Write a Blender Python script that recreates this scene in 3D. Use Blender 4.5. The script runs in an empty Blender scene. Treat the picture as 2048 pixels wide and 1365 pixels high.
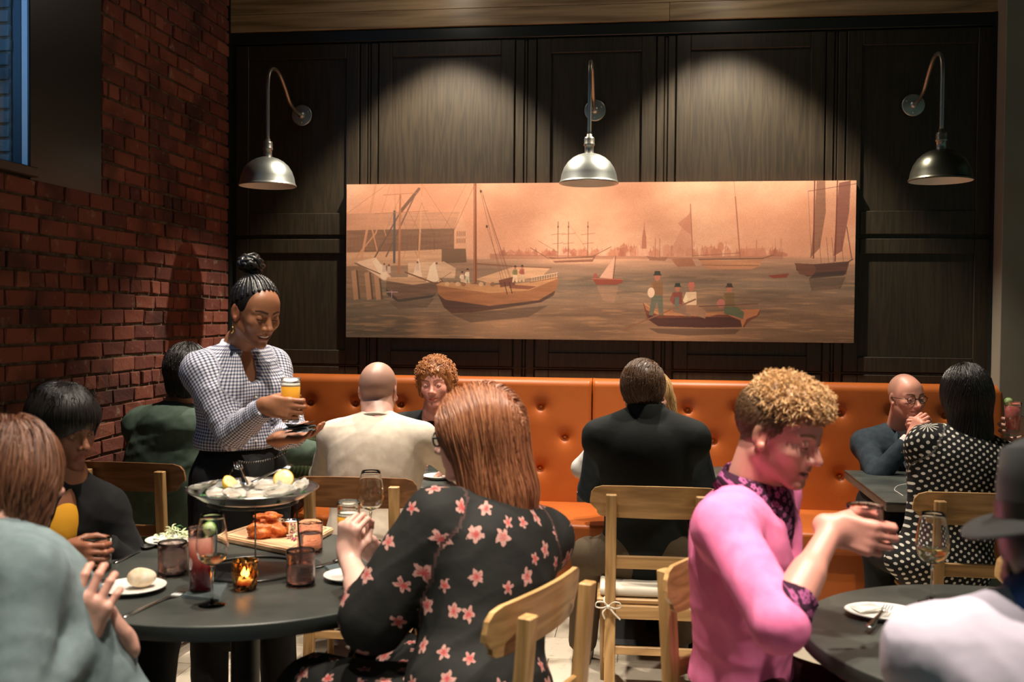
import bpy, bmesh, math, random
import numpy as np
from mathutils import Vector, Matrix
random.seed(7); rng = np.random.default_rng(7)
sc = bpy.context.scene
COL = sc.collection
PI = math.pi

# ------------------------------------------------------------------ camera
F_PX, YAW, PITCH, ROLL, CAM_Z = 2050.0, 0.1285, -0.0239, 0.0089, 1.5
def cam_axes():
    cy, sy = math.cos(YAW), math.sin(YAW)
    f = np.array([-sy*math.cos(PITCH), cy*math.cos(PITCH), math.sin(PITCH)])
    r = np.array([cy, sy, 0.]); u = np.cross(r, f)
    c, s = math.cos(ROLL), math.sin(ROLL)
    return c*r+s*u, -s*r+c*u, f
CR, CU, CF = cam_axes()
cam_d = bpy.data.cameras.new('camera'); cam = bpy.data.objects.new('camera', cam_d); COL.objects.link(cam)
cam_d.sensor_width = 36.0; cam_d.lens = F_PX/2048*36
cam.matrix_world = Matrix([[CR[0], CU[0], -CF[0], 0], [CR[1], CU[1], -CF[1], 0], [CR[2], CU[2], -CF[2], CAM_Z], [0, 0, 0, 1]])
cam_d.dof.use_dof = True; cam_d.dof.focus_distance = 4.7; cam_d.dof.aperture_fstop = 3.4
cam_d.clip_start = .05
sc.camera = cam
def ray(x, y): return (CR*((x-1024)/F_PX) + CU*((682.5-y)/F_PX) + CF)
def at(x, y, t):
    "world point seen at photograph pixel x,y at depth t metres"
    return np.array([0, 0, CAM_Z]) + ray(x, y)*t
def on_z(x, y, z):
    d = ray(x, y); return np.array([0, 0, CAM_Z]) + d*((z-CAM_Z)/d[2])
def on_y(x, y, Y):
    d = ray(x, y); return np.array([0, 0, CAM_Z]) + d*(Y/d[1])

# ------------------------------------------------------------------ world, exposure, lights
w = bpy.data.worlds.new('world'); sc.world = w; w.use_nodes = True
w.node_tree.nodes['Background'].inputs[0].default_value = (.58, .95, .80, 1)
w.node_tree.nodes['Background'].inputs[1].default_value = .11
sc.view_settings.view_transform = 'Standard'; sc.view_settings.look = 'None'
sc.view_settings.gamma = 1; sc.view_settings.use_curve_mapping = False
sc.view_settings.exposure = 0.0
WARM = (1.0, .885, .735)
def spot(loc, aim, power, deg, blend=.5, rad=.04, col=WARM):
    d = bpy.data.lights.new('ceiling_spot', 'SPOT'); d.energy = power; d.spot_size = math.radians(deg)
    d.spot_blend = blend; d.shadow_soft_size = rad; d.color = col
    o = bpy.data.objects.new('ceiling_spot', d); COL.objects.link(o)
    o.location = loc
    o.rotation_euler = (Vector(aim)-Vector(loc)).to_track_quat('-Z', 'Y').to_euler()
    return o
# wall washers that draw the two scallops on the panelling
spot((-1.15, 5.49, 3.56), (-1.15, 5.53, 0), 390, 82, .42, .03)
spot((.44, 5.49, 3.56), (.44, 5.53, 0), 390, 82, .42, .03)
# stray light from the rims of the two wall washers, on the oak boards above the panelling
for x_ in (-1.15, .44):
    d = bpy.data.lights.new('washer_spill', 'POINT'); d.energy = 3.2; d.color = WARM; d.shadow_soft_size = .04
    o = bpy.data.objects.new('washer_spill', d); COL.objects.link(o); o.location = (x_, 5.50, 3.50)
# ceiling downlights over bench, tables and aisle
SPOTS = [
    ((-1.0, 2.7, 3.56), (-1.1, 2.85, 0.7), 300, 54),
    ((-.45, 4.3, 3.56), (-.5, 4.4, 0.6), 260, 66),
    ((-1.35, 3.9, 3.56), (-1.3, 4.0, 0.6), 330, 50),
    ((.75, 4.0, 3.56), (.75, 4.2, 0.6), 230, 66),
    ((-.35, 1.9, 3.56), (-.5, 2.5, 0.9), 260, 54),
    ((.0, 2.0, 3.56), (.3, 2.5, 1.0), 420, 48),
    ((1.0, 1.5, 3.56), (.8, 1.9, 0.9), 330, 56),
    ((-.9, 1.1, 3.56), (-1.15, 1.7, 0.9), 150, 50),
]
for l, a, p_, dg in SPOTS: spot(l, a, p_, dg)
# dusk light in the light well behind the window
d = bpy.data.lights.new('dusk_light', 'AREA'); d.energy = 9; d.size = .8; d.color = (.16, .45, 1)
o = bpy.data.objects.new('dusk_light', d); COL.objects.link(o); o.location = (-3.1, 2.9, 3.0)
o.rotation_euler = (Vector((-2.6, 3.95, 2.7))-Vector(o.location)).to_track_quat('-Z', 'Y').to_euler()

# ------------------------------------------------------------------ node materials
def newmat(name):
    m = bpy.data.materials.new(name); m.use_nodes = True
    return m, m.node_tree.nodes, m.node_tree.links, m.node_tree.nodes['Principled BSDF']
def setb(b, **k):
    names = dict(rough='Roughness', metal='Metallic', spec='Specular IOR Level', trans='Transmission Weight', ior='IOR',
                 sss='Subsurface Weight', coat='Coat Weight', sheen='Sheen Weight', emis='Emission Strength', alpha='Alpha', coatr='Coat Roughness', aniso='Anisotropic')
    for a, v in k.items(): b.inputs[names[a]].default_value = v
def rgb(c): return (c[0], c[1], c[2], 1)
def S(r, g, b):
    "sRGB 0-255 to linear"
    f = lambda v: (v/255/12.92 if v/255 <= .04045 else ((v/255+.055)/1.055)**2.4)
    return (f(r), f(g), f(b))
def bumpnode(N, L, b, scale=40, strength=.3, dist=.002, detail=4, vec=None, coord='Object', stretch=(1, 1, 1), kind='noise'):
    tc = N.new('ShaderNodeTexCoord'); mp = N.new('ShaderNodeMapping'); mp.inputs['Scale'].default_value = stretch
    L.new(tc.outputs[coord], mp.inputs[0])
    if kind == 'voronoi':
        n = N.new('ShaderNodeTexVoronoi'); n.inputs['Scale'].default_value = scale; out = n.outputs[0]
    else:
        n = N.new('ShaderNodeTexNoise'); n.inputs['Scale'].default_value = scale; n.inputs['Detail'].default_value = detail; out = n.outputs[0]
    L.new(mp.outputs[0], n.inputs['Vector'])
    bp = N.new('ShaderNodeBump'); bp.inputs['Strength'].default_value = strength; bp.inputs['Distance'].default_value = dist
    L.new(out, bp.inputs['Height'])
    if b.inputs['Normal'].is_linked: L.new(b.inputs['Normal'].links[0].from_socket, bp.inputs['Normal'])
    L.new(bp.outputs[0], b.inputs['Normal'])
    return n
def noisecol(N, L, b, c1, c2, scale=6, detail=5, stretch=(1, 1, 1), lo=.35, hi=.65, coord='Object', distort=0):
    tc = N.new('ShaderNodeTexCoord'); mp = N.new('ShaderNodeMapping'); mp.inputs['Scale'].default_value = stretch
    L.new(tc.outputs[coord], mp.inputs[0])
    n = N.new('ShaderNodeTexNoise'); n.inputs['Scale'].default_value = scale; n.inputs['Detail'].default_value = detail; n.inputs['Distortion'].default_value = distort
    L.new(mp.outputs[0], n.inputs['Vector'])
    r = N.new('ShaderNodeValToRGB'); r.color_ramp.elements[0].position = lo; r.color_ramp.elements[1].position = hi
    r.color_ramp.elements[0].color = rgb(c1); r.color_ramp.elements[1].color = rgb(c2)
    L.new(n.outputs[0], r.inputs[0]); L.new(r.outputs[0], b.inputs['Base Color'])
    return r
def mat(name, c, rough=.5, c2=None, scale=8, bump=0, bscale=60, bdist=.001, stretch=(1, 1, 1), **k):
    m, N, L, b = newmat(name)
    b.inputs['Base Color'].default_value = rgb(c); setb(b, rough=rough, **k)
    if c2: noisecol(N, L, b, c, c2, scale, stretch=stretch)
    if bump: bumpnode(N, L, b, bscale, bump, bdist, stretch=stretch)
    return m
def woodmat(name, c1, c2, axis='z', scale=9, rough=.45, ring=18, bump=.15):
    "wood grain running along the named axis, growth-ring figure from a distorted wave"
    m, N, L, b = newmat(name); setb(b, rough=rough)
    st = {'x': (.06, 1, 1), 'y': (1, .06, 1), 'z': (1, 1, .06)}[axis]
    tc = N.new('ShaderNodeTexCoord'); mp = N.new('ShaderNodeMapping'); mp.inputs['Scale'].default_value = st
    oi = N.new('ShaderNodeObjectInfo'); ad = N.new('ShaderNodeVectorMath'); ad.operation = 'MULTIPLY_ADD'
    cb = N.new('ShaderNodeCombineXYZ')
    for i in range(3): L.new(oi.outputs['Random'], cb.inputs[i])
    ad.inputs[1].default_value = (7, 7, 7); L.new(cb.outputs[0], ad.inputs[0]); L.new(tc.outputs['Object'], ad.inputs[2])
    L.new(ad.outputs[0], mp.inputs[0])
    n1 = N.new('ShaderNodeTexNoise'); n1.inputs['Scale'].default_value = scale; n1.inputs['Detail'].default_value = 3
    L.new(mp.outputs[0], n1.inputs['Vector'])
    mul = N.new('ShaderNodeMath'); mul.operation = 'MULTIPLY'; mul.inputs[1].default_value = ring; L.new(n1.outputs[0], mul.inputs[0])
    fr = N.new('ShaderNodeMath'); fr.operation = 'PINGPONG'; fr.inputs[1].default_value = 1; L.new(mul.outputs[0], fr.inputs[0])
    n2 = N.new('ShaderNodeTexNoise'); n2.inputs['Scale'].default_value = scale*14; n2.inputs['Detail'].default_value = 3
    L.new(mp.outputs[0], n2.inputs['Vector'])
    mx = N.new('ShaderNodeMix'); mx.data_type = 'FLOAT'; mx.inputs[0].default_value = .5
    L.new(fr.outputs[0], mx.inputs[2]); L.new(n2.outputs[0], mx.inputs[3])
    r = N.new('ShaderNodeValToRGB'); r.color_ramp.elements[0].color = rgb(c1); r.color_ramp.elements[1].color = rgb(c2)
    r.color_ramp.elements[0].position = .2; r.color_ramp.elements[1].position = .75
    L.new(mx.outputs[0], r.inputs[0]); L.new(r.outputs[0], b.inputs['Base Color'])
    bp = N.new('ShaderNodeBump'); bp.inputs['Strength'].default_value = bump; bp.inputs['Distance'].default_value = .001
    L.new(n2.outputs[0], bp.inputs['Height']); L.new(bp.outputs[0], b.inputs['Normal'])
    return m

M = {}
def rampz(name, stops, h, rough=.1):
    m, N, L, b = newmat(name); setb(b, rough=rough, coat=1)
    tc = N.new('ShaderNodeTexCoord'); sp = N.new('ShaderNodeSeparateXYZ'); L.new(tc.outputs['Object'], sp.inputs[0])
    dv = N.new('ShaderNodeMath'); dv.operation = 'DIVIDE'; dv.inputs[1].default_value = h; L.new(sp.outputs[2], dv.inputs[0])
    r = N.new('ShaderNodeValToRGB'); e = r.color_ramp.elements; e[0].position = stops[0][0]; e[0].color = rgb(stops[0][1]); e[1].position = stops[-1][0]; e[1].color = rgb(stops[-1][1])
    for p_, c_ in stops[1:-1]: q = e.new(p_); q.color = rgb(c_)
    L.new(dv.outputs[0], r.inputs[0]); L.new(r.outputs[0], b.inputs['Base Color']); return m
M['panel'] = woodmat('dark_oak_panel', (.0165, .0110, .0045), (.033, .0220, .0092), 'z', 14, .48)
M['fascia'] = woodmat('oak_fascia', (.20, .125, .058), (.42, .28, .145), 'x', 5, .4, 20)
M['oak'] = woodmat('oak', (.30, .165, .06), (.50, .30, .125), 'z', 9, .38)
M['oakx'] = woodmat('oak_across', (.30, .165, .06), (.52, .31, .13), 'x', 9, .36)
M['walnutx'] = woodmat('walnut_across', (.13, .055, .022), (.24, .11, .045), 'x', 9, .36)
M['board'] = woodmat('maple_board', (.62, .36, .19), (.78, .50, .29), 'x', 6, .45)
M['black'] = mat('black_paint', (.012, .014, .012), .35)
M['blackmat'] = mat('black_matte', (.014, .015, .014), .8)
M['ceil'] = mat('ceiling_paint', (.05, .045, .038), .9)
M['plaster'] = mat('beige_plaster', (.23, .20, .145), .85, c2=(.26, .225, .165), scale=3, bump=.1, bscale=80)
M['slate'] = mat('slate_top', (.034, .038, .034), .40, c2=(.066, .070, .062), scale=5, bump=.12, bscale=90, bdist=.0006)
M['rim'] = mat('slate_rim', (.018, .022, .020), .5)
M['cast'] = mat('cast_iron_black', (.012, .013, .012), .5, metal=.3)
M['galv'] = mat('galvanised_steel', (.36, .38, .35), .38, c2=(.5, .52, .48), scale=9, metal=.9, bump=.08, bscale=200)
M['pipe'] = mat('pipe_steel', (.38, .36, .31), .36, metal=.9)
M['enamel'] = mat('white_enamel', (.85, .83, .75), .35)
M['steel'] = mat('cutlery_steel', (.62, .62, .6), .22, metal=1)
M['chrome'] = mat('chrome', (.72, .72, .7), .12, metal=1)
M['wire'] = mat('dark_wire', (.12, .12, .11), .3, metal=.9)
M['plate'] = mat('white_china', (.80, .77, .72), .16)
M['cream'] = mat('cream_canvas', (.62, .56, .46), .85, bump=.25, bscale=300)
M['bread'] = mat('bread_roll', (.62, .44, .27), .8, c2=(.80, .70, .56), scale=30, bump=.4, bscale=90, bdist=.003)
M['napkin'] = mat('slate_blue_napkin', (.07, .09, .095), .9, bump=.3, bscale=500)
M['paper'] = mat('paper_napkin_dark', (.045, .055, .055), .8)
M['chicken'] = mat('fried_chicken', (.48, .085, .012), .5, c2=(.72, .20, .035), scale=60, bump=1, bscale=120, bdist=.004)
M['lemon_rind'] = mat('lemon_rind', (.72, .42, .03), .45, bump=.3, bscale=300)
M['lemon'] = mat('lemon_flesh', (.85, .66, .26), .35, c2=(.92, .80, .45), scale=60)
M['lime'] = mat('lime_rind', (.20, .36, .05), .4)
M['limef'] = mat('lime_flesh', (.60, .72, .35), .4)
M['oyster'] = mat('oyster_shell', (.24, .21, .17), .45, c2=(.56, .52, .46), scale=35, bump=.8, bscale=60, bdist=.004)
M['oystermeat'] = mat('oyster_meat', (.42, .35, .28), .14, c2=(.60, .54, .46), scale=30)
M['parsley'] = mat('parsley', (.03, .10, .02), .6, c2=(.06, .20, .04), scale=50)
M['slaw'] = mat('pale_slaw', (.62, .70, .38), .5, c2=(.85, .82, .6), scale=60)
M['redcab'] = mat('red_cabbage', (.40, .04, .16), .4)
M['white_sauce'] = mat('white_sauce', (.85, .83, .78), .3)
M['wax'] = mat('candle_wax', (.85, .72, .55), .4, sss=.4)
M['galvdark'] = mat('dark_galvanised_steel', (.10, .10, .075), .32, c2=(.15, .15, .115), scale=9, metal=.9, bump=.08, bscale=200)  # darker tone of the galvanised steel, for the right-hand lamp shade
M['leather'] = None
def leather():
    m, N, L, b = newmat('tan_leather'); setb(b, rough=.42, spec=.4)
    noisecol(N, L, b, (.38, .090, .014), (.46, .115, .019), 2.5, 4)
    bumpnode(N, L, b, 260, .25, .0008, 2, kind='voronoi'); bumpnode(N, L, b, 6, .25, .01, 2)
    return m
M['leather'] = leather()
def glassmat(name, c=(1, 1, 1), rough=0., ior=1.45, bump=0, bscale=80, stretch=(1, 1, 1)):
    m, N, L, b = newmat(name); b.inputs['Base Color'].default_value = rgb(c); setb(b, rough=rough, trans=1, ior=ior)
    if bump: bumpnode(N, L, b, bscale, bump, .002, 1, stretch=stretch)
    return m
M['glass'] = glassmat('clear_glass', (.98, .98, .97))
M['pinkglass'] = glassmat('ribbed_rose_glass', (.92, .72, .71), .05, 1.35, .35, 110, (1, 1, 3))
M['amberglass'] = glassmat('amber_cut_glass', (.75, .42, .14), .03, 1.45, .8, 45)
M['beer'] = mat('hazy_beer', (.95, .42, .03), .3, c2=(.98, .48, .05), scale=8, coat=1)
M['foam'] = mat('beer_foam', (.88, .82, .68), .7)
M['redcocktail'] = rampz('red_cocktail', [(.0, (.10, .003, .006)), (.45, (.34, .012, .016)), (.7, (.62, .16, .11)), (1, (.70, .34, .26))], .16)
M['pinkcocktail'] = mat('pink_cocktail', (.55, .10, .08), .15, c2=(.75, .25, .2), scale=30, coat=1)
M['ice'] = glassmat('ice', (.95, .85, .83), .1, 1.31)
M['wine'] = glassmat('white_wine', (.93, .80, .42), 0, 1.33)
M['water'] = glassmat('water', (.97, .97, .96), 0, 1.33)
M['gold'] = mat('gold', (.8, .5, .15), .2, metal=1)
M['leaf'] = M['parsley']
def thinglass():
    m, N, L, b = newmat('window_glass'); out = N['Material Output']
    t = N.new('ShaderNodeBsdfTransparent'); g = N.new('ShaderNodeBsdfGlossy'); g.inputs['Roughness'].default_value = .02
    mx = N.new('ShaderNodeMixShader'); mx.inputs[0].default_value = .06
    L.new(t.outputs[0], mx.inputs[1]); L.new(g.outputs[0], mx.inputs[2]); L.new(mx.outputs[0], out.inputs[0])
    return m
M['pane'] = thinglass()
def flamemat():
    m, N, L, b = newmat('flame'); b.inputs['Base Color'].default_value = (1, .6, .2, 1)
    b.inputs['Emission Color'].default_value = (1, .50, .14, 1); b.inputs['Emission Strength'].default_value = 45
    return m
M['flame'] = flamemat()
def brickmat(name, ramp, bump=.9):
    m, N, L, b = newmat(name); setb(b, rough=.85)
    oi = N.new('ShaderNodeObjectInfo'); geo = N.new('ShaderNodeNewGeometry')
    tc = N.new('ShaderNodeTexCoord')
    n = N.new('ShaderNodeTexNoise'); n.inputs['Scale'].default_value = 14; n.inputs['Detail'].default_value = 6; n.inputs['Roughness'].default_value = .65
    L.new(geo.outputs['Position'], n.inputs['Vector'])
    nb = N.new('ShaderNodeTexNoise'); nb.inputs['Scale'].default_value = 3.2; L.new(geo.outputs['Position'], nb.inputs['Vector'])
    isl = N.new('ShaderNodeMath'); isl.operation = 'ADD'; L.new(oi.outputs['Random'], isl.inputs[0]); L.new(geo.outputs['Random Per Island'], isl.inputs[1])
    fr = N.new('ShaderNodeMath'); fr.operation = 'FRACT'; L.new(isl.outputs[0], fr.inputs[0])
    r = N.new('ShaderNodeValToRGB'); el = r.color_ramp.elements
    el[0].position = ramp[0][0]; el[0].color = rgb(ramp[0][1]); el[1].position = ramp[-1][0]; el[1].color = rgb(ramp[-1][1])
    for p_, c_ in ramp[1:-1]: e = el.new(p_); e.color = rgb(c_)
    L.new(fr.outputs[0], r.inputs[0])
    # pale mortar smears and soot, shapes of their own
    r2 = N.new('ShaderNodeValToRGB'); r2.color_ramp.elements[0].position = .58; r2.color_ramp.elements[1].position = .76
    r2.color_ramp.elements[0].color = (0, 0, 0, 1); r2.color_ramp.elements[1].color = (1, 1, 1, 1)
    L.new(n.outputs[0], r2.inputs[0])
    mx = N.new('ShaderNodeMix'); mx.data_type = 'RGBA'; L.new(r2.outputs[0], mx.inputs[0]); L.new(r.outputs[0], mx.inputs[6]); mx.inputs[7].default_value = rgb(S(150, 128, 105))
    r3 = N.new('ShaderNodeValToRGB'); r3.color_ramp.elements[0].position = .36; r3.color_ramp.elements[1].position = .5
    r3.color_ramp.elements[0].color = (.45, .42, .38, 1); r3.color_ramp.elements[1].color = (1, 1, 1, 1)
    L.new(nb.outputs[0], r3.inputs[0])
    m2 = N.new('ShaderNodeMix'); m2.data_type = 'RGBA'; m2.blend_type = 'MULTIPLY'; m2.inputs[0].default_value = 1
    L.new(mx.outputs[2], m2.inputs[6]); L.new(r3.outputs[0], m2.inputs[7]); L.new(m2.outputs[2], b.inputs['Base Color'])
    bp = N.new('ShaderNodeBump'); bp.inputs['Strength'].default_value = bump; bp.inputs['Distance'].default_value = .004
    n3 = N.new('ShaderNodeTexNoise'); n3.inputs['Scale'].default_value = 55; n3.inputs['Detail'].default_value = 5; L.new(geo.outputs['Position'], n3.inputs['Vector'])
    L.new(n3.outputs[0], bp.inputs['Height']); L.new(bp.outputs[0], b.inputs['Normal'])
    return m
M['brick'] = brickmat('old_red_brick', [(0, S(88, 44, 34)), (.3, S(116, 60, 44)), (.6, S(132, 70, 50)), (.85, S(102, 50, 40)), (1, S(146, 84, 62))])
M['mortar'] = mat('rough_mortar', S(70, 58, 44), .95, c2=S(110, 96, 76), scale=22, bump=1, bscale=60, bdist=.01)
M['tile'] = brickmat('stone_tile', [(0, S(176, 164, 145)), (1, S(196, 184, 166))], .1)
M['grout'] = mat('grout', S(90, 82, 72), .9)

# ------------------------------------------------------------------ mesh helpers
def obj(name, me, m=None, parent=None, loc=(0, 0, 0), rot=None, smooth=True):
    if isinstance(me, bmesh.types.BMesh):
        b = me; me = bpy.data.meshes.new(name); b.normal_update(); b.to_mesh(me); b.free()
        if smooth: me.shade_smooth()
    o = bpy.data.objects.new(name, me); COL.objects.link(o)
    if m is not None:
        me.materials.clear(); me.materials.append(m)
    o.location = loc
    if rot is not None: o.rotation_euler = rot
    if parent is not None: o.parent = parent
    return o
def thing(name, label, cat, loc=(0, 0, 0), rz=0, group=None):
    o = bpy.data.objects.new(name, None); COL.objects.link(o); o.location = loc; o.rotation_euler = (0, 0, rz)
    o.empty_display_size = .05
    return tag(o, label, cat, group)
def tag(o, label, cat, group=None):
    o['label'] = label; o['category'] = cat
    if group: o['group'] = group
    return o
def dup(root, loc=None, rz=None, label=None):
    r = root.copy(); COL.objects.link(r)
    if loc is not None: r.location = loc
    if rz is not None: r.rotation_euler = (0, 0, rz)
    if label: r['label'] = label
    for ch in list(root.children):
        c = ch.copy(); COL.objects.link(c); c.parent = r
        for g in list(ch.children):
            e = g.copy(); COL.objects.link(e); e.parent = c
    return r
def BM(): return bmesh.new()
def box(bm, lo, hi, bev=0, rot=None, about=None, seg=1):
    lo = Vector(lo); hi = Vector(hi)
    r = bmesh.ops.create_cube(bm, size=1); vs = r['verts']
    bmesh.ops.scale(bm, vec=hi-lo, verts=vs); bmesh.ops.translate(bm, vec=(lo+hi)/2, verts=vs)
    if rot is not None: bmesh.ops.rotate(bm, cent=about if about is not None else (lo+hi)/2, matrix=rot, verts=vs)
    if bev:
        es = list({e for v in vs for e in v.link_edges})
        bmesh.ops.bevel(bm, geom=es, offset=bev, segments=seg, profile=.5, affect='EDGES')
    return bm
def flat(bm):
    return bm
def boxobj(name, lo, hi, m, parent=None, bev=0, seg=1, **k):
    b = BM(); box(b, lo, hi, bev, seg=seg); return obj(name, b, m, parent, smooth=False, **k)
def tube(bm, pts, r, n=10, cap=True, squash=None):
    "sweep a circle of radius r (number or list) along pts"
    pts = [Vector(p) for p in pts]; rr = r if hasattr(r, '__len__') else [r]*len(pts)
    rings = []; prev = None
    for i, p in enumerate(pts):
        t = (pts[min(i+1, len(pts)-1)]-pts[max(i-1, 0)]).normalized()
        if prev is None:
            a = Vector((0, 0, 1)) if abs(t.z) < .9 else Vector((1, 0, 0))
            x = t.cross(a).normalized()
        else:
            x = (prev - t*prev.dot(t)); x = x.normalized() if x.length > 1e-6 else t.orthogonal().normalized()
        prev = x; y = t.cross(x)
        ring = []
        for k in range(n):
            a = 2*PI*k/n; v = x*math.cos(a)*rr[i]+y*math.sin(a)*rr[i]*(squash or 1)
            ring.append(bm.verts.new(p+v))
        rings.append(ring)
    for i in range(len(rings)-1):
        for k in range(n): bm.faces.new((rings[i][k], rings[i][(k+1) % n], rings[i+1][(k+1) % n], rings[i+1][k]))
    if cap:
        bm.faces.new(list(reversed(rings[0]))); bm.faces.new(rings[-1])
    return bm
def smoothpath(pts, n=8):
    "Catmull-Rom through pts"
    P = [Vector(p) for p in pts]; P = [P[0]*2-P[1]]+P+[P[-1]*2-P[-2]]; out = []
    for i in range(1, len(P)-2):
        for k in range(n):
            t = k/n; a, b, c, d_ = P[i-1], P[i], P[i+1], P[i+2]
            out.append(.5*((2*b)+(c-a)*t+(2*a-5*b+4*c-d_)*t*t+(3*b-a-3*c+d_)*t**3))
    out.append(P[-2]); return out
def lathe(bm, prof, n=32, c=(0, 0, 0), close=False):
    "revolve (r, z) profile about the z axis"
    rings = []
    for r, z in prof:
        if r < 1e-6: rings.append([bm.verts.new((c[0], c[1], c[2]+z))])
        else: rings.append([bm.verts.new((c[0]+r*math.cos(2*PI*k/n), c[1]+r*math.sin(2*PI*k/n), c[2]+z)) for k in range(n)])
    rr = rings+([rings[0]] if close else [])
    for A, B in zip(rr, rr[1:]):
        for k in range(n):
            q = [A[k % len(A)], A[(k+1) % len(A)], B[(k+1) % len(B)], B[k % len(B)]]
            u = []
            for v in q:
                if v not in u: u.append(v)
            if len(u) > 2:
                try: bm.faces.new(u)
                except ValueError: pass
    bmesh.ops.recalc_face_normals(bm, faces=bm.faces)
    return bm
def lathobj(name, prof, m, parent=None, n=32, loc=(0, 0, 0), close=False, **k):
    return obj(name, lathe(BM(), prof, n, close=close), m, parent, loc=loc, **k)
def sphere(bm, c, r, n=12, sc3=(1, 1, 1), rot=None):
    res = bmesh.ops.create_uvsphere(bm, u_segments=n, v_segments=max(6, n*2//3), radius=r); vs = res['verts']
    bmesh.ops.scale(bm, vec=sc3, verts=vs)
    if rot is not None: bmesh.ops.rotate(bm, cent=(0, 0, 0), matrix=rot, verts=vs)
    bmesh.ops.translate(bm, vec=c, verts=vs); return bm
def struct(name, me=None, m=None, parent=None, **k):
    o = obj(name, me, m, parent, **k) if me is not None else bpy.data.objects.new(name, None)
    if me is None: COL.objects.link(o)
    if parent is None: o['kind'] = 'structure'
    return o
def RZ(a): return Matrix.Rotation(a, 3, 'Z')
# ================================================================== STRUCTURE
WX, WY, RX, HC = -2.51, 5.99, 1.895, 3.6
b = BM(); box(b, (-3.2, -1, -.12), (4.2, 6.2, -.004)); floor = struct('floor', b, M['grout'], smooth=False)
tl = boxobj('tile', (-.2985, -.1485, -.02), (.2985, .1485, 0), M['tile'], floor, bev=.0015)
tile_me = tl.data; first = True
for j in range(13):
    for i in range(9):
        x = -2.2+i*.6+(.3 if j % 2 else 0); y = 2.2+j*.3
        if x > 2.6: continue
        if first: o = tl; first = False
        else: o = tl.copy(); COL.objects.link(o)
        o.location = (x, y, random.uniform(-.0006, .0006))
b = BM(); box(b, (-3.2, -1, HC), (4.2, 6.2, HC+.12)); struct('ceiling', b, M['ceil'], smooth=False)

# --- brick wall on the left, with the window opening
wl = struct('wall_left')
WIN_Y0, WIN_Y1, WIN_Z0 = 2.75, 3.92, 2.09
mo = BM()
for lo, hi in [((-2.75, -1, 0), (WX, WIN_Y0, HC)), ((-2.75, WIN_Y0, 0), (WX, WIN_Y1, WIN_Z0)), ((-2.75, WIN_Y1+.06, 0), (WX, 6.2, HC)), ((-2.575, WIN_Y1, WIN_Z0), (WX-.02, WIN_Y1+.06, HC))]:
    box(mo, lo, hi)
box(mo, (-2.75, WIN_Y1, 0), (WX, WIN_Y1+.06, WIN_Z0))
obj('mortar_bed', mo, M['mortar'], wl, smooth=False)
def brickmesh(l, seed):
    r = random.Random(seed); b = BM(); box(b, (-.03, -l/2, -.0315), (.011, l/2, .0315), .004)
    for v in b.verts:
        if v.co.x > 0: v.co += Vector((r.uniform(-.0035, .003), r.uniform(-.002, .002), r.uniform(-.002, .002)))
    me = bpy.data.meshes.new('brick'); b.to_mesh(me); b.free(); me.materials.append(M['brick']); return me
STR = [brickmesh(.197, k) for k in range(6)]; HEAD = [brickmesh(.094, 20+k) for k in range(4)]
cands = []
for c in range(47):
    z = .038+c*.076
    if z > 3.58: break
    header = c % 6 == 3
    L_ = .104 if header else .207
    for (ya, yb) in ([(4.482, 4.94), (4.94, 5.99)] if z > 2.06 else [(2.3, 5.99)]):
        y = ya-(L_*.5 if c % 2 else 0)+(.03*random.random() if z < 2.06 else 0)
        while y < yb-.03:
            y1 = y+L_
            if y1 > ya+.03:
                a_, b_ = max(y, ya), min(y1, yb)
                full = (b_-a_) > L_*.9
                mid = (a_+b_)/2
                if not (z > WIN_Z0-.05 and WIN_Y0-.05 < mid < 4.47): cands.append((mid, z, header or not full, b_-a_))
            y = y1
def inview(y, z):
    q = np.array([WX, y, z])-np.array([0, 0, CAM_Z]); t = q@CF
    px, py = 1024+F_PX*(q@CR)/t, 682.5-F_PX*(q@CU)/t
    return (-20 < px < 480 and -20 < py < 960), (px, py), t
vis = []
for c_ in cands:
    v_, (px, py), t = inview(c_[0], c_[1])
    vis.append((0 if v_ and not (px < 170 and py > 770) else 1, -c_[1]*0+t, c_))
vis.sort(key=lambda q: (q[0], q[1]))
# the lit part of the wall first: that is where the joints can be told apart
vis.sort(key=lambda q: (q[0], 0 if q[2][0] > 3.85 else 1, q[1]))
rest = BM(); nb = 0
for fl, t, (y, z, hd, ln) in vis:
    dx, rx_ = random.uniform(-.003, .004), random.uniform(-.012, .012)
    if fl == 0 and nb < 298:
        me = random.choice(HEAD if hd else STR)
        o = bpy.data.objects.new('brick', me); COL.objects.link(o); o.parent = wl
        o.location = (WX+dx, y, z+random.uniform(-.002, .002)); o.rotation_euler = (rx_, 0, random.uniform(-.015, .015))
        o.scale = (1, (ln-.01)/(.094 if hd else .197), 1); nb += 1
    else:
        box(rest, (WX-.02, y-(ln-.01)/2, z-.0315), (WX+.010+dx, y+(ln-.01)/2, z+.0315), .003)
o = obj('bricks_beyond', rest, M['brick'], wl, smooth=False); o['kind'] = 'stuff'
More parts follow.
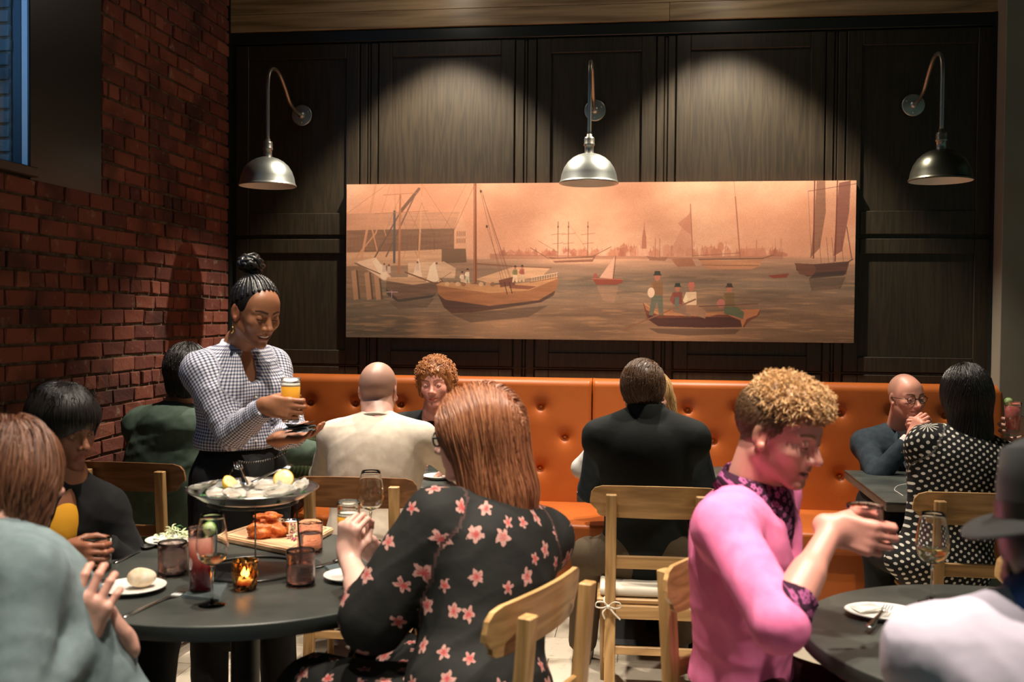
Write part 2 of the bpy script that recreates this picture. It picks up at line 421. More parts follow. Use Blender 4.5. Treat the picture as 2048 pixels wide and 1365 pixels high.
# window: black lining, pale stop, blue-grey sash, glass, brick reveal outside
wn = struct('window_1')
boxobj('casing', (WX-.001, WIN_Y1-.004, WIN_Z0-.05), (WX+.012, 4.475, HC), M['black'], wn, .004)
boxobj('sill', (WX-.06, WIN_Y0, WIN_Z0-.04), (WX+.05, WIN_Y1, WIN_Z0), M['black'], wn, .004)
M['stop'] = mat('pale_window_stop', (.85, .80, .78), .5)
M['sash'] = mat('grey_window_sash', (.035, .045, .045), .5)
boxobj('stop', (WX-.024, WIN_Y1-.004, WIN_Z0), (WX+.001, WIN_Y1+.05, HC), M['stop'], wn)
boxobj('sash', (WX-.064, WIN_Y1-.006, WIN_Z0), (WX-.024, WIN_Y1+.05, HC), M['sash'], wn, .002)
boxobj('sash', (WX-.064, WIN_Y0, WIN_Z0), (WX-.024, WIN_Y1, WIN_Z0+.0), M['sash'], wn) if False else None
boxobj('pane', (WX-.048, WIN_Y0, WIN_Z0), (WX-.044, WIN_Y1-.006, HC), M['pane'], wn)
b0 = BM(); box(b0, (-.05, -.02, -.0245), (.05, .09, .0245), .005)
for v in b0.verts: v.co += Vector((random.uniform(-.002, .002), random.uniform(-.003, .003), random.uniform(-.002, .002)))
M['revealbrick'] = brickmat('reveal_brick', [(0, S(84, 92, 92)), (1, S(110, 116, 112))])
rb = obj('brick', b0, M['revealbrick'], wn, smooth=False)
for k in range(25):
    o = rb if k == 0 else rb.copy()
    if k: COL.objects.link(o)
    o.location = (WX-.117+random.uniform(-.004, .004), WIN_Y1+.0, WIN_Z0+.03+k*.0585)
boxobj('reveal_mortar', (WX-.165, WIN_Y1-.012, WIN_Z0), (WX-.066, WIN_Y1+.06, HC), M['mortar'], wn)
b = BM(); box(b, (-4.2, 2.0, 1.8), (-4.1, 5.5, 4.2)); obj('area_wall', b, M['blackmat'], wn, smooth=False)

# --- panelled back wall
wb = struct('wall_back')
boxobj('backing', (WX-.2, WY, 0), (RX+.4, 6.15, HC), M['panel'], wb)
def pbox(n, x0, x1, z0, z1, y0, y1=WY+.01, m='panel', bev=.003): return boxobj(n, (x0, y0, z0), (x1, y1, z1), M[m], wb, bev)
units = [(-2.47, -1.70), (-1.585, -.768), (-.638, .050), (.163, .994), (1.109, 1.89)]
for x0, x1 in units:
    for z0, z1, bot in ((1.98, 3.118, .13), (1.205, 1.955, .085), (.1, 1.19, .08)):
        s = .082
        pbox('stile', x0+.003, x0+s, z0, z1, WY-.022); pbox('stile', x1-s, x1-.003, z0, z1, WY-.022)
        pbox('rail', x0+s+.0005, x1-s-.0005, z1-.085, z1, WY-.0215, m='panel'); pbox('rail', x0+s+.0005, x1-s-.0005, z0, z0+bot, WY-.0215)
        pbox('panel', x0+s-.002, x1-s+.002, z0+bot-.002, z1-.083, WY-.008, bev=0)
for x0, x1 in [(-1.695, -1.590), (-.763, -.643), (.055, .158), (.999, 1.104)]:
    pbox('strip', x0, (x0+x1)/2-.012, .1, 3.118, WY-.018); pbox('strip', (x0+x1)/2-.008, (x0+x1)/2+.008, .1, 3.118, WY-.010); pbox('strip', (x0+x1)/2+.012, x1, .1, 3.118, WY-.018)
pbox('ledge', -2.49, RX, 1.194, 1.202, WY-.019, bev=.001)
b = BM(); box(b, (WX, WY-.035, 3.125), (RX+.02, WY+.01, 3.192), .003); struct('trim_1', b, M['black'], smooth=False)
tr = struct('trim_2')
for k in range(4):
    z0 = 3.196+k*.102; xs = [WX, [.12, 9, -.9, .9][k], RX+.05]; xs = sorted(v for v in xs if v <= RX+.05)
    for x0, x1 in zip(xs, xs[1:]):
        if x1-x0 > .05: boxobj('board', (x0+.001, WY-.05, z0), (x1-.001, WY+.01, z0+.1), M['fascia'], tr, .0015)
b = BM(); box(b, (WX+.001, WY-.06, 0), (WX+.02, WY-.001, HC)); struct('trim_3', b, M['black'], smooth=False)
# --- plastered pier on the right
b = BM(); box(b, (RX, 5.80, 0), (4.2, 6.2, HC), .004); struct('wall_right', b, M['plaster'], smooth=False)
b = BM(); box(b, (RX-.012, 5.93, 1.2), (RX-.001, WY+.02, 3.19)); struct('trim_4', b, M['black'], smooth=False)

# ================================================================== BANQUETTE
bq = thing('banquette', 'long tan leather button-back bench along the panelled wall', 'bench', (0, 5.5, 0))
ZT, ZB, YF = 1.15, .44, 5.80-5.5
BUT = []
for x0, xs in ((0, [-1.941+.2718*k for k in range(-1, 6)]), (1, [-.03+.2757*k for k in range(0, 7)])):
    for zz, off in ((.985, 0), (.815, 1), (.638, 0)):
        for x in xs:
            x_ = x+(.14 if off else 0)
            lo_, hi_ = ((-2.40, -.36) if x0 == 0 else (-.22, 1.86))
            if lo_ < x_ < hi_: BUT.append((x_, zz))
bx_ = np.array(BUT)
def cushion_back(x0, x1):
    nx, nz = int((x1-x0)/.0115), 62
    prof = [(YF+.12, ZT-.02), (YF+.11, ZT-.004), (YF+.085, ZT), (YF+.05, ZT), (YF+.025, ZT-.006), (YF+.008, ZT-.018)]
    zs = np.linspace(ZT-.034, ZB, nz)
    xs = np.linspace(x0, x1, nx+1)
    V = []; 
    for y, z in prof: V.append([(x, y, z) for x in xs])
    for z in zs:
        row = []
        for x in xs:
            dd = np.hypot(bx_[:, 0]-x, (bx_[:, 1]-z))
            y = YF+.032*np.exp(-(dd/.016)**2).sum()+.014*np.exp(-(dd/.048)**2).sum()
            row.append((x, y, z))
        V.append(row)
    V = np.array(V)
    ex = np.minimum(V[..., 0]-x0, x1-V[..., 0]); V[..., 1] += .02*np.exp(-(ex/.008)**2)
    # slope of the backrest
    V[..., 1] -= (ZT-V[..., 2])*.06
    nr, nc = V.shape[:2]; me = bpy.data.meshes.new('back_cushion')
    idx = np.arange(nr*nc).reshape(nr, nc)
    f = np.stack([idx[:-1, :-1], idx[1:, :-1], idx[1:, 1:], idx[:-1, 1:]], -1).reshape(-1, 4)
    me.from_pydata(V.reshape(-1, 3).tolist(), [], f.tolist()); me.shade_smooth()
    return obj('back_cushion', me, M['leather'], bq)
cushion_back(-2.45, -.292); cushion_back(-.288, 1.925)
boxobj('back_board', (-2.45, YF+.06, .1), (1.925, .445, ZT-.012), M['leather'], bq, .01)
b = BM(); sphere(b, (0, 0, 0), .0125, 10, (1, .6, 1)); bt0 = obj('button', b, M['leather'], bq)
for k, (x, z) in enumerate(BUT):
    o = bt0 if k == 0 else bt0.copy()
    if k: COL.objects.link(o)
    o.location = (x, YF+.030-(ZT-z)*.06, z)
for x0, x1 in ((-2.45, -.93), (-.926, .30), (.304, 1.925)):
    boxobj('seat_cushion', (x0, 5.13-5.5, .345), (x1, YF-.01, .455), M['leather'], bq, .022, 4).data.shade_smooth()
boxobj('plinth', (-2.45, 5.17-5.5, .05), (1.925, YF, .35), M['leather'], bq, .004)
boxobj('kick_board', (-2.45, 5.22-5.5, 0), (1.925, YF, .055), M['black'], bq)

# ================================================================== WALL LAMPS
def lamp(x, label, shade='galv'):
    t = thing('wall_lamp', label, 'lamp', (x, WY-.025, 2.695), 0, 'gooseneck lamps over the bench')
    b = BM(); tube(b, [(0, 0, 0), (0, -.008, 0), (0, -.009, 0)], [.062, .062, .056], 28)
    tube(b, [(0, -.008, 0), (0, -.03, 0)], [.022, .02], 16)
    for k in range(3): sphere(b, (.042*math.cos(2.1*k+.5), -.010, .042*math.sin(2.1*k+.5)), .005, 8)
    obj('wall_plate', b, M['galv'], t)
    p = smoothpath([(0, -.02, 0), (0, -.12, .004), (0, -.22, .035), (0, -.30, .10), (0, -.39, .155), (0, -.47, .165), (0, -.535, .135), (0, -.562, .07), (0, -.565, -.05), (0, -.565, -.245)], 7)
    b = BM(); tube(b, p, .0105, 14); obj('arm', b, M['pipe'], t)
    sh = lathobj('shade', [(.019, -.335), (.035, -.338), (.06, -.346), (.086, -.360), (.112, -.383), (.131, -.412), (.143, -.445), (.149, -.478), (.153, -.486), (.156, -.489), (.156, -.493), (.152, -.4955)], M[shade], t, 56, loc=(0, -.565, 0))
    lathobj('shade_lining', [(.152, -.4955), (.147, -.49), (.140, -.448), (.128, -.415), (.109, -.387), (.084, -.365), (.05, -.351), (0, -.345)], M['enamel'], t, 48, loc=(0, -.565, 0))
    lathobj('socket', [(0, -.236), (.014, -.236), (.016, -.25), (.024, -.252), (.027, -.262), (.027, -.285), (.029, -.288), (.029, -.296), (.0235, -.299), (.0235, -.333), (.0255, -.336), (.02, -.345)], M['pipe'], t, 28, loc=(0, -.565, 0))
    M.setdefault('bulb', mat('frosted_bulb', (.8, .78, .7), .4))
    b = BM(); sphere(b, (0, -.565, -.41), .03, 14); obj('bulb', b, M['bulb'], t)
    return t
lamp(-2.052, 'gooseneck steel lamp above the standing waiter, nearest the brick wall')
lamp(-.299, 'gooseneck steel lamp in front of the middle of the painting top')
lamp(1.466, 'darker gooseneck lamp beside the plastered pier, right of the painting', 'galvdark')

# ================================================================== PAINTING (its flat print is drawn here, pixel by pixel)
PW, PH = 1400, 430
def paint():
    W, H = PW, PH
    yy, xx = np.mgrid[0:H, 0:W].astype(np.float32)
    sx, sy = W/1017., H/315.
    def C(*c): return np.array(c, np.float32)
    img = np.zeros((H, W, 3), np.float32)
    def vnoise(fx, fy, seed):
        r = np.random.default_rng(seed); gx, gy = int(fx)+3, int(fy)+3; g = r.random((gy, gx)).astype(np.float32)
        u, v = xx/W*fx, yy/H*fy; iu, iv = u.astype(int), v.astype(int); fu, fv = u-iu, v-iv
        fu = fu*fu*(3-2*fu); fv = fv*fv*(3-2*fv)
        return (g[iv, iu]*(1-fu)+g[iv, iu+1]*fu)*(1-fv)+(g[iv+1, iu]*(1-fu)+g[iv+1, iu+1]*fu)*fv
    def fbm(fx, fy, s, o=5):
        a = 0; amp = 1; t = 0
        for k in range(o): a = a+vnoise(fx*2**k, fy*2**k, s+k)*amp; t += amp; amp *= .55
        return a/t
    X, Y = xx/sx, yy/sy           # picture units of the photograph
    n = fbm(5, 2, 1)
    sky = C(238, 176, 134)*(1-n[..., None])+C(205, 132, 92)*n[..., None]
    cl = np.clip((fbm(7, 3, 9)-.5)*3, 0, 1)[..., None]; sky = sky*(1-cl*.55)+C(250, 203, 160)*cl*.55
    dk = np.clip((fbm(4, 2, 33)-.52)*4, 0, 1)[..., None]; sky = sky*(1-dk*.4)+C(190, 122, 84)*dk*.4
    img[:] = sky
    wt = np.clip((Y-148)/160, 0, 1)[..., None]
    wn_ = fbm(6, 26, 50, 4); ww = fbm(22, 90, 60, 3)
    sea = C(206, 150, 112)*(1-wt)+C(112, 84, 58)*wt
    teal = np.clip(1-np.abs(Y-205)/55., 0, 1)*.55+np.clip(1-X/520, 0, 1)*np.clip((Y-200)/60, 0, 1)*.55
    sea = sea*(1-teal[..., None])+C(92, 88, 72)*teal[..., None]
    sea = sea*(.74+.55*wn_[..., None])
    st = np.clip((ww-.55)*5, 0, 1)[..., None]*np.clip((Y-165)/40, 0, 1)[..., None]
    sea = sea*(1-st*.45)+C(205, 150, 100)*st*.45
    gl = np.exp(-((X-330)/120)**2-((Y-290)/35)**2)*.5+np.exp(-((X-700)/170)**2-((Y-300)/22)**2)*.5+np.exp(-((X-165)/24)**2)*np.clip((Y-262)/20, 0, 1)*.4
    sea = sea*(1-gl[..., None])+C(222, 160, 110)*gl[..., None]
    m = np.clip((Y-146)/5, 0, 1)[..., None]; img[:] = img*(1-m)+sea*m
    def blend(mask, c, a=1.):
        mm = (np.clip(mask, 0, 1)*a)[..., None]; img[:] = img*(1-mm)+C(*c)*mm
    def poly(pts, c, a=1., tex=0):
        pts = [(px*sx, py*sy) for px, py in pts]
        x0 = max(0, int(min(p[0] for p in pts))-2); x1 = min(W, int(max(p[0] for p in pts))+3)
        y0 = max(0, int(min(p[1] for p in pts))-2); y1 = min(H, int(max(p[1] for p in pts))+3)
        if x1 <= x0 or y1 <= y0: return
        acc = np.zeros((y1-y0, x1-x0), np.float32)
        for ox, oy in ((.25, .25), (.75, .25), (.25, .75), (.75, .75)):
            gx = xx[y0:y1, x0:x1]+ox-.5; gy = yy[y0:y1, x0:x1]+oy-.5; ins = np.zeros(gx.shape, bool)
            for (ax, ay), (bx, by) in zip(pts, pts[1:]+pts[:1]):
                if ay == by: continue
                cond = ((ay > gy) != (by > gy)) & (gx < (bx-ax)*(gy-ay)/(by-ay)+ax); ins ^= cond
            acc += ins*.25
        cc = np.array(c, np.float32)*np.ones((y1-y0, x1-x0, 1), np.float32)
        if tex: cc = cc*(1-tex/2+tex*ww[y0:y1, x0:x1, None])
        a_ = (acc*a)[..., None]; img[y0:y1, x0:x1] = img[y0:y1, x0:x1]*(1-a_)+cc*a_
    def line(x0_, y0_, x1_, y1_, wd, c, a=1., w2=None):
        w2 = wd if w2 is None else w2
        ax, ay, bx, by = x0_*sx, y0_*sy, x1_*sx, y1_*sy
        p0 = int(max(0, min(ax, bx)-6)); p1 = int(min(W, max(ax, bx)+7)); q0 = int(max(0, min(ay, by)-6)); q1 = int(min(H, max(ay, by)+7))
        if p1 <= p0 or q1 <= q0: return
        gx = xx[q0:q1, p0:p1]; gy = yy[q0:q1, p0:p1]; dx, dy = bx-ax, by-ay; l2 = dx*dx+dy*dy+1e-6
        t = np.clip(((gx-ax)*dx+(gy-ay)*dy)/l2, 0, 1); dd = np.hypot(gx-ax-dx*t, gy-ay-dy*t); ww_ = (wd+(w2-wd)*t)*sx/2
        mm = (np.clip(ww_-dd+.5, 0, 1)*a*np.minimum(1, ww_*2))[..., None]
        img[q0:q1, p0:p1] = img[q0:q1, p0:p1]*(1-mm)+C(*c)*mm
    def ell(cx, cy, rx, ry, c, a=1.):
        blend(np.clip((1-np.hypot((X-cx)/rx, (Y-cy)/ry))*min(rx, ry)*1.4+.5, 0, 1), c, a)
    # far town
    r = random.Random(3)
    for k in range(150):
        x = 310+r.random()*560; h_ = 3+r.random()*13*(1 if x > 440 else .6)*(1.4 if 560 < x < 780 else .8); w_ = 5+r.random()*15
        c = r.choice([(196, 122, 88), (220, 150, 112), (178, 104, 74), (236, 176, 136), (205, 128, 90)])
        poly([(x, 147), (x, 147-h_), (x+w_/2, 147-h_-3-r.random()*4), (x+w_, 147-h_), (x+w_, 147)], c, .6)
        if r.random() < .5: line(x+w_*.5, 147-h_, x+w_*.5, 139-h_, 1, (150, 88, 62), .5)
    poly([(300, 142), (350, 144), (520, 146), (700, 148), (880, 144), (880, 152), (300, 153)], (168, 108, 78), .55)
    for x in (610,): poly([(x-5, 132), (x-4, 108), (x-1, 92), (x, 74), (x+1, 92), (x+4, 108), (x+5, 132)], (176, 104, 74), .8)
    ell(760, 128, 6, 9, (196, 120, 84), .7); poly([(800, 147), (800, 132), (845, 130), (850, 147)], (205, 130, 96), .8)
    line(829, 130, 829, 116, 2, (180, 110, 80), .7)
    # long warehouse on the quay
    poly([(0, 60), (238, 57), (252, 92), (0, 94)], (196, 138, 100), .9, .15)
    poly([(0, 94), (226, 91), (226, 132), (0, 142)], (136, 96, 68), .95, .25)
    poly([(226, 91), (238, 57), (252, 92), (252, 132), (226, 132)], (222, 160, 118), .95)
    for k in range(5): line(232+k*4, 97, 232+k*4, 106, 1.6, (150, 96, 66)); line(232+k*4, 112, 232+k*4, 120, 1.6, (150, 96, 66))
    poly([(200, 132), (250, 132), (252, 160), (200, 162)], (120, 88, 62), .9); poly([(0, 140), (200, 134), (200, 165), (0, 168)], (214, 160, 116), .8, .2)
    for k in range(26): line(8+k*8, 96+r.random()*20, 8+k*8, 136, .7, (110, 76, 54), .35)
    for x in (60, 110, 150, 185): line(x, 112, x, 136, 1, (100, 70, 50), .5)
    poly([(0, 168), (60, 166), (75, 200), (70, 232), (0, 236)], (150, 112, 80), .8, .3)
    for x, t_ in ((18, 178), (46, 182), (66, 186)): poly([(x-8, t_), (x+2, t_-3), (x+8, 236), (x-2, 238)], (190, 138, 98), .9); poly([(x+2, t_-3), (x+6, t_), (x+12, 236), (x+8, 236)], (96, 70, 50), .8)
    # sheer-leg spars
    for a_ in ((61, 0, 32, 152, 5), (92, 0, 62, 100, 3), (62, 100, 20, 150, 3), (100, 0, 104, 60, 4), (52, 84, 66, 140, 3), (70, 62, 84, 108, 2)): line(*a_, (206, 142, 100), .9)
    line(152, 10, 114, 56, 6, (120, 84, 60), .95, 7); line(114, 56, 60, 150, 3, (112, 84, 66), .9); line(142, 26, 84, 148, 3, (120, 90, 66), .9)
    line(101, 56, 101, 160, 5, (98, 84, 74), .95); line(78, 22, 150, 18, 1.2, (170, 110, 76)); line(60, 60, 172, 55, 1.2, (170, 110, 76))
    line(113, 0, 114, 60, 1.6, (190, 130, 90)); line(113, 22, 111, 182, 4, (176, 112, 72), .95, 5); line(158, 0, 158, 40, 1.4, (190, 130, 90)); line(158, 26, 151, 184, 3, (214, 152, 104), .95, 4)
    for a_ in ((113, 24, 60, 150), (113, 24, 160, 110), (158, 38, 190, 120), (158, 38, 120, 150), (113, 60, 150, 150), (85, 0, 0, 60), (158, 0, 226, 100), (250, 0, 205, 90)): line(*a_, .7, (130, 84, 58), .6)
    # vessels at the quay
    poly([(18, 160), (62, 150), (100, 196), (78, 198), (60, 186)], (238, 192, 150), .9); poly([(56, 160), (62, 152), (82, 172), (90, 192), (76, 196)], (244, 206, 166), .95)
    poly([(86, 192), (140, 200), (200, 192), (205, 200), (188, 226), (110, 236), (84, 214)], (120, 88, 66), .95, .3)
    poly([(86, 190), (196, 190), (200, 198), (140, 206), (86, 198)], (206, 156, 112), .9, .3); poly([(84, 214), (110, 236), (188, 226), (180, 232), (110, 242), (86, 226)], (66, 54, 44), .8)
    poly([(130, 160), (205, 158), (230, 172), (228, 192), (130, 190)], (228, 180, 136), .85, .25); poly([(140, 186), (152, 150), (160, 190)], (246, 206, 164), .9)
    line(18, 162, 72, 184, 2, (120, 84, 58)); line(20, 160, 80, 198, 1, (120, 84, 58), .7)
    for x, y in ((80, 170), (90, 172), (150, 166), (190, 168)): ell(x, y-6, 2, 2.5, (130, 84, 62)); poly([(x-3, y-4), (x+3, y-4), (x+4, y+10), (x-4, y+10)], (216, 178, 148), .9)
    line(96, 218, 96, 232, 1.5, (190, 150, 140)); line(86, 221, 108, 221, 2, (190, 150, 140))
    # the large sloop
    poly([(168, 200), (176, 168), (186, 158), (196, 200)], (248, 210, 168), .95)
    line(124, 180, 190, 204, 2.6, (126, 84, 58)); line(187, 202, 220, 180, 1, (120, 80, 56), .7)
    poly([(190, 205), (200, 204), (300, 212), (380, 206), (438, 186), (440, 200), (432, 224), (405, 240), (330, 252), (262, 262), (222, 264), (206, 250), (196, 230)], (168, 108, 66), 1, .25)
    poly([(188, 206), (210, 210), (300, 222), (380, 216), (438, 192), (438, 186), (378, 200), (300, 206), (200, 200)], (206, 146, 94), .95, .2)
    poly([(192, 224), (208, 236), (300, 248), (400, 236), (434, 216), (430, 226), (405, 240), (330, 252), (262, 262), (222, 264), (206, 252)], (92, 62, 46), .95, .3)
    poly([(270, 194), (350, 168), (422, 172), (408, 186), (340, 200), (300, 202)], (226, 170, 122), .95, .2); line(268, 162, 352, 168, 2, (140, 86, 58)); line(352, 168, 426, 170, 1.5, (140, 90, 62))
    poly([(318, 196), (350, 188), (352, 206), (322, 210)], (118, 66, 46), .9); poly([(340, 204), (396, 208), (380, 214), (340, 212)], (130, 72, 50), .8)
    for k in range(11): line(386+k*5, 190-k*.8, 386+k*5, 200-k*.8, 1, (236, 186, 140))
    line(384, 190, 438, 180, 1.3, (238, 190, 144)); line(382, 200, 438, 190, 1.2, (120, 76, 52))
    line(268, 0, 270, 200, 6, (140, 80, 50), 1, 7); line(267, 0, 268, 200, 1.5, (206, 138, 92), .8)
    for a_ in ((278, 10, 324, 196), (282, 14, 336, 196), (284, 24, 346, 200), (292, 84, 330, 196), (268, 0, 214, 120), (300, 70, 340, 190)): line(*a_, .8, (130, 82, 56), .8)
    ell(280, 16, 2.2, 3, (96, 64, 46)); ell(293, 87, 2.2, 3, (96, 64, 46)); line(330, 200, 336, 224, 1.6, (70, 48, 36)); line(340, 200, 346, 222, 1.6, (70, 48, 36))
    for x in (212, 222, 234, 246, 256, 282, 296, 306): ell(x, 204, 5, 4.5, r.choice([(200, 146, 98), (224, 172, 124), (150, 104, 70)]), .9)
    def man(x, y, h, coat, trou, hat=(60, 56, 44), seated=0):
        ell(x, y-h*.86, h*.065, h*.085, (190, 112, 82)); poly([(x-h*.10, y-h*.9), (x+h*.10, y-h*.9), (x+h*.07, y-h*.93), (x+h*.06, y-h*1.0), (x-h*.06, y-h*1.0), (x-h*.07, y-h*.93)], hat)
        poly([(x-h*.13, y-h*.76), (x+h*.12, y-h*.77), (x+h*.13, y-h*.44), (x-h*.11, y-h*.44)], coat, 1, .15)
        poly([(x-h*.13, y-h*.74), (x-h*.2, y-h*.55), (x-h*.12, y-h*.46), (x-h*.08, y-h*.6)], tuple(min(255, v*1.12) for v in coat))
        if not seated:
            poly([(x-h*.12, y-h*.45), (x+h*.12, y-h*.45), (x+h*.15, y), (x+h*.05, y), (x+h*.0, y-h*.3), (x-h*.09, y), (x-h*.18, y)], trou, 1, .15)
        else: poly([(x-h*.12, y-h*.45), (x+h*.14, y-h*.45), (x+h*.36, y-h*.3), (x+h*.34, y-h*.12), (x+h*.1, y-h*.2), (x-h*.12, y-h*.25)], trou, 1, .15)
    man(243, 206, 28, (232, 196, 156), (220, 180, 140), seated=1); man(254, 202, 30, (238, 206, 168), (210, 190, 150)); man(352, 200, 34, (138, 122, 74), (238, 196, 150)); man(366, 199, 34, (172, 92, 72), (216, 176, 132))
    # frigate far off
    poly([(418, 148), (440, 150), (506, 146), (516, 143), (508, 158), (432, 160)], (150, 96, 66), .95, .2); poly([(420, 153), (510, 150), (508, 153), (424, 157)], (226, 168, 126), .8)
    for x in (438, 459, 498): line(x, 78, x, 148, 1.5, (142, 88, 60)); line(x-14, 104, x+14, 101, 1, (150, 94, 66), .8); line(x-10, 122, x+11, 120, 1, (150, 94, 66), .8); ell(x, 88, 1.5, 2.5, (120, 74, 52))
    line(382, 130, 420, 152, 1.2, (130, 82, 58)); line(516, 143, 545, 128, 1.2, (130, 82, 58)); line(398, 116, 440, 140, .8, (130, 82, 58), .7); line(459, 80, 500, 140, .6, (130, 82, 58), .6)
    # red dinghy with a pink sail
    poly([(552, 148), (548, 192), (522, 190)], (236, 174, 138), .95); line(554, 146, 550, 194, 1.2, (120, 70, 50))
    poly([(508, 192), (568, 193), (568, 200), (556, 204), (516, 204)], (150, 68, 46), .95); line(508, 192, 568, 193, 1.4, (200, 110, 78)); ell(514, 186, 4, 5, (170, 84, 66))
    poly([(516, 206), (560, 206), (552, 240), (530, 236)], (206, 146, 108), .35)
    # cutters mid distance
    poly([(660, 142), (700, 56), (706, 142)], (212, 142, 106), .7); poly([(676, 82), (700, 62), (702, 104), (690, 96)], (196, 122, 90), .6)
    line(700, 44, 706, 148, 1.8, (166, 104, 74), .9); line(787, 30, 798, 152, 2.6, (172, 108, 74), .95); line(784, 0, 787, 32, 1, (180, 118, 84), .8)
    poly([(664, 152), (704, 150), (712, 166), (676, 168)], (176, 112, 76), .9, .2)
    poly([(718, 152), (780, 156), (840, 150), (836, 166), (820, 172), (736, 172), (724, 164)], (196, 132, 90), .95, .2); line(718, 153, 842, 151, 1.8, (120, 78, 54)); line(724, 164, 834, 165, 1, (130, 84, 58)); line(840, 151, 862, 144, 1.6, (130, 84, 58))
    poly([(614, 146), (640, 150), (658, 148), (652, 156), (622, 155)], (160, 104, 74), .85); line(632, 112, 632, 150, 1, (150, 96, 68), .8); line(641, 112, 641, 150, 1, (150, 96, 68), .8)
    line(706, 146, 798, 140, 1.2, (140, 90, 64), .7)
    # dark schooner at the right edge
    poly([(942, 0), (958, 0), (960, 60), (950, 130), (932, 150), (938, 80)], (146, 98, 70), .9, .15); poly([(984, 4), (1006, 0), (1004, 60), (992, 136), (976, 146), (980, 60)], (142, 86, 66), .9, .15)
    line(938, 0, 938, 150, 2.4, (126, 62, 44)); line(981, 0, 979, 156, 2.2, (126, 62, 44)); line(926, 20, 1017, 6, .9, (110, 66, 48)); line(1000, 90, 1010, 150, 1.6, (120, 72, 52)); line(926, 20, 934, 150, .7, (120, 74, 52), .7)
    for x in (948, 962, 972, 990): line(x, 110, x+5, 160, .8, (100, 62, 46), .7)
    poly([(904, 160), (940, 162), (985, 158), (1006, 156), (1000, 182), (926, 186), (906, 174)], (98, 62, 46), 1, .3); poly([(902, 160), (938, 162), (944, 172), (936, 184), (912, 182)], (120, 74, 52), .95, .3); poly([(944, 178), (1000, 174), (996, 184), (930, 190)], (64, 48, 38), .8)
    line(1000, 160, 1012, 152, 2, (90, 60, 44)); poly([(852, 184), (892, 180), (888, 188), (862, 190)], (140, 66, 46), .95)
    for x in (880, 890, 892): line(x-15, 112, x-15, 148, .7, (160, 104, 76), .7)
    # rowing boat with four figures
    poly([(609, 238), (616, 246), (640, 262), (740, 262), (780, 252), (838, 250), (836, 262), (815, 276), (808, 286), (720, 288), (640, 286), (618, 272)], (126, 68, 44), 1, .2)
    poly([(610, 238), (622, 250), (720, 258), (784, 254), (740, 266), (640, 264), (616, 254)], (186, 122, 76), .95, .25)
    poly([(618, 262), (640, 270), (780, 266), (806, 276), (808, 286), (720, 288), (640, 286), (622, 274)], (84, 46, 34), .9, .2); line(612, 240, 640, 262, 2.2, (206, 144, 94)); line(640, 262, 800, 260, 2, (206, 140, 90))
    poly([(776, 262), (784, 252), (838, 250), (832, 262), (812, 270), (804, 288), (800, 272)], (196, 122, 76), 1, .15)
    poly([(620, 290), (800, 290), (790, 300), (700, 304), (640, 300)], (84, 60, 44), .6)
    man(637, 264, 88, (142, 100, 62), (112, 106, 84), (60, 56, 44)); ell(625, 219, 7, 10, (240, 200, 160))
    man(677, 276, 76, (140, 72, 56), (150, 112, 86), (52, 56, 44), 1); man(704, 280, 82, (238, 196, 150), (170, 124, 88), (206, 110, 88), 1); man(778, 280, 80, (130, 98, 60), (104, 106, 72), (72, 54, 42), 1); ell(762, 240, 8, 9, (196, 118, 98))
    poly([(672, 228), (680, 228), (680, 252), (672, 252)], (110, 116, 94)); line(712, 232, 588, 286, 3, (150, 100, 68), 1, 2.4); line(574, 293, 592, 283, 5, (150, 100, 68)); line(720, 246, 834, 240, 1.6, (110, 70, 50)); line(728, 249, 834, 243, 1.2, (150, 98, 66))
    # reflections, canvas grain
    poly([(222, 266), (420, 246), (380, 270), (260, 282)], (90, 66, 48), .55); poly([(90, 240), (186, 234), (170, 252), (110, 256)], (96, 76, 58), .5); poly([(930, 190), (1000, 186), (990, 210), (935, 214)], (84, 62, 46), .5)
    g = np.random.default_rng(5).normal(0, 1, (H, W)).astype(np.float32); img[:] = img*(1+.035*g[..., None])
    img[:] *= (.93+.14*fbm(9, 5, 71)[..., None])
    return np.clip(img, 0, 255)/255.
pic = paint()
lin = np.where(pic <= .04045, pic/12.92, ((pic+.055)/1.055)**2.4)
im = bpy.data.images.new('harbour_print', PW, PH, float_buffer=True)
px_ = np.ones((PH, PW, 4), np.float32); px_[..., :3] = lin[::-1]; im.pixels.foreach_set(px_.ravel()); im.update(); im.pack()
m, N, L, b_ = newmat('printed_canvas'); setb(b_, rough=.75)
ti = N.new('ShaderNodeTexImage'); ti.image = im; im.colorspace_settings.name = 'Linear Rec.709'
uvn = N.new('ShaderNodeUVMap'); uvn.uv_map = 'UVMap'; L.new(uvn.outputs[0], ti.inputs[0])
gm = N.new('ShaderNodeMix'); gm.data_type = 'RGBA'; gm.blend_type = 'MULTIPLY'; gm.inputs[0].default_value = 1; gm.inputs[7].default_value = (.95, .93, 1, 1)
L.new(ti.outputs[0], gm.inputs[6]); L.new(gm.outputs[2], b_.inputs['Base Color'])
M['print'] = m
XL, XR, ZP0, ZP1 = -1.764, 1.161, 1.369, 2.276
pt = thing('painting', 'wide unframed harbour painting of sailing boats in brown and orange', 'painting', ((XL+XR)/2, WY-.03, ZP0))
bm = BM(); hw = (XR-XL)/2; hh = ZP1-ZP0
vs = [bm.verts.new(v) for v in ((-hw, -.031, 0), (hw, -.031, 0), (hw, -.031, hh), (-hw, -.031, hh))]
fc = bm.faces.new(vs); uv = bm.loops.layers.uv.new('UVMap')
for lp, q in zip(fc.loops, ((0, 0), (1, 0), (1, 1), (0, 1))): lp[uv].uv = q
obj('printed_canvas', bm, M['print'], pt, smooth=False)
M['canvas'] = mat('canvas_edge', S(226, 150, 108), .8)
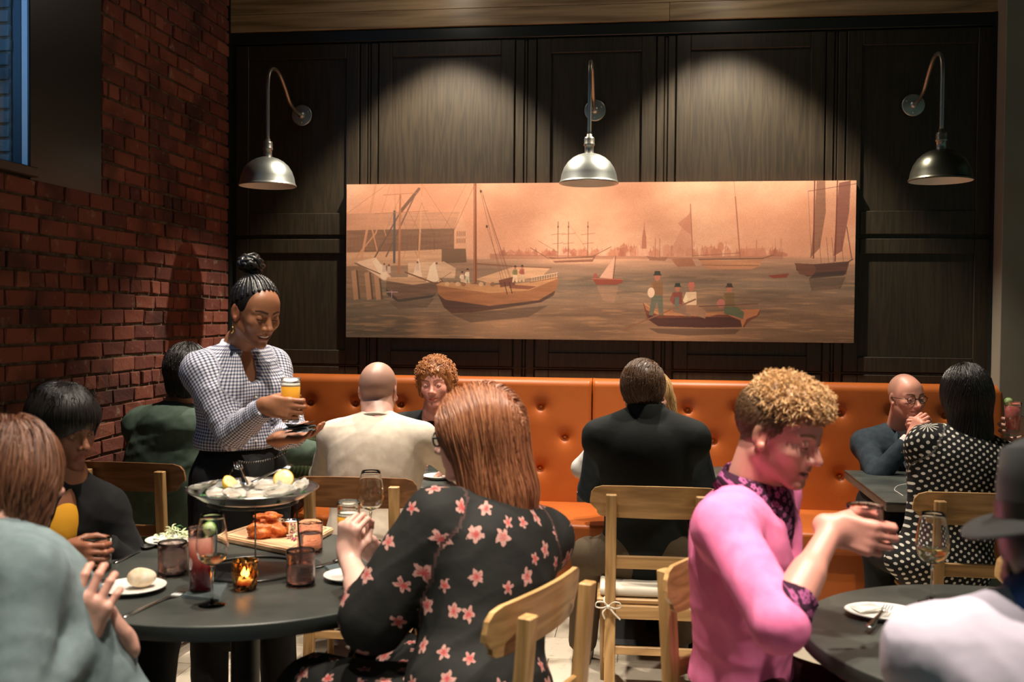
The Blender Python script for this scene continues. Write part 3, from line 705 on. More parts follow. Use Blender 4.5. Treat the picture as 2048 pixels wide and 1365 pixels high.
boxobj('stretcher', (-hw, -.030, 0), (hw, .004, hh), M['canvas'], pt)
# ================================================================== TABLES
def round_table(x, y, r, label):
    t = thing('round_table', label, 'table', (x, y, 0))
    lathobj('tabletop', [(0, .749), (r-.006, .749), (r-.001, .7475), (r, .745), (r, .744)], M['slate'], t, 96)
    lathobj('table_edge', [(r, .744), (r+.001, .738), (r+.001, .712), (r-.003, .709), (0, .709)], M['rim'], t, 96)
    lathobj('pedestal', [(0, .709), (.16, .708), (.16, .70), (.045, .69), (.042, .67), (.042, .05), (.05, .035), (.0, .035)], M['cast'], t, 32)
    b = BM()
    for k in range(4):
        a = PI/4+k*PI/2
        tube(b, [(0, 0, .035), (.15*math.cos(a), .15*math.sin(a), .03), (.30*math.cos(a), .30*math.sin(a), .018), (.33*math.cos(a), .33*math.sin(a), .012)], [.035, .03, .022, .012], 10)
    obj('base', b, M['cast'], t); return t
T1 = (-1.15, 2.86); T2 = (.90, 2.53); ZT_ = .749
round_table(T1[0], T1[1], .54, 'round dark slate table on the left holding the oyster stand')
round_table(T2[0], T2[1], .51, 'round dark slate table at right front with white wine glass')
M['edgewood'] = mat('worn_table_edge', (.085, .068, .05), .55, c2=(.13, .10, .075), scale=20, stretch=(1, 1, 5))
M['marble'] = mat('dark_stone_top', (.035, .042, .038), .33, c2=(.075, .082, .072), scale=7, bump=.1, bscale=60)
def square_table(x0, x1, label):
    xc, yc = (x0+x1)/2, (4.37+5.26)/2; hx, hy = (x1-x0)/2, .445
    t = thing('cafe_table', label, 'table', (xc, yc, 0), 0, 'rectangular tables along the bench')
    boxobj('tabletop', (-hx, -hy, .742), (hx, hy, .75), M['marble'], t, .0015)
    boxobj('table_edge', (-hx+.001, -hy+.001, .708), (hx-.001, hy-.001, .7425), M['edgewood'], t, .002)
    lathobj('pedestal', [(0, .708), (.13, .707), (.13, .70), (.04, .69), (.038, .05), (0, .05)], M['cast'], t, 24)
    boxobj('base', (-.22, -.22, 0), (.22, .22, .05), M['cast'], t, .02)
    return t
square_table(-1.42, -.74, 'dark cafe table between bald man in cream sweater and curly-haired man')
square_table(-.28, .40, 'dark cafe table in front of the man in the black vest')
square_table(.995, 1.68, 'dark stone-topped cafe table where the man in spectacles leans')

# ================================================================== CHAIRS
def panel_mesh(mk):
    "curved plywood back: rounded ends, lower corners stepped in"
    pts = []
    hw, z0, z1 = .245, .752, .872
    top = [(-hw, .815), (-hw+.004, .842), (-hw+.018, .860), (-hw+.045, .869), (-.10, .873), (0, .874), (.10, .873), (hw-.045, .869), (hw-.018, .860), (hw-.004, .842), (hw, .815)]
    bot = [(hw-.004, .797), (hw-.016, .784), (hw-.026, .776), (hw-.028, .764), (hw-.040, .754), (hw-.07, .751), (.08, .751), (0, .751), (-.08, .751), (-hw+.07, .751), (-hw+.040, .754), (-hw+.028, .764), (-hw+.026, .776), (-hw+.016, .784), (-hw+.004, .797)]
    # slice into columns
    P = np.array(top+bot)
    def zt(x):
        T = np.array(top); return np.interp(x, T[:, 0], T[:, 1])
    def zb(x):
        B_ = np.array(bot[::-1]+[]); return np.interp(x, B_[:, 0], B_[:, 1])
    xs = sorted(set([p[0] for p in top+bot]+list(np.linspace(-hw, hw, 25)))); bm = BM(); cols = []
    for x in xs:
        a, c = zt(x), zb(np.clip(x, -hw+.004, hw-.004)); c = min(c, a-.004)
        yc = -.205+.032*(x/hw)**2+(.0)
        th = .0065; col = []
        for (z, s) in ((c, 1), (c+(a-c)*.33, 1), (c+(a-c)*.66, 1), (a, 1), (a, -1), (c+(a-c)*.66, -1), (c+(a-c)*.33, -1), (c, -1)):
            col.append(bm.verts.new((x, yc+s*th-(z-.81)*.12, z)))
        cols.append(col)
    for A, B_ in zip(cols, cols[1:]):
        for k in range(8): bm.faces.new((A[k], A[(k+1) % 8], B_[(k+1) % 8], B_[k]))
    bm.faces.new(cols[0]); bm.faces.new(list(reversed(cols[-1])))
    bmesh.ops.recalc_face_normals(bm, faces=bm.faces); return bm
def bow(bm, c, r=random.Random(4)):
    c = Vector(c)
    for s in (-1, 1):
        p = smoothpath([c, c+Vector((s*.02, -.01, .018)), c+Vector((s*.042, -.012, .016)), c+Vector((s*.045, -.01, .0)), c+Vector((s*.025, -.012, -.004)), c], 5)
        tube(bm, p, .0042, 6, squash=.6)
        p = smoothpath([c, c+Vector((s*.02, -.014, -.02)), c+Vector((s*.045 if s > 0 else s*.012, -.014, -.045))], 5)
        tube(bm, p, .0045, 6, squash=.6)
    sphere(bm, c+Vector((0, -.01, 0)), .008, 8)
def make_chair(label, panel='oakx', cushion=True):
    t = thing('dining_chair', label, 'chair')
    for s in (-1, 1):
        b = BM()
        # rear post: one piece floor to top, raked above the seat
        prof = [(-.235, 0), (-.195, .42), (-.195, .50), (-.222, .845)]
        rings = []
        for y, z in prof:
            w_ = .020; d_ = .0165
            rings.append([b.verts.new((s*.165+dx*w_, y-.018+dy*d_, z)) for dx, dy in ((-1, -1), (1, -1), (1, 1), (-1, 1))])
        for A, B_ in zip(rings, rings[1:]):
            for k in range(4): b.faces.new((A[k], A[(k+1) % 4], B_[(k+1) % 4], B_[k]))
        b.faces.new(list(reversed(rings[0]))); b.faces.new(rings[-1])
        bmesh.ops.bevel(b, geom=[e for e in b.edges], offset=.003, segments=1, affect='EDGES')
        obj('rear_post', b, M['oak'], t, smooth=False)
    for s in (-1, 1):
        b = BM(); tube(b, [(s*.19, .195, 0), (s*.19, .19, .2), (s*.188, .185, .42)], [.013, .017, .018], 12); obj('leg', b, M['oak'], t)
    bp = obj('backrest', panel_mesh(0), M[panel], t, smooth=False)
    for s in (-1, 1):
        for z in (.79, .825): obj('screw_plug', sphere(BM(), (s*.165, -.234-(z-.8)*.08, z), .0045, 8, (1, .5, 1)), M['walnutx'], t)
    boxobj('lower_rail', (-.15, -.222, .565), (.15, -.207, .614), M[panel], t, .003)
    boxobj('seat', (-.215, -.195, .425), (.215, .215, .447), M['oakx'], t, .006)
    for lo, hi in (((-.15, -.215, .375), (.15, -.195, .425)), ((-.172, .17, .375), (.172, .19, .425)), ((-.195, -.17, .375), (-.178, .17, .425)), ((.178, -.17, .375), (.195, .17, .425))):
        boxobj('seat_rail', lo, hi, M['oakx'], t, .002)
    boxobj('stretcher', (-.15, -.228, .245), (.15, -.212, .275), M['oakx'], t, .002)
    for s in (-1, 1): boxobj('stretcher', (s*.18-.008, -.20, .20), (s*.18+.008, .18, .225), M['oak'], t, .002)
    if cushion:
        b = BM(); box(b, (-.205, -.188, .449), (.205, .205, .487), .017, seg=4)
        cu = obj('cushion', b, M['cream'], t)
        for s in (-1, 1):
            b = BM(); bow(b, (s*.172, -.245, .43)); tube(b, smoothpath([(s*.17, -.18, .452), (s*.185, -.2, .45), (s*.186, -.235, .44), (s*.172, -.245, .43)], 4), .004, 6); obj('tie', b, M['cream'], cu)
    return t
def fdir(rz): return np.array([-math.sin(rz), math.cos(rz)])
def chair_at(o, px, py, t, rz, dx=0):
    "put the middle of the backrest at this point"
    p = at(px, py, t)[:2]+fdir(rz)*.215+np.array([math.cos(rz), math.sin(rz)])*dx
    o.location = (p[0], p[1], 0); o.rotation_euler = (0, 0, rz); return p
ch0 = make_chair('oak dining chair with cream tied cushion under the man in black vest')
CA = chair_at(ch0, 1312, 1010, 3.8, 0.03)
chB0 = make_chair('brown-backed wooden chair under the bald man in cream sweater', 'walnutx', True)
CB = chair_at(chB0, 706, 990, 3.96, .05)
R_ = math.radians
c_ = dup(chB0, label='brown-backed wooden chair holding the person in green coat'); CE = chair_at(c_, 252, 960, 4.30, -.03)
c_ = dup(ch0, label='oak chair of the woman in polka-dot blouse, cream cushion beneath'); CFc = chair_at(c_, 1972, 1020, 3.72, 0)
c_ = dup(ch0, label='oak chair under the red-haired woman in floral dress'); CC = chair_at(c_, 1100, 1180, 2.40, R_(70))
c_ = dup(ch0, label='oak chair under the man in the pink sweater'); CD = chair_at(c_, 1425, 1150, 2.76, R_(-131))
c_ = dup(ch0, label='wooden chair at bottom left corner behind woman in grey-blue sweater')
CG = at(40, 1338, 1.86)[:2]; rz = R_(-48); c0 = CG+np.array([math.cos(rz), math.sin(rz)])*-.235+fdir(rz)*.215; c_.location = (c0[0], c0[1], 0); c_.rotation_euler = (0, 0, rz); CG = c0
c_ = dup(ch0, label='oak chair whose rounded back end shows behind the black hat'); rz = R_(158)
CH = at(2000, 1120, 2.85)[:2]; c0 = CH-np.array([math.cos(rz), math.sin(rz)])*.235+fdir(rz)*.215; c_.location = (c0[0], c0[1], 0); c_.rotation_euler = (0, 0, rz)

# ================================================================== TABLEWARE
def P(px, py, z=ZT_): return on_z(px, py, z)
def wine_glass(px, py, label, h=.23, rb=.042, liquid=None, group=None, loc=None):
    p = P(px, py) if loc is None else loc
    t = thing('wine_glass', label, 'glass', p, 0, group)
    zb = h*.43
    def R(u):   # outer bowl radius
        return rb*float(np.interp(u, [0, .03, .08, .16, .26, .38, .52, .7, .85, 1], [.03, .36, .62, .84, .96, 1.0, .975, .89, .80, .70]))
    us = [i/14 for i in range(15)]
    outer = [(R(u), zb+u*(h-zb)) for u in us]; inner = [(max(0, R(u)-.0011), zb+u*(h-zb)+(.002 if i == 0 else 0)) for i, u in enumerate(us)]
    prof = [(0, 0), (.034, 0), (.035, .001), (.034, .002), (.012, .005), (.005, .010), (.0035, .02), (.0033, zb*.8), (.005, zb-.003)]+outer+inner[::-1]+[(0, zb+.002)]
    lathobj('bowl', prof, M['glass'], t, 40)
    if liquid:
        k = liquid[1]; m_ = liquid[0]
        pr = [(0, zb+.003)]+[(max(0, R(u)-.0016), zb+u*(h-zb)) for u in us if .04 < u <= k]+[(R(k)-.0016, zb+k*(h-zb)), (0, zb+k*(h-zb))]
        lathobj('wine', pr, M[m_], t, 36)
    return t
def tumbler(px, py, label, r=.040, h=.095, m='glass', liquid=None, level=.6, name='tumbler', foam=0, loc=None, taper=.0, group=None, thick=.002, cat='glass', rz=0):
    p = P(px, py) if loc is None else loc
    t = thing(name, label, cat, p, rz, group)
    r0 = r*(1-taper)
    n = 40
    ri = lambda z: r0+(r-r0)*z/h
    rib = []
    K = 12
    for i in range(K+1):
        z = .004+(h-.005)*i/K; rib.append((ri(z), z))
    solid = liquid in ('beer', 'redcocktail', 'pinkcocktail')      # opaque drinks touch the outer surface of the glass
    zl = .0095+(h-.01)*level
    if solid: rib = [q for q in rib if q[1] > zl+foam+.001]; rib = [(ri(zl+foam+.001), zl+foam+.001)]+rib
    prof = [(0, 0), (r0-.004, 0), (r0-.001, .002)]+rib+[(ri(h)-thick*.5, h)]+[(ri(z)-thick, z) for _, z in rib[::-1] if z > .008]+[(r0-thick-.003, .009), (0, .008)]
    if solid:
        lathobj('glass_wall', [(ri(z), z) for _, z in rib]+[(ri(h)-thick*.5, h)]+[(ri(z)-thick, z) for _, z in rib[::-1]], M[m], t, n, close=True)
        lathobj('base', [(0, 0), (r0-.004, 0), (r0-.001, .002), (ri(.013), .013), (0, .013)], M[m], t, n)
        lathobj('drink', [(0, .0135), (ri(.0135)-.0005, .0135), (ri(zl), zl-.001), (ri(zl)-.001, zl), (0, zl)], M[liquid], t, n)
        if foam: lathobj('foam', [(0, zl+.0003), (ri(zl)-.0003, zl+.0003), (ri(zl)-.0003, zl+foam-.001), (ri(zl)-.002, zl+foam), (0, zl+foam)], M['foam'], t, n)
        return t
    lathobj('glass_wall', prof, M[m], t, n)
    if liquid:
        zl = .0095+(h-.01)*level
        lathobj('drink', [(0, .0095), (r0-thick-.004, .010), (ri(.012)-thick-.0006, .013), (ri(zl)-thick-.0006, zl-.001), (ri(zl)-thick-.002, zl), (0, zl)], M[liquid], t, n)
        if foam: lathobj('foam', [(0, zl+.0005), (ri(zl)-thick-.0006, zl+.0005), (ri(zl)-thick-.0006, zl+foam-.002), (ri(zl)-thick-.003, zl+foam), (0, zl+foam)], M['foam'], t, n)
    return t
def lime_wheel(name, c, r, parent, rot=(0, 0, 0)):
    b = BM(); tube(b, [(0, -.003, 0), (0, .003, 0)], r, 24); o = obj(name, b, M['lime'], parent, loc=c, rot=rot)
    b = BM(); tube(b, [(0, -.0034, 0), (0, .0034, 0)], r*.86, 24); obj('flesh', b, M['limef'], o)
    return o
GR = 'ribbed rose tumblers on the oyster table'
tumbler(345, 1152, 'ribbed rose tumbler left of the red cocktail, front of pale salad plate', .0405, .098, 'pinkglass', 'water', .8, 'ribbed_tumbler', group=GR)
tumbler(601, 1172, 'nearest ribbed rose tumbler, right of the candle', .0395, .10, 'pinkglass', 'water', .55, 'ribbed_tumbler', group=GR)
tumbler(620, 1106, 'ribbed rose tumbler standing against the corner of the wooden board', .0395, .10, 'pinkglass', 'water', .6, 'ribbed_tumbler', group=GR)
ct = tumbler(402, 1187, 'tall red cocktail in a highball glass with lime', .034, .178, 'glass', 'redcocktail', .86, 'highball_glass', taper=.12)
rr_ = random.Random(9)
for k in range(6):
    b = BM(); s = .011; box(b, (-s, -s, -s), (s, s, s), .003)
    obj('ice_cube', b, M['ice'], ct, smooth=False, loc=(rr_.uniform(-.012, .012), rr_.uniform(-.012, .012), .150+k*.004), rot=(rr_.random()*3, rr_.random()*3, 0))
lime_wheel('lime_slice', (.026, -.008, .176), .020, ct, (0, .5, .2))
wine_glass(424, 1211, 'near-empty stemmed glass at front of the oyster table, reflecting candle', .235, .041, ('wine', .20))
wine_glass(741, 1083, 'empty wine glass at the back right of the oyster table', .235, .044, ('wine', .06))
wine_glass(1863, 1208, 'wine glass a third full of white wine on right front table', .242, .043, ('wine', .30))
# candle
cn = thing('candle_holder', 'amber cut-glass candle holder with a lit tea light', 'candle', P(490, 1181))
b = BM(); n = 18
rows = [(.024, 0), (.029, .006), (.031, .02), (.033, .04), (.035, .062), (.036, .082)]
rg = []
for i, (r, z) in enumerate(rows): rg.append([b.verts.new(((r+(.0022 if (k+i) % 2 else -.001))*math.cos(2*PI*k/n), (r+(.0022 if (k+i) % 2 else -.001))*math.sin(2*PI*k/n), z)) for k in range(n)])
rin = [(.031, .082), (.028, .02), (.024, .012)]
for r, z in rin: rg.append([b.verts.new((r*math.cos(2*PI*k/n), r*math.sin(2*PI*k/n), z)) for k in range(n)])
for A, B_ in zip(rg, rg[1:]):
    for k in range(n): b.faces.new((A[k], A[(k+1) % n], B_[(k+1) % n], B_[k]))
b.faces.new(list(reversed(rg[0]))); b.faces.new(rg[-1])
obj('holder', b, M['amberglass'], cn, smooth=False)
lathobj('wax', [(0, .0125), (.019, .0125), (.0195, .03), (.017, .031), (0, .030)], M['wax'], cn, 24)
b = BM(); tube(b, [(0, 0, .0305), (.001, 0, .038)], .0007, 6); obj('wick', b, M['blackmat'], cn)
lathobj('flame', [(0, .036), (.0045, .041), (.0062, .047), (.005, .055), (.0025, .064), (0, .072)], M['flame'], cn, 16)
# plates
def plate(px, py, r, label, loc=None, sq=1.0, group='small white plates', rz=0):
    p = P(px, py) if loc is None else loc
    t = lathobj('plate', [(0, .0), (r*.6, 0), (r*.62, .003), (r*.9, .011), (r, .014), (r, .0165), (r*.97, .017), (r*.86, .0135), (r*.62, .007), (0, .006)], M['plate'], None, 48, loc=p)
    t.scale = (1, sq, 1); t.rotation_euler = (0, 0, rz)
    return tag(t, label, 'plate', group)
plate(265, 1183, .088, 'white plate carrying a bread roll')
plate(700, 1160, .075, 'white side plate beneath the red-haired woman\'s forearm')
plate(340, 1088, .078, 'white plate heaped with pale salad, behind the ribbed tumbler')
plate(1764, 1234, .092, 'oval white plate with a fork on right front table', sq=.8)
plate(0, 0, .075, 'white saucer at table edge beside the bald man\'s right arm', loc=(-.93, 4.62, .7505))
def blob(name, loc, r3, m, amp=.15, fr=40, seed=0, parent=None, rz=0, sub=3):
    bm = BM(); bmesh.ops.create_icosphere(bm, subdivisions=sub, radius=1)
    rs = np.random.default_rng(seed); a = rs.uniform(-fr, fr, (6, 3))/20; ph = rs.uniform(0, 6, 6)
    for v in bm.verts:
        c = np.array(v.co); d = 1+amp*np.sin(a@c*2.2+ph).sum()/3
        v.co = Vector(c*d*np.array(r3))
    return obj(name, bm, m, parent, loc=loc, rot=(0, 0, rz))
p = P(284, 1181)
tag(blob('bread_roll', (p[0], p[1], ZT_+.034), (.036, .028, .026), M['bread'], .10, 30, 3, rz=.5), 'floured bread roll on the white plate at left', 'bread')
p = P(342, 1085)
sd = thing('salad', 'pale shredded salad heaped on the back left plate', 'salad', (p[0]+.015, p[1], ZT_+.012))
for k in range(46):
    a = rr_.random()*6.3; q = rr_.random()**.6*.062; h_ = (.06-q)*.75
    b = BM(); tube(b, smoothpath([(-.012, 0, 0), (0, rr_.uniform(-.005, .005), .006), (.014, 0, 0)], 3), [.002, .003, .0035, .004, .0035, .003, .002], 5, squash=.5)
    obj('shred', b, M['slaw'] if k % 4 else M['parsley'] if k % 8 else M['limef'], sd, loc=(q*math.cos(a), q*math.sin(a), .006+rr_.random()*max(.004, h_)), rot=(rr_.uniform(-.6, .6), rr_.uniform(-.7, .7), rr_.random()*6))
# cutlery
def cutlery(kind, p0, p1, label, z=ZT_+.001, m='steel', lift=0):
    a, c = (P(*p0, z) if len(p0) == 2 else np.array(p0)), (P(*p1, z) if len(p1) == 2 else np.array(p1))
    L_ = np.linalg.norm(c-a); ang = math.atan2(c[1]-a[1], c[0]-a[0])
    b = BM()
    def slab(pts, z0, th):   # pts (x, halfwidth, dz) along the length
        prev = None
        for x, w_, dz in pts:
            r = [b.verts.new((x*L_, w_, z0+dz)), b.verts.new((x*L_, -w_, z0+dz)), b.verts.new((x*L_, -w_, z0+dz+th)), b.verts.new((x*L_, w_, z0+dz+th))]
            if prev:
                for k in range(4): b.faces.new((prev[k], prev[(k+1) % 4], r[(k+1) % 4], r[k]))
            else: b.faces.new(list(reversed(r)))
            prev = r
        b.faces.new(prev)
    hd = [(0, .004, 0), (.02, .008, 0), (.12, .009, 0), (.35, .006, .003), (.62, .003, .005)]
    if kind == 'fork':
        slab(hd+[(.70, .006, .004), (.76, .012, .001), (.80, .0125, 0)], 0, .002)
        for k in range(4):
            y = -.0105+k*.007
            pr = b.verts[:] and None
            tube(b, [(.79*L_, y, .001), (.90*L_, y, .003), (1.0*L_, y, .008)], [.0022, .0018, .001], 6)
    elif kind == 'spoon':
        slab(hd, 0, .002)
        res_ = bmesh.ops.create_uvsphere(b, u_segments=18, v_segments=10, radius=1)
        for v in res_['verts']:
            zz = v.co.z; v.co = Vector((L_*.84+v.co.x*L_*.16, v.co.y*.021, .009+(-abs(zz)*.007 if zz < 0 else -abs(zz)*.005)))
    else:
        slab([(0, .006, 0), (.03, .009, 0), (.3, .0085, .001), (.45, .006, .001)], 0, .007)
        slab([(.44, .004, .002), (.48, .010, .002), (.8, .011, .002), (.93, .008, .002), (1, .001, .002)], 0, .0014)
    bmesh.ops.recalc_face_normals(b, faces=b.faces)
    o = obj(kind, b, M[m], None, loc=tuple(a), rot=(0, -math.atan2(c[2]-a[2], L_) if len(p0) > 2 else 0, ang))
    return tag(o, label, 'cutlery')
cutlery('spoon', (229, 1127), (312, 1090), 'spoon leaning towards the salad plate, left of ribbed tumbler', ZT_+.002)
cutlery('knife', (148, 1174), (298, 1154), 'table knife behind the bread plate')
cutlery('fork', (245, 1236), (374, 1183), 'fork lying in front of the bread plate')
cutlery('knife', (700, 1118), (628, 1138), 'dark-looking knife near the red-haired woman\'s hands', m='wire')
p1_ = P(1737, 1256, ZT_+.019); p2_ = P(1778, 1216, ZT_+.019)
cutlery('fork', tuple(p1_), tuple(p2_), 'fork resting on the oval plate at right front')
def napkin(pts, label, m='napkin', z=ZT_+.0005, name='napkin', layers=3):
    b = BM()
    W_ = [P(*q, z) for q in pts]
    for l in range(layers):
        o_ = l*.0022; sh = 1-.03*l; c = sum(W_)/len(W_)
        lo = [b.verts.new(tuple(c+(q-c)*sh+np.array([0, 0, o_]))) for q in W_]; hi = [b.verts.new(tuple(c+(q-c)*sh+np.array([0, 0, o_+.0018]))) for q in W_]
        b.faces.new(lo[::-1]); b.faces.new(hi)
        for k in range(len(lo)): b.faces.new((lo[k], lo[(k+1) % len(lo)], hi[(k+1) % len(lo)], hi[k]))
    bmesh.ops.recalc_face_normals(b, faces=b.faces)
    return tag(obj(name, b, M[m], None, smooth=False), label, 'napkin')
napkin([(362, 1196), (392, 1168), (458, 1170), (440, 1206)], 'slate blue napkin beneath the tall red cocktail')
napkin([(648, 1136), (700, 1126), (708, 1150), (668, 1154)], 'slate blue napkin in front of the red-haired woman')
# folded white napkin on the oval plate
p = P(1735, 1228)
b = BM(); 
for l in range(3): box(b, (-.04+l*.004, -.028, .0075+l*.0025), (.04-l*.006, .028-l*.006, .0098+l*.0025), .001, rot=RZ(.1*l))
tag(obj('folded_napkin', b, M['plate'], None, loc=(p[0], p[1], ZT_+.006), rot=(0, 0, .4)), 'folded white paper napkin on the oval plate', 'napkin')
# wooden serving board with chicken, slaw, sauce cup
BB = [P(433, 1071, ZT_+.02), P(586, 1102, ZT_+.02), P(668, 1056, ZT_+.02), P(548, 1034, ZT_+.02)]
b = BM(); lo = [b.verts.new((q[0], q[1], ZT_+.001)) for q in BB]; hi = [b.verts.new((q[0], q[1], ZT_+.020)) for q in BB]
b.faces.new(lo[::-1]); b.faces.new(hi)
for k in range(4): b.faces.new((lo[k], lo[(k+1) % 4], hi[(k+1) % 4], hi[k]))
bmesh.ops.recalc_face_normals(b, faces=b.faces); bmesh.ops.bevel(b, geom=b.edges[:], offset=.004, segments=2, affect='EDGES')
bd = obj('serving_board', b, M['board'], None, smooth=False); tag(bd, 'pale wooden serving board with fried chicken on it', 'board')
gi = []
for q in BB: c = sum(BB)/4; gi.append(c+(q-c)*.86)
b = BM(); g_ = [Vector((q[0], q[1], ZT_+.0203)) for q in gi]; tube(b, g_+[g_[0]], .0022, 6, squash=.3); obj('groove', b, M['walnutx'], bd)
ZB_ = ZT_+.02
for k, (px, py, rx_, ry_, rz_, lb) in enumerate([(518, 1077, .040, .026, .024, 'left piece of red fried chicken on the wooden board'), (552, 1074, .044, .028, .022, 'right piece of red fried chicken on the wooden board'), (536, 1066, .044, .022, .020, 'fried chicken wing laid over the two larger pieces')]):
    p = P(px, py, ZB_); z = ZB_+rz_*1.02+(.030 if k == 2 else 0)
    tag(blob('fried_chicken', (p[0], p[1], z), (rx_, ry_, rz_), M['chicken'], .30, 60, 11+k, rz=.4*k, sub=4), lb, 'chicken', 'fried chicken on the board')
p = P(582, 1072, ZB_)
rk = thing('sauce_cup', 'small steel cup of white sauce on the wooden board', 'cup', (p[0], p[1], ZB_))
lathobj('cup', [(0, 0), (.019, 0), (.020, .003), (.0225, .03), (.026, .046), (.032, .050), (.032, .0515), (.0255, .048), (.0215, .03), (.019, .004), (0, .003)], M['chrome'], rk, 32)
lathobj('sauce', [(0, .020), (.0205, .020), (.0245, .045), (.012, .048), (0, .047)], M['white_sauce'], rk, 24)
p = P(600, 1078, ZB_)
sw = thing('slaw', 'small heap of green and purple slaw beside the sauce cup', 'salad', (p[0], p[1], ZB_))
for k in range(34):
    a = rr_.random()*6.3; q = rr_.random()**.6*.038
    b = BM(); tube(b, smoothpath([(-.011, 0, 0), (0, .003, .004), (.012, 0, 0)], 3), [.0015, .003, .0035, .0035, .003, .0025, .0015], 5, squash=.5)
    obj('shred', b, M['slaw'] if k % 3 else M['redcab'], sw, loc=(q*math.cos(a), q*math.sin(a), .004+rr_.random()*(.042-q)*.6), rot=(rr_.uniform(-.6, .6), rr_.uniform(-.7, .7), rr_.random()*6))
# oyster stand and platter
M['dish'] = mat('satin_steel_dish', (.70, .70, .68), .24, metal=1)
oc = on_z(506, 1141, ZT_)
st = thing('oyster_stand', 'three-legged wire stand carrying the oyster dish', 'stand', (oc[0], oc[1], ZT_))
ZD = .205
b = BM(); tube(b, [(.15*math.cos(a), .15*math.sin(a), .004) for a in np.linspace(0, 2*PI, 49)], .0038, 8, cap=False); obj('base_ring', b, M['wire'], st)
b = BM(); tube(b, [(.128*math.cos(a), .128*math.sin(a), ZD-.004) for a in np.linspace(0, 2*PI, 49)], .003, 8, cap=False); obj('top_ring', b, M['wire'], st)
for a in (-2.0, -1.15, .05, 1.9):
    b = BM(); tube(b, [(.15*math.cos(a), .15*math.sin(a), .004), (.145*math.cos(a), .145*math.sin(a), .02), (.128*math.cos(a), .128*math.sin(a), ZD-.004)], .0024, 8); obj('leg', b, M['wire'], st)
dz = ZT_+ZD
pl_ = lathobj('oyster_dish', [(0, 0), (.12, 0), (.150, .010), (.176, .028), (.188, .034), (.190, .036), (.189, .038), (.176, .0315), (.149, .0135), (.12, .004), (0, .004)], M['dish'], None, 72, loc=(oc[0], oc[1], dz+.002))
tag(pl_, 'round polished steel dish of oysters raised on the wire stand', 'dish')
def oyster(x, y, z, rz, s, label, til=(0, 0)):
    s *= 1.22
    t = thing('oyster', label, 'oyster', (oc[0]+x, oc[1]+y, dz+z+.004), rz, 'oysters on the raised dish')
    t.rotation_euler = (til[0], til[1], rz)
    b = BM(); n = 22; rings = []
    def out(a): return s*(1+.34*math.cos(a))*(1+.05*math.sin(5*a+x*90)+.035*math.sin(9*a)), s*.72*(1+.06*math.sin(4*a+y*70))
    prof = [(0, .0), (.5, .002), (.85, .008), (1.0, .016), (1.0, .018), (.88, .0125), (.6, .008), (.3, .007), (0, .007)]
    for f_, z_ in prof:
        if f_ == 0: rings.append([b.verts.new((0, 0, z_))])
        else:
            row = []
            for k in range(n):
                a = 2*PI*k/n; rx_, ry_ = out(a); row.append(b.verts.new((f_*rx_*math.cos(a), f_*ry_*math.sin(a), z_+(.0025*math.sin(7*a+x*50) if f_ > .8 else 0))))
            rings.append(row)
    for A, B_ in zip(rings, rings[1:]):
        for k in range(n):
            u = []
            for v in (A[k % len(A)], A[(k+1) % len(A)], B_[(k+1) % len(B_)], B_[k % len(B_)]):
                if v not in u: u.append(v)
            b.faces.new(u)
    bmesh.ops.recalc_face_normals(b, faces=b.faces); obj('shell', b, M['oyster'], t)
    blob('meat', (.003, 0, .0115), (s*.72, s*.42, .0055), M['oystermeat'], .14, 40, int(abs(x)*1000), t)
oy = [(-.135, -.02, .03, 2.9, .040, 'long oyster at the far left rim of the dish', (0, .25)), (-.085, -.062, .012, .3, .036, 'oyster at the front left of the dish', (.2, 0)), (-.03, -.088, .016, 1.2, .034, 'oyster at the middle front edge of the dish', (.35, 0)), (.035, -.075, .012, .5, .033, 'oyster right of the middle front edge of the dish', (.25, 0)),
      (.095, -.052, .022, -.3, .042, 'large pale oyster at the right front of the dish', (.25, -.15)), (.04, -.005, .028, .2, .036, 'oyster in the centre right, just in front of the lemon half', (.3, 0)), (-.03, .035, .028, 1.0, .036, 'oyster at the back centre of the dish under the fork', (.3, 0)), (.140, .0, .03, 1.4, .028, 'small oyster by the right rim of the dish', (0, -.3)), (-.05, -.012, .028, .4, .030, 'oyster in the centre left beside the lemon wedge', (.2, 0)), (-.085, .07, .012, 2.2, .034, 'oyster at the back left rim of the dish', (-.15, 0))]
for q in oy: oyster(*q)
def lemon_half(x, y, z, rot, label, r=.030):
    t = thing('lemon_half', label, 'lemon', (oc[0]+x, oc[1]+y, dz+z)); t.rotation_euler = rot
    lathobj('rind', [(0, -.036*r/.03), (r*.25, -.034*r/.03), (r*.6, -.028*r/.03), (r*.88, -.015*r/.03), (r, 0), (r*.93, .0003), (0, .0002)], M['lemon_rind'], t, 30)
    lathobj('flesh', [(0, .0012), (r*.86, .0012), (r*.90, .0004)], M['lemon'], t, 30)
lemon_half(.082, .028, .062, (1.05, .25, .1), 'lemon half standing up at the back right of the dish')
lemon_half(-.062, -.018, .056, (.5, .7, .3), 'lemon wedge lying among the oysters at left', .024)
g = BM()
for k in range(150):
    a = rr_.random()*6.3; q = .08+.075*rr_.random(); x, y = q*math.cos(a), q*math.sin(a)
    if y > .05 and k % 3: continue
    for s in range(3):
        res_ = bmesh.ops.create_circle(g, cap_ends=True, segments=6, radius=.007)
        bmesh.ops.scale(g, vec=(1, .55, 1), verts=res_['verts']); bmesh.ops.rotate(g, cent=(0, 0, 0), matrix=Matrix.Rotation(rr_.uniform(-1, 1), 3, 'X')@Matrix.Rotation(rr_.random()*6, 3, 'Z'), verts=res_['verts'])
        bmesh.ops.translate(g, vec=(oc[0]+x+rr_.uniform(-.008, .008), oc[1]+y, dz+.014+.01*rr_.random()), verts=res_['verts'])
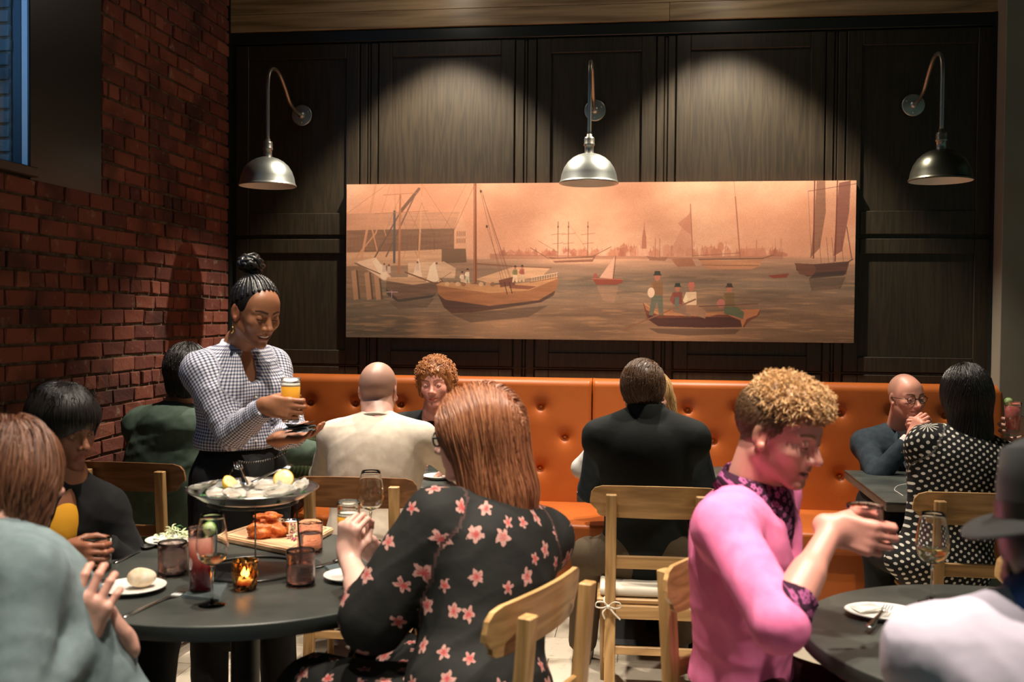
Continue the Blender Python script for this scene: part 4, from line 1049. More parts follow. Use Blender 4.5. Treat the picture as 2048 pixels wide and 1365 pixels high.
pg = obj('parsley', g, M['parsley']); tag(pg, 'chopped green parsley bed under the oysters', 'herbs'); pg['kind'] = 'stuff'
cutlery('fork', (oc[0]-.01, oc[1]-.03, dz+.05), (oc[0]-.085, oc[1]+.085, dz+.095), 'small oyster fork sticking up at left of the dish', m='chrome')
cutlery('fork', (oc[0]-.005, oc[1]+.0, dz+.053), (oc[0]+.075, oc[1]+.12, dz+.085), 'small oyster fork lying back to the right on the dish', m='chrome')
# held drinks (their holders come with the people)
WB = at(581, 845, 3.50)
tumbler(0, 0, 'tall glass of orange beer in the waiter\'s hand', .033, .152, 'glass', 'beer', .80, 'beer_glass', .010, loc=WB, taper=.1)
PG = at(1728, 1097, 2.30)
tumbler(0, 0, 'ribbed rose tumbler held by the man in pink', .040, .098, 'pinkglass', 'water', .5, 'ribbed_tumbler', loc=PG)
RB = at(697, 1086, 2.82)
tumbler(0, 0, 'small glass of amber beer at the red-haired woman\'s fingertips', .032, .115, 'glass', 'beer', .62, 'beer_glass', .006, loc=RB, taper=.12)
LG = P(192, 1140)
tumbler(0, 0, 'clear tumbler held by the woman in yellow top', .043, .100, 'glass', 'water', .35, 'tumbler', loc=LG, thick=.003)
CG_ = at(2025, 866, 3.92)
t = tumbler(0, 0, 'pink cocktail with lime held at the far right edge', .031, .118, 'glass', 'pinkcocktail', .86, 'highball_glass', loc=CG_, taper=.2)
lime_wheel('lime_slice', (-.018, -.005, .118), .017, t, (0, -.4, .2))
BG = at(1221, 884, 5.05)
wine_glass(0, 0, 'small stemmed glass showing beside the black vest man\'s shoulder', .17, .026, loc=(BG[0], BG[1], BG[2]-.05+.0))
# thin white cord on the right-hand cafe table
b = BM(); q = [P(1815, 968, .751), P(1796, 972, .751), P(1789, 980, .751), P(1797, 986, .751), P(1806, 992, .751)]
tube(b, smoothpath([tuple(v) for v in q], 6), .0016, 6); tag(obj('cord', b, M['plate']), 'thin white cord curled on the stone cafe table', 'cord')
# ================================================================== FIGURES: smooth-union fields turned into one skin
def nz(v): v = np.asarray(v, float); return v/(np.linalg.norm(v)+1e-12)
V3 = lambda *a: np.array(a, float)
UP = V3(0, 0, 1)
class Prim:
    "tapered capsule 'c', ellipsoid 'e', box 'b'; optional end plane (point, outward normal)"
    def __init__(s, kind, k=.02, tag=0, **p):
        s.kind, s.k, s.tag, s.p = kind, k, tag, p
        if kind == 'c':
            a, b, r1, r2 = p['a'], p['b'], p['r1'], p['r2']; m = max(r1, r2)
            s.lo = np.minimum(a, b)-m; s.hi = np.maximum(a, b)+m
        else:
            R = p.get('R'); r = np.asarray(p['r'], float); ext = r if R is None else np.abs(R)@r
            s.lo = p['c']-ext; s.hi = p['c']+ext
    def d(s, X, Y, Z):
        p = s.p
        if s.kind == 'c':
            a, b = p['a'], p['b']; ba = b-a; l2 = ba@ba+1e-12
            px, py, pz = X-a[0], Y-a[1], Z-a[2]
            t = np.clip((px*ba[0]+py*ba[1]+pz*ba[2])/l2, 0, 1)
            qx, qy, qz = px-t*ba[0], py-t*ba[1], pz-t*ba[2]
            if 'flat' in p:      # squash along direction n by factor f (<1 thinner)
                n, f = p['flat']; dn = qx*n[0]+qy*n[1]+qz*n[2]; g = (1/f-1)*dn
                qx, qy, qz = qx+g*n[0], qy+g*n[1], qz+g*n[2]
            dd = np.sqrt(qx*qx+qy*qy+qz*qz)-(p['r1']+(p['r2']-p['r1'])*t)
        else:
            c = p['c']; R = p.get('R'); r = np.asarray(p['r'], float)
            px, py, pz = X-c[0], Y-c[1], Z-c[2]
            if R is not None:
                px, py, pz = (px*R[0, 0]+py*R[1, 0]+pz*R[2, 0], px*R[0, 1]+py*R[1, 1]+pz*R[2, 1], px*R[0, 2]+py*R[1, 2]+pz*R[2, 2])
            if s.kind == 'e':
                k0 = np.sqrt((px/r[0])**2+(py/r[1])**2+(pz/r[2])**2); k1 = np.sqrt((px/r[0]**2)**2+(py/r[1]**2)**2+(pz/r[2]**2)**2)+1e-9
                dd = k0*(k0-1)/k1
            else:
                rd = p.get('rd', .01)
                qx, qy, qz = np.abs(px)-r[0]+rd, np.abs(py)-r[1]+rd, np.abs(pz)-r[2]+rd
                dd = np.sqrt(np.maximum(qx, 0)**2+np.maximum(qy, 0)**2+np.maximum(qz, 0)**2)+np.minimum(np.maximum(qx, np.maximum(qy, qz)), 0)-rd
        if 'plane' in p:
            for q, n in p['plane']:
                dd = np.maximum(dd, (X-q[0])*n[0]+(Y-q[1])*n[1]+(Z-q[2])*n[2])
        return dd
def cap(a, b, r1, r2=None, k=.02, **q): return Prim('c', k, a=np.asarray(a, float), b=np.asarray(b, float), r1=r1, r2=r1 if r2 is None else r2, **q)
def eli(c, r, R=None, k=.02, **q): return Prim('e', k, c=np.asarray(c, float), r=r, R=R, **q)
def bxp(c, r, R=None, k=.01, rd=.01, **q): return Prim('b', k, c=np.asarray(c, float), r=r, R=R, rd=rd, **q)
def smin(a, b, k):
    if k <= 0: return np.minimum(a, b)
    h = np.maximum(k-np.abs(a-b), 0)/k; return np.minimum(a, b)-h*h*k*.25
def evalf(prims, P, cuts=()):
    X, Y, Z = P[:, 0], P[:, 1], P[:, 2]; D = None
    for q in prims:
        d = q.d(X, Y, Z); D = d if D is None else smin(D, d, q.k)
    for q in cuts: D = -smin(-D, q.d(X, Y, Z), q.k)
    return D
def field_mesh(prims, h, cuts=(), clip=(), disp=None, pad=.012, lo=None, hi=None):
    L0 = np.min([q.lo for q in prims], 0)-pad if lo is None else np.asarray(lo, float); H0 = np.max([q.hi for q in prims], 0)+pad if hi is None else np.asarray(hi, float)
    n = np.maximum(4, np.ceil((H0-L0)/h).astype(int)+1)
    ax = [(L0[i]+h*np.arange(n[i])).astype(np.float32) for i in range(3)]
    D = np.full(n, .2, np.float32)
    def region(q, m):
        i0 = np.clip(np.floor((q.lo-m-L0)/h).astype(int), 0, n-1); i1 = np.clip(np.ceil((q.hi+m-L0)/h).astype(int)+1, 1, n)
        return tuple(slice(a, b) for a, b in zip(i0, i1))
    for q in prims:
        s = region(q, max(q.k, 3*h))
        if any(x.start >= x.stop for x in s): continue
        d = q.d(ax[0][s[0]][:, None, None], ax[1][s[1]][None, :, None], ax[2][s[2]][None, None, :])
        D[s] = smin(D[s], d, q.k)
    for q in cuts:
        s = region(q, q.k+2*h)
        if any(x.start >= x.stop for x in s): continue
        d = q.d(ax[0][s[0]][:, None, None], ax[1][s[1]][None, :, None], ax[2][s[2]][None, None, :])
        D[s] = -smin(-D[s], d, q.k)
    G = (ax[0][:, None, None], ax[1][None, :, None], ax[2][None, None, :])
    if disp is not None: D = D+disp(*G).astype(np.float32)
    for q, nn in clip: D = np.maximum(D, (G[0]-q[0])*nn[0]+(G[1]-q[1])*nn[1]+(G[2]-q[2])*nn[2])
    D[0], D[-1], D[:, 0], D[:, -1], D[:, :, 0], D[:, :, -1] = .01, .01, .01, .01, .01, .01
    return net(D, L0, h)
def net(D, L0, h):
    n = np.array(D.shape)
    I = D < 0
    def sh(A, a, b, c): return A[a:A.shape[0]-1+a, b:A.shape[1]-1+b, c:A.shape[2]-1+c]
    cor = [(a, b, c) for a in (0, 1) for b in (0, 1) for c in (0, 1)]
    al = np.ones([x-1 for x in n], bool); an = np.zeros([x-1 for x in n], bool)
    for c in cor: q = sh(I, *c); al &= q; an |= q
    act = an & ~al; ii = np.argwhere(act); N_ = len(ii)
    if N_ == 0: return np.zeros((0, 3)), np.zeros((0, 4), int)
    val = {c: D[ii[:, 0]+c[0], ii[:, 1]+c[1], ii[:, 2]+c[2]] for c in cor}
    acc = np.zeros((N_, 3)); cnt = np.zeros(N_)
    for i, c1 in enumerate(cor):
        for c2 in cor[i+1:]:
            if sum(abs(x-y) for x, y in zip(c1, c2)) != 1: continue
            a, b = val[c1], val[c2]; m = (a < 0) != (b < 0); t = np.where(m, a/(np.where(m, a-b, 1)), 0)
            pt_ = np.array(c1)[None]+t[:, None]*(np.array(c2)-np.array(c1))[None]
            acc += pt_*m[:, None]; cnt += m
    V = L0+(ii+acc/cnt[:, None])*h
    idx = np.full(act.shape, -1, np.int32); idx[ii[:, 0], ii[:, 1], ii[:, 2]] = np.arange(N_)
    F = []
    for axn in range(3):
        o1, o2 = [(1, 2), (2, 0), (0, 1)][axn]
        sl0 = [slice(1, -1)]*3; sl1 = [slice(1, -1)]*3
        A = I.take(range(0, n[axn]-1), axn); B_ = I.take(range(1, n[axn]), axn)
        e = np.argwhere(A != B_)
        e = e[(e[:, o1] > 0) & (e[:, o2] > 0) & (e[:, o1] < n[o1]-1) & (e[:, o2] < n[o2]-1)]
        u1 = np.zeros(3, int); u1[o1] = 1; u2 = np.zeros(3, int); u2[o2] = 1
        g = lambda q: idx[q[:, 0], q[:, 1], q[:, 2]]
        f = np.stack([g(e-u1-u2), g(e-u2), g(e), g(e-u1)], 1)
        flip = ~I[e[:, 0], e[:, 1], e[:, 2]]
        f[flip] = f[flip][:, ::-1]; F.append(f[(f >= 0).all(1)])
    return V, np.concatenate(F)
def mesh_from(name, V, F, col=None, cuv=None):
    me = bpy.data.meshes.new(name); nf = len(F)
    me.vertices.add(len(V)); me.vertices.foreach_set('co', np.asarray(V, np.float32).ravel())
    me.loops.add(nf*4); me.loops.foreach_set('vertex_index', np.asarray(F, np.int32).ravel())
    me.polygons.add(nf); me.polygons.foreach_set('loop_start', np.arange(0, nf*4, 4, dtype=np.int32)); me.polygons.foreach_set('loop_total', np.full(nf, 4, np.int32))
    me.update(calc_edges=True)
    if col is not None:
        a = me.color_attributes.new('Col', 'FLOAT_COLOR', 'POINT'); c = np.ones((len(V), 4), np.float32); c[:, :3] = col; a.data.foreach_set('color', c.ravel())
    if cuv is not None:
        a = me.attributes.new('cuv', 'FLOAT_VECTOR', 'POINT'); a.data.foreach_set('vector', np.asarray(cuv, np.float32).ravel())
    me.shade_smooth(); return me
def wr(seed, amp, fr=38, n=5, dirs=None):
    "cloth creases: a few warped ridges"
    r = np.random.default_rng(seed); K = r.normal(0, 1, (n, 3)); K /= np.linalg.norm(K, axis=1)[:, None]; K[:, 2] *= 1.3
    if dirs is not None: K = K*np.array(dirs)
    ph = r.uniform(0, 6, n); W_ = r.normal(0, 1, (n, 3))*14
    def f(X, Y, Z):
        o = 0
        for k in range(n):
            w_ = np.sin(X*W_[k, 0]+Y*W_[k, 1]+Z*W_[k, 2]+ph[k]*2)
            s = np.sin(fr*(.6+.25*k)*(X*K[k, 0]+Y*K[k, 1]+Z*K[k, 2])+ph[k]+1.6*w_)
            o = o+(1-np.abs(s))**2*(.55+.45*w_)
        return -o*amp/n*1.6+amp*.5
    return f
# ------------------------------------------------------------------ head
def frame(yaw, pitch=0, roll=0):
    "columns: right, face-forward, up; yaw from +Y counter-clockwise, pitch>0 looks down, roll>0 tilts to own right"
    R = Matrix.Rotation(yaw, 3, 'Z')@Matrix.Rotation(-pitch, 3, 'X')@Matrix.Rotation(roll, 3, 'Y')
    return np.array(R)
def head_prims(H, R, s, o, female=False, smile=0., mouth=0., lids=1):
    g = lambda x, y, z: H+R@(V3(x, y, z)*s)
    fw = .95 if female else 1.0
    pr = [eli(g(0, -.014, .030), V3(.0745, .094, .088)*s, R, .02), eli(g(0, .028, -.022), V3(.060*fw, .062, .082)*s, R, .03),
          eli(g(0, .045, .036), V3(.058, .045, .055)*s, R, .02)]
    for q in (-1, 1):
        pr += [cap(g(q*.052*fw, -.004, -.050), g(q*.016, .064, -.096), .019*s, .014*s, .022),
               eli(g(q*(.038+.002*smile), .064+.004*smile, -.026+.004*smile), V3(.021, .017, .018+.004*smile)*s, R, .024),
               cap(g(q*.012, .080, .0205), g(q*.045, .066, .019), (.0095 if female else .0115)*s, .008*s, .014),
               eli(g(q*.074, -.006, -.008), V3(.0075, .019, .031)*s, R@np.array(Matrix.Rotation(q*.30, 3, 'Z')@Matrix.Rotation(.12, 3, 'X')), .004),
               eli(g(q*.078, .004, -.029), V3(.005, .009, .011)*s, R, .006)]
    pr += [eli(g(0, .078, -.1), V3(.020 if female else .025, .017, .015)*s, R, .016), eli(g(0, .070, -.055), V3(.034, .026, .034)*s, R, .02)]
    mz = -.064; mw = .021+.006*smile; my = .088
    up_ = .004*smile
    pr += [cap(g(0, .0945, mz+.004), g(mw*.6, my+.001, mz+.0035+up_*.3), .0052*s, .0045*s, .005), cap(g(0, .0945, mz+.004), g(-mw*.6, my+.001, mz+.0035+up_*.3), .0052*s, .0045*s, .005),
           cap(g(mw*.6, my+.001, mz+.0035+up_*.3), g(mw, my-.009, mz+up_), .0042*s, .0025*s, .005), cap(g(-mw*.6, my+.001, mz+.0035+up_*.3), g(-mw, my-.009, mz+up_), .0042*s, .0025*s, .005),
           cap(g(-mw*.5, my, mz-.008-mouth*.009-.003*smile), g(mw*.5, my, mz-.008-mouth*.009-.003*smile), .0062*s, .0062*s, .006)]
    # nose
    pr += [cap(g(0, .084, .012), g(0, .1085, -.030), .0075*s, .0105*s, .012), eli(g(0, .112, -.033), V3(.0105, .0095, .009)*s, R, .008)]
    for q in (-1, 1): pr += [eli(g(q*.0115, .0985, -.037), V3(.0075, .0095, .0075)*s, R, .006)]
    cuts = []
    for q in (-1, 1): cuts += [eli(g(q*.032, .096, .000), V3(.018, .016, .0125)*s, R, .012), eli(g(q*.0085, .105, -.0435), V3(.0035, .004, .003)*s, R, .002),
                               eli(g(q*.0815, .002, -.004), V3(.005, .009, .016)*s, R, .006)]
    cuts += [cap(g(-mw, my-.002, mz-.0018+up_), g(0, .100, mz-.0022-.002*smile-mouth*.003), (.0012+.0028*smile+.004*mouth)*s, (.0015+.0042*smile+.005*mouth)*s, .002), cap(g(mw, my-.002, mz-.0018+up_), g(0, .100, mz-.0022-.002*smile-mouth*.003), (.0012+.0028*smile+.004*mouth)*s, (.0015+.0042*smile+.005*mouth)*s, .002)]
    late = [eli(g(q*.0315, .0755, .0005), V3(.0145, .0145, .0135)*s, R, .003) for q in (-1, 1)]
    return pr, cuts, late
def head_mesh(H, R, s, skin, nb, h=.0035, female=False, smile=0., mouth=0., beard=None, scalp=None, lip=None, neck_r=None, brow=None, extra=(), blush=.25):
    pr, cuts, late = head_prims(H, R, s, None, female, smile, mouth)
    g = lambda x, y, z: H+R@(V3(x, y, z)*s)
    nr = neck_r or (.050 if female else .060)
    ndir = nz(nb-g(0, -.022, -.06))
    pr += [cap(g(0, -.022, -.055), nb+ndir*.02, nr*s, nr*1.06*s, .022)]
    if not female: pr += [eli(g(0, .03, -.125), V3(.012, .014, .014)*s, R, .015)]
    lo = np.min([q.lo for q in pr], 0)-.012; hi = np.max([q.hi for q in pr], 0)+.012
    # eyelids are unioned after the sockets are carved
    class Late: pass
    D_prims = pr
    V, F = field_mesh2(D_prims, cuts, late, h, lo, hi)
    L = ((V-H)@R)/s                              # local
    x, y, z = L[:, 0], L[:, 1], L[:, 2]
    sk = np.array(skin); C = np.ones((len(V), 3))*sk
    def mixc(m, c):
        m = np.clip(m, 0, 1)[:, None]; C[:] = C*(1-m)+np.array(c)*m
    G_ = lambda cx, cy, cz, r: np.exp(-(((x-cx)**2+(y-cy)**2+(z-cz)**2)/r**2))
    red = sk*np.array([1.0, .55, .5])
    ears = (np.abs(x) > .0715)*(np.abs(z+.01) < .045)*1.0
    mixc(blush*(G_(.04, .07, -.03, .02)+G_(-.04, .07, -.03, .02)+G_(0, .115, -.03, .014)*.8), red); mixc(ears*.35, red)
    mz = -.064; mw = .021+.006*smile
    lipm = np.clip(1-(((np.abs(x))/(mw+.003))**2+((z-(mz-.003-mouth*.004))/(.0115+.005*mouth+.002*smile))**2), 0, 1)*(y > .078)
    mixc(np.clip(lipm*3, 0, 1)*.75, lip if lip is not None else sk*np.array([.85, .42, .40]))
    inner = np.clip(1-(np.abs(x)/(mw*.8))**2-((z-(mz-.003-mouth*.0035))/(.0028+.005*mouth+.003*smile))**2, 0, 1)*(y > .07)*(y < .092+.002*mouth)
    mixc(np.clip(inner*4, 0, 1)*(.8 if (mouth or smile) else .35), (.05, .012, .01))
    if beard is not None:
        bc, ba = beard; jaw = np.clip((-.030-z)/.03+np.clip((.02-y)/.05, 0, .5)*0, 0, 1)*np.clip((y+.01)/.02, 0, 1)*np.clip((z+.14)/.02, 0, 1)*(1-np.clip(lipm*3, 0, 1))
        side = np.clip((.0-z)/.03, 0, 1)*np.exp(-((y-.018)/.018)**2); cheek = np.exp(-((np.abs(x)-.03)/.016)**2)*np.clip((z+.066)/.02, 0, 1)*(y > .05)
        mixc(np.maximum(jaw*(1-cheek*.9), side)*ba, bc)
    if scalp is not None:
        scc, sa, zl = scalp     # colour, strength, hairline height
        up = np.clip((z-(zl+.0+np.clip(y, -1, .2)*.75))/.012, 0, 1)*np.clip((.035-y)/.03, 0, 1); topm = np.clip((.085-z)/.03, .0, 1) if sa < 0 else 1
        mixc(up*abs(sa)*topm, scc)
    if brow is not None:
        for q in (-1, 1):
            bx0 = np.clip((np.abs(x)-.012)/.036, 0, 1); zc = .0205+.0055*np.sin(bx0*PI*.8)
            mixc(np.exp(-((z-zc)/(.0042-.0015*bx0))**4)*(np.abs(x) > .010)*(np.abs(x) < .052)*(y > .045)*.85, brow)
    # lash line and lid shade are pigment here
    for q in (-1, 1):
        dx = (x-q*.0315)/.0145
        zc = -.0035+.0035*np.clip(1-dx*dx, 0, 1)*(-1)
        mixc(np.exp(-((z-zc)/.0013)**2)*(np.abs(dx) < .95)*(y > .07)*.8, sk*.12)
    return V, F, C
def field_mesh2(pr, cuts, late, h, lo, hi):
    "union, carve, then union again"
    n = np.ceil((hi-lo)/h).astype(int)+1
    ax = [(lo[i]+h*np.arange(n[i])).astype(np.float32) for i in range(3)]
    D = np.full(n, .2, np.float32)
    def reg(q, m):
        i0 = np.clip(np.floor((q.lo-m-lo)/h).astype(int), 0, n-1); i1 = np.clip(np.ceil((q.hi+m-lo)/h).astype(int)+1, 1, n)
        s = tuple(slice(a, b) for a, b in zip(i0, i1)); return s, (ax[0][s[0]][:, None, None], ax[1][s[1]][None, :, None], ax[2][s[2]][None, None, :])
    for q in pr: s, G = reg(q, max(q.k, 3*h)); D[s] = smin(D[s], q.d(*G), q.k)
    for q in cuts: s, G = reg(q, q.k+2*h); D[s] = -smin(-D[s], q.d(*G), q.k)
    for q in late: s, G = reg(q, max(q.k, 3*h)); D[s] = smin(D[s], q.d(*G), q.k)
    D[0], D[-1], D[:, 0], D[:, -1], D[:, :, 0], D[:, :, -1] = .01, .01, .01, .01, .01, .01
    return net(D, lo, h)
# ------------------------------------------------------------------ hands
def hand_prims(wr_, Y, N_, side, pose='relax', s=1.0, curls=None, spread=.10, thumb=None):
    """wrist, finger direction Y, palm-facing direction N_, side +1 right / -1 left. returns prims"""
    Y = nz(Y); N_ = nz(N_-Y*(N_@Y)); T = np.cross(Y, N_)*side   # thumb side
    A = np.stack([T, Y, -N_], 1)          # local x = thumb side, y = fingers, z = back of hand
    g = lambda x, y, z: wr_+A@(V3(x, y, z)*s)
    pr = [bxp(g(.000, .050, 0), V3(.039, .044, .0135)*s, A, .012, .0125*s), cap(g(0, -.02, 0), g(0, .02, 0), .024*s, .027*s, .016, flat=(A[:, 2], .68)),
          eli(g(.022, .030, -.009), V3(.017, .030, .014)*s, A, .010), eli(g(-.026, .030, -.007), V3(.013, .030, .012)*s, A, .010)]
    C_ = curls or {'relax': (.35, .45, .35), 'grip': (.75, .85, .55), 'open': (.1, .15, .1), 'fist': (1.2, 1.5, 1.0), 'pinch': (.75, .65, .35), 'flat': (.0, .05, .03)}[pose]
    roots = [(.0295, .088), (.0100, .093), (-.0105, .090), (-.0290, .081)]
    lens = [(.040, .025, .021), (.044, .028, .022), (.041, .026, .021), (.032, .020, .019)]
    nails = []
    for i, ((rx_, ry_), ln) in enumerate(zip(roots, lens)):
        c = C_[i] if hasattr(C_[0], '__len__') else C_
        f = 1+.07*i
        sp = (1.5-i)*spread
        d0 = V3(math.sin(sp), math.cos(sp), 0); p = V3(rx_, ry_-.012, 0); ang = 0; pts = [p]
        rad = [.0095, .0086, .0078, .0066]
        if i == 3: rad = [v*.88 for v in rad]
        p = p+d0*.012; pts.append(p)
        for j in range(3):
            ang += c[j]*f; dd = d0*math.cos(ang)+V3(0, 0, -1)*math.sin(ang); p = p+dd*ln[j]; pts.append(p)
        pw = [g(*q) for q in pts]
        pr.append(cap(pw[0], pw[1], .0095*s, .0095*s, .010))
        for j in range(3): pr.append(cap(pw[j+1], pw[j+2], rad[j]*s, rad[j+1]*s, .0035))
        nd = d0*math.sin(ang)*-1+V3(0, 0, 1)*math.cos(ang); nails.append((pw[4]+A@(nd+0*d0)*.0035*s-0*p, A@nd, A@(d0*math.cos(ang)+V3(0, 0, -1)*math.sin(ang))))
    th = thumb or ((.030, .022, -.006), (.62, .62, -.48), (.30, .85, -.42), (.05, .95, -.3))
    b0 = V3(*th[0]); q = b0; rr2 = [.0135, .0115, .0100, .0078]; ll = (.040, .032, .026)
    for j in range(3):
        d = nz(V3(*th[j+1])); q2 = q+d*ll[j]; pr.append(cap(g(*q), g(*q2), rr2[j]*s, rr2[j+1]*s, .008 if j == 0 else .004)); q = q2
    return pr, nails
THUMB_GRIP = ((.028, .020, -.010), (.35, .50, -.80), (.05, .50, -.86), (-.15, .90, -.40))
THUMB_IN = ((.028, .020, -.008), (.35, .70, -.65), (-.35, .8, -.5), (-.55, .75, -.3))
# ------------------------------------------------------------------ materials for people
def colmat(name, rough=.5, sss=0., bump=0, bscale=400, attr='Col', dist=.0005):
    m, N, L, b = newmat(name); a = N.new('ShaderNodeAttribute'); a.attribute_name = attr
    L.new(a.outputs['Color'], b.inputs['Base Color']); setb(b, rough=rough, sss=sss)
    if sss: b.inputs['Subsurface Radius'].default_value = (.012, .004, .002); b.inputs['Subsurface Scale'].default_value = 1.0
    if bump: bumpnode(N, L, b, bscale, bump, dist)
    return m
M['skin'] = colmat('skin', .46, .12, .12, 500)
M['eye'] = colmat('eye', .15)
def cloth(name, c, rough=.85, weave=700, wb=.25, fold=.35, fscale=9, fdist=.02, sheen=.0, c2=None):
    m, N, L, b = newmat('cloth_'+name); b.inputs['Base Color'].default_value = rgb(c); setb(b, rough=rough, sheen=sheen, spec=.22)
    if c2: noisecol(N, L, b, c, c2, 30, 3)
    bumpnode(N, L, b, fscale, fold, fdist, 3, stretch=(1, 1, .7)); bumpnode(N, L, b, weave, wb, .0006, 2)
    return m
def pattern_cloth(name, fn, rough=.85, fold=.3):
    m, N, L, b = newmat('cloth_'+name); a = N.new('ShaderNodeAttribute'); a.attribute_name = 'cuv'
    setb(b, rough=rough, spec=.22); fn(N, L, b, a.outputs['Vector']); bumpnode(N, L, b, 10, fold, .015, 3); return m
def mth(N, L, op, a, b_=None, c=None):
    n = N.new('ShaderNodeMath'); n.operation = op
    for i, v in enumerate((a, b_, c)):
        if v is None: continue
        if isinstance(v, (int, float)): n.inputs[i].default_value = v
        else: L.new(v, n.inputs[i])
    return n.outputs[0]
def gingham(N, L, b, vec):
    sp = N.new('ShaderNodeSeparateXYZ'); L.new(vec, sp.inputs[0]); p = .0115
    u = mth(N, L, 'LESS_THAN', mth(N, L, 'FRACT', mth(N, L, 'MULTIPLY', sp.outputs[0], 1/p)), .45); v = mth(N, L, 'LESS_THAN', mth(N, L, 'FRACT', mth(N, L, 'MULTIPLY', sp.outputs[1], 1/p)), .45)
    s = mth(N, L, 'MULTIPLY', mth(N, L, 'ADD', u, v), .5)
    r = N.new('ShaderNodeValToRGB'); r.color_ramp.interpolation = 'CONSTANT'; e = r.color_ramp.elements
    e[0].color = rgb(S(214, 210, 216)); e[1].position = .4; e[1].color = rgb(S(138, 140, 158)); e2 = e.new(.8); e2.color = rgb(S(58, 62, 84))
    L.new(s, r.inputs[0]); L.new(r.outputs[0], b.inputs['Base Color'])
def polka(N, L, b, vec):
    sp = N.new('ShaderNodeSeparateXYZ'); L.new(vec, sp.inputs[0]); p = .030
    def dots(off):
        fx = mth(N, L, 'SUBTRACT', mth(N, L, 'FRACT', mth(N, L, 'MULTIPLY_ADD', sp.outputs[0], 1/p, off)), .5); fy = mth(N, L, 'SUBTRACT', mth(N, L, 'FRACT', mth(N, L, 'MULTIPLY_ADD', sp.outputs[1], 1/p, off)), .5)
        return mth(N, L, 'LESS_THAN', mth(N, L, 'ADD', mth(N, L, 'MULTIPLY', fx, fx), mth(N, L, 'MULTIPLY', fy, fy)), .032)
    m = mth(N, L, 'MAXIMUM', dots(0), dots(.5)); mx = N.new('ShaderNodeMix'); mx.data_type = 'RGBA'; L.new(m, mx.inputs[0]); mx.inputs[6].default_value = rgb((.010, .010, .010)); mx.inputs[7].default_value = (.62, .58, .50, 1)
    L.new(mx.outputs[2], b.inputs['Base Color'])
def floral(N, L, b, vec, cell=.080, base=(.011, .011, .010), petal=(.40, .215, .185), core=(.34, .05, .05), r0=.275, dens=1.):
    mp = N.new('ShaderNodeMapping'); mp.inputs['Scale'].default_value = (1/cell, 1/cell, 0); L.new(vec, mp.inputs[0])
    vo = N.new('ShaderNodeTexVoronoi'); vo.inputs['Scale'].default_value = 1; vo.inputs['Randomness'].default_value = .62; vo.voronoi_dimensions = '2D'; L.new(mp.outputs[0], vo.inputs['Vector'])
    sb = N.new('ShaderNodeVectorMath'); sb.operation = 'SUBTRACT'; L.new(mp.outputs[0], sb.inputs[0]); L.new(vo.outputs['Position'], sb.inputs[1])
    sp = N.new('ShaderNodeSeparateXYZ'); L.new(sb.outputs[0], sp.inputs[0]); spc = N.new('ShaderNodeSeparateColor'); L.new(vo.outputs['Color'], spc.inputs[0])
    ang = mth(N, L, 'ARCTAN2', sp.outputs[1], sp.outputs[0]); ang2 = mth(N, L, 'ADD', mth(N, L, 'MULTIPLY', ang, 5), mth(N, L, 'MULTIPLY', spc.outputs[0], 6.28))
    rad = mth(N, L, 'MULTIPLY_ADD', mth(N, L, 'COSINE', ang2), .055, mth(N, L, 'MULTIPLY_ADD', spc.outputs[1], .10, r0-.13))
    d = vo.outputs['Distance']; nf = N.new('ShaderNodeTexNoise'); nf.inputs['Scale'].default_value = 9; L.new(mp.outputs[0], nf.inputs['Vector'])
    d2 = mth(N, L, 'MULTIPLY_ADD', nf.outputs[0], .26, mth(N, L, 'SUBTRACT', d, .13))
    isp = mth(N, L, 'LESS_THAN', d2, rad); isc = mth(N, L, 'LESS_THAN', d2, mth(N, L, 'MULTIPLY_ADD', mth(N, L, 'COSINE', mth(N, L, 'MULTIPLY', ang2, 2)), .05, .10))
    nn = N.new('ShaderNodeTexNoise'); nn.inputs['Scale'].default_value = 14; L.new(mp.outputs[0], nn.inputs['Vector'])
    pc = N.new('ShaderNodeMix'); pc.data_type = 'RGBA'; L.new(nn.outputs[0], pc.inputs[0]); pc.inputs[6].default_value = rgb(tuple(v*.6 for v in petal)); pc.inputs[7].default_value = rgb(tuple(min(1, v*1.35) for v in petal))
    m1 = N.new('ShaderNodeMix'); m1.data_type = 'RGBA'; L.new(isp, m1.inputs[0]); m1.inputs[6].default_value = rgb(base); L.new(pc.outputs[2], m1.inputs[7])
    m2 = N.new('ShaderNodeMix'); m2.data_type = 'RGBA'; L.new(mth(N, L, 'MULTIPLY', isp, isc), m2.inputs[0]); L.new(m1.outputs[2], m2.inputs[6]); m2.inputs[7].default_value = rgb(core)
    L.new(m2.outputs[2], b.inputs['Base Color'])
def hairmat(name, c, c2=None, rough=.38):
    m, N, L, b = newmat('hair_'+name); setb(b, rough=rough, spec=.55)
    ci = N.new('ShaderNodeHairInfo'); r = N.new('ShaderNodeValToRGB'); r.color_ramp.elements[0].color = rgb(c); r.color_ramp.elements[1].color = rgb(c2 or tuple(v*1.7 for v in c))
    L.new(ci.outputs['Random'], r.inputs[0]); L.new(r.outputs[0], b.inputs['Base Color']); return m
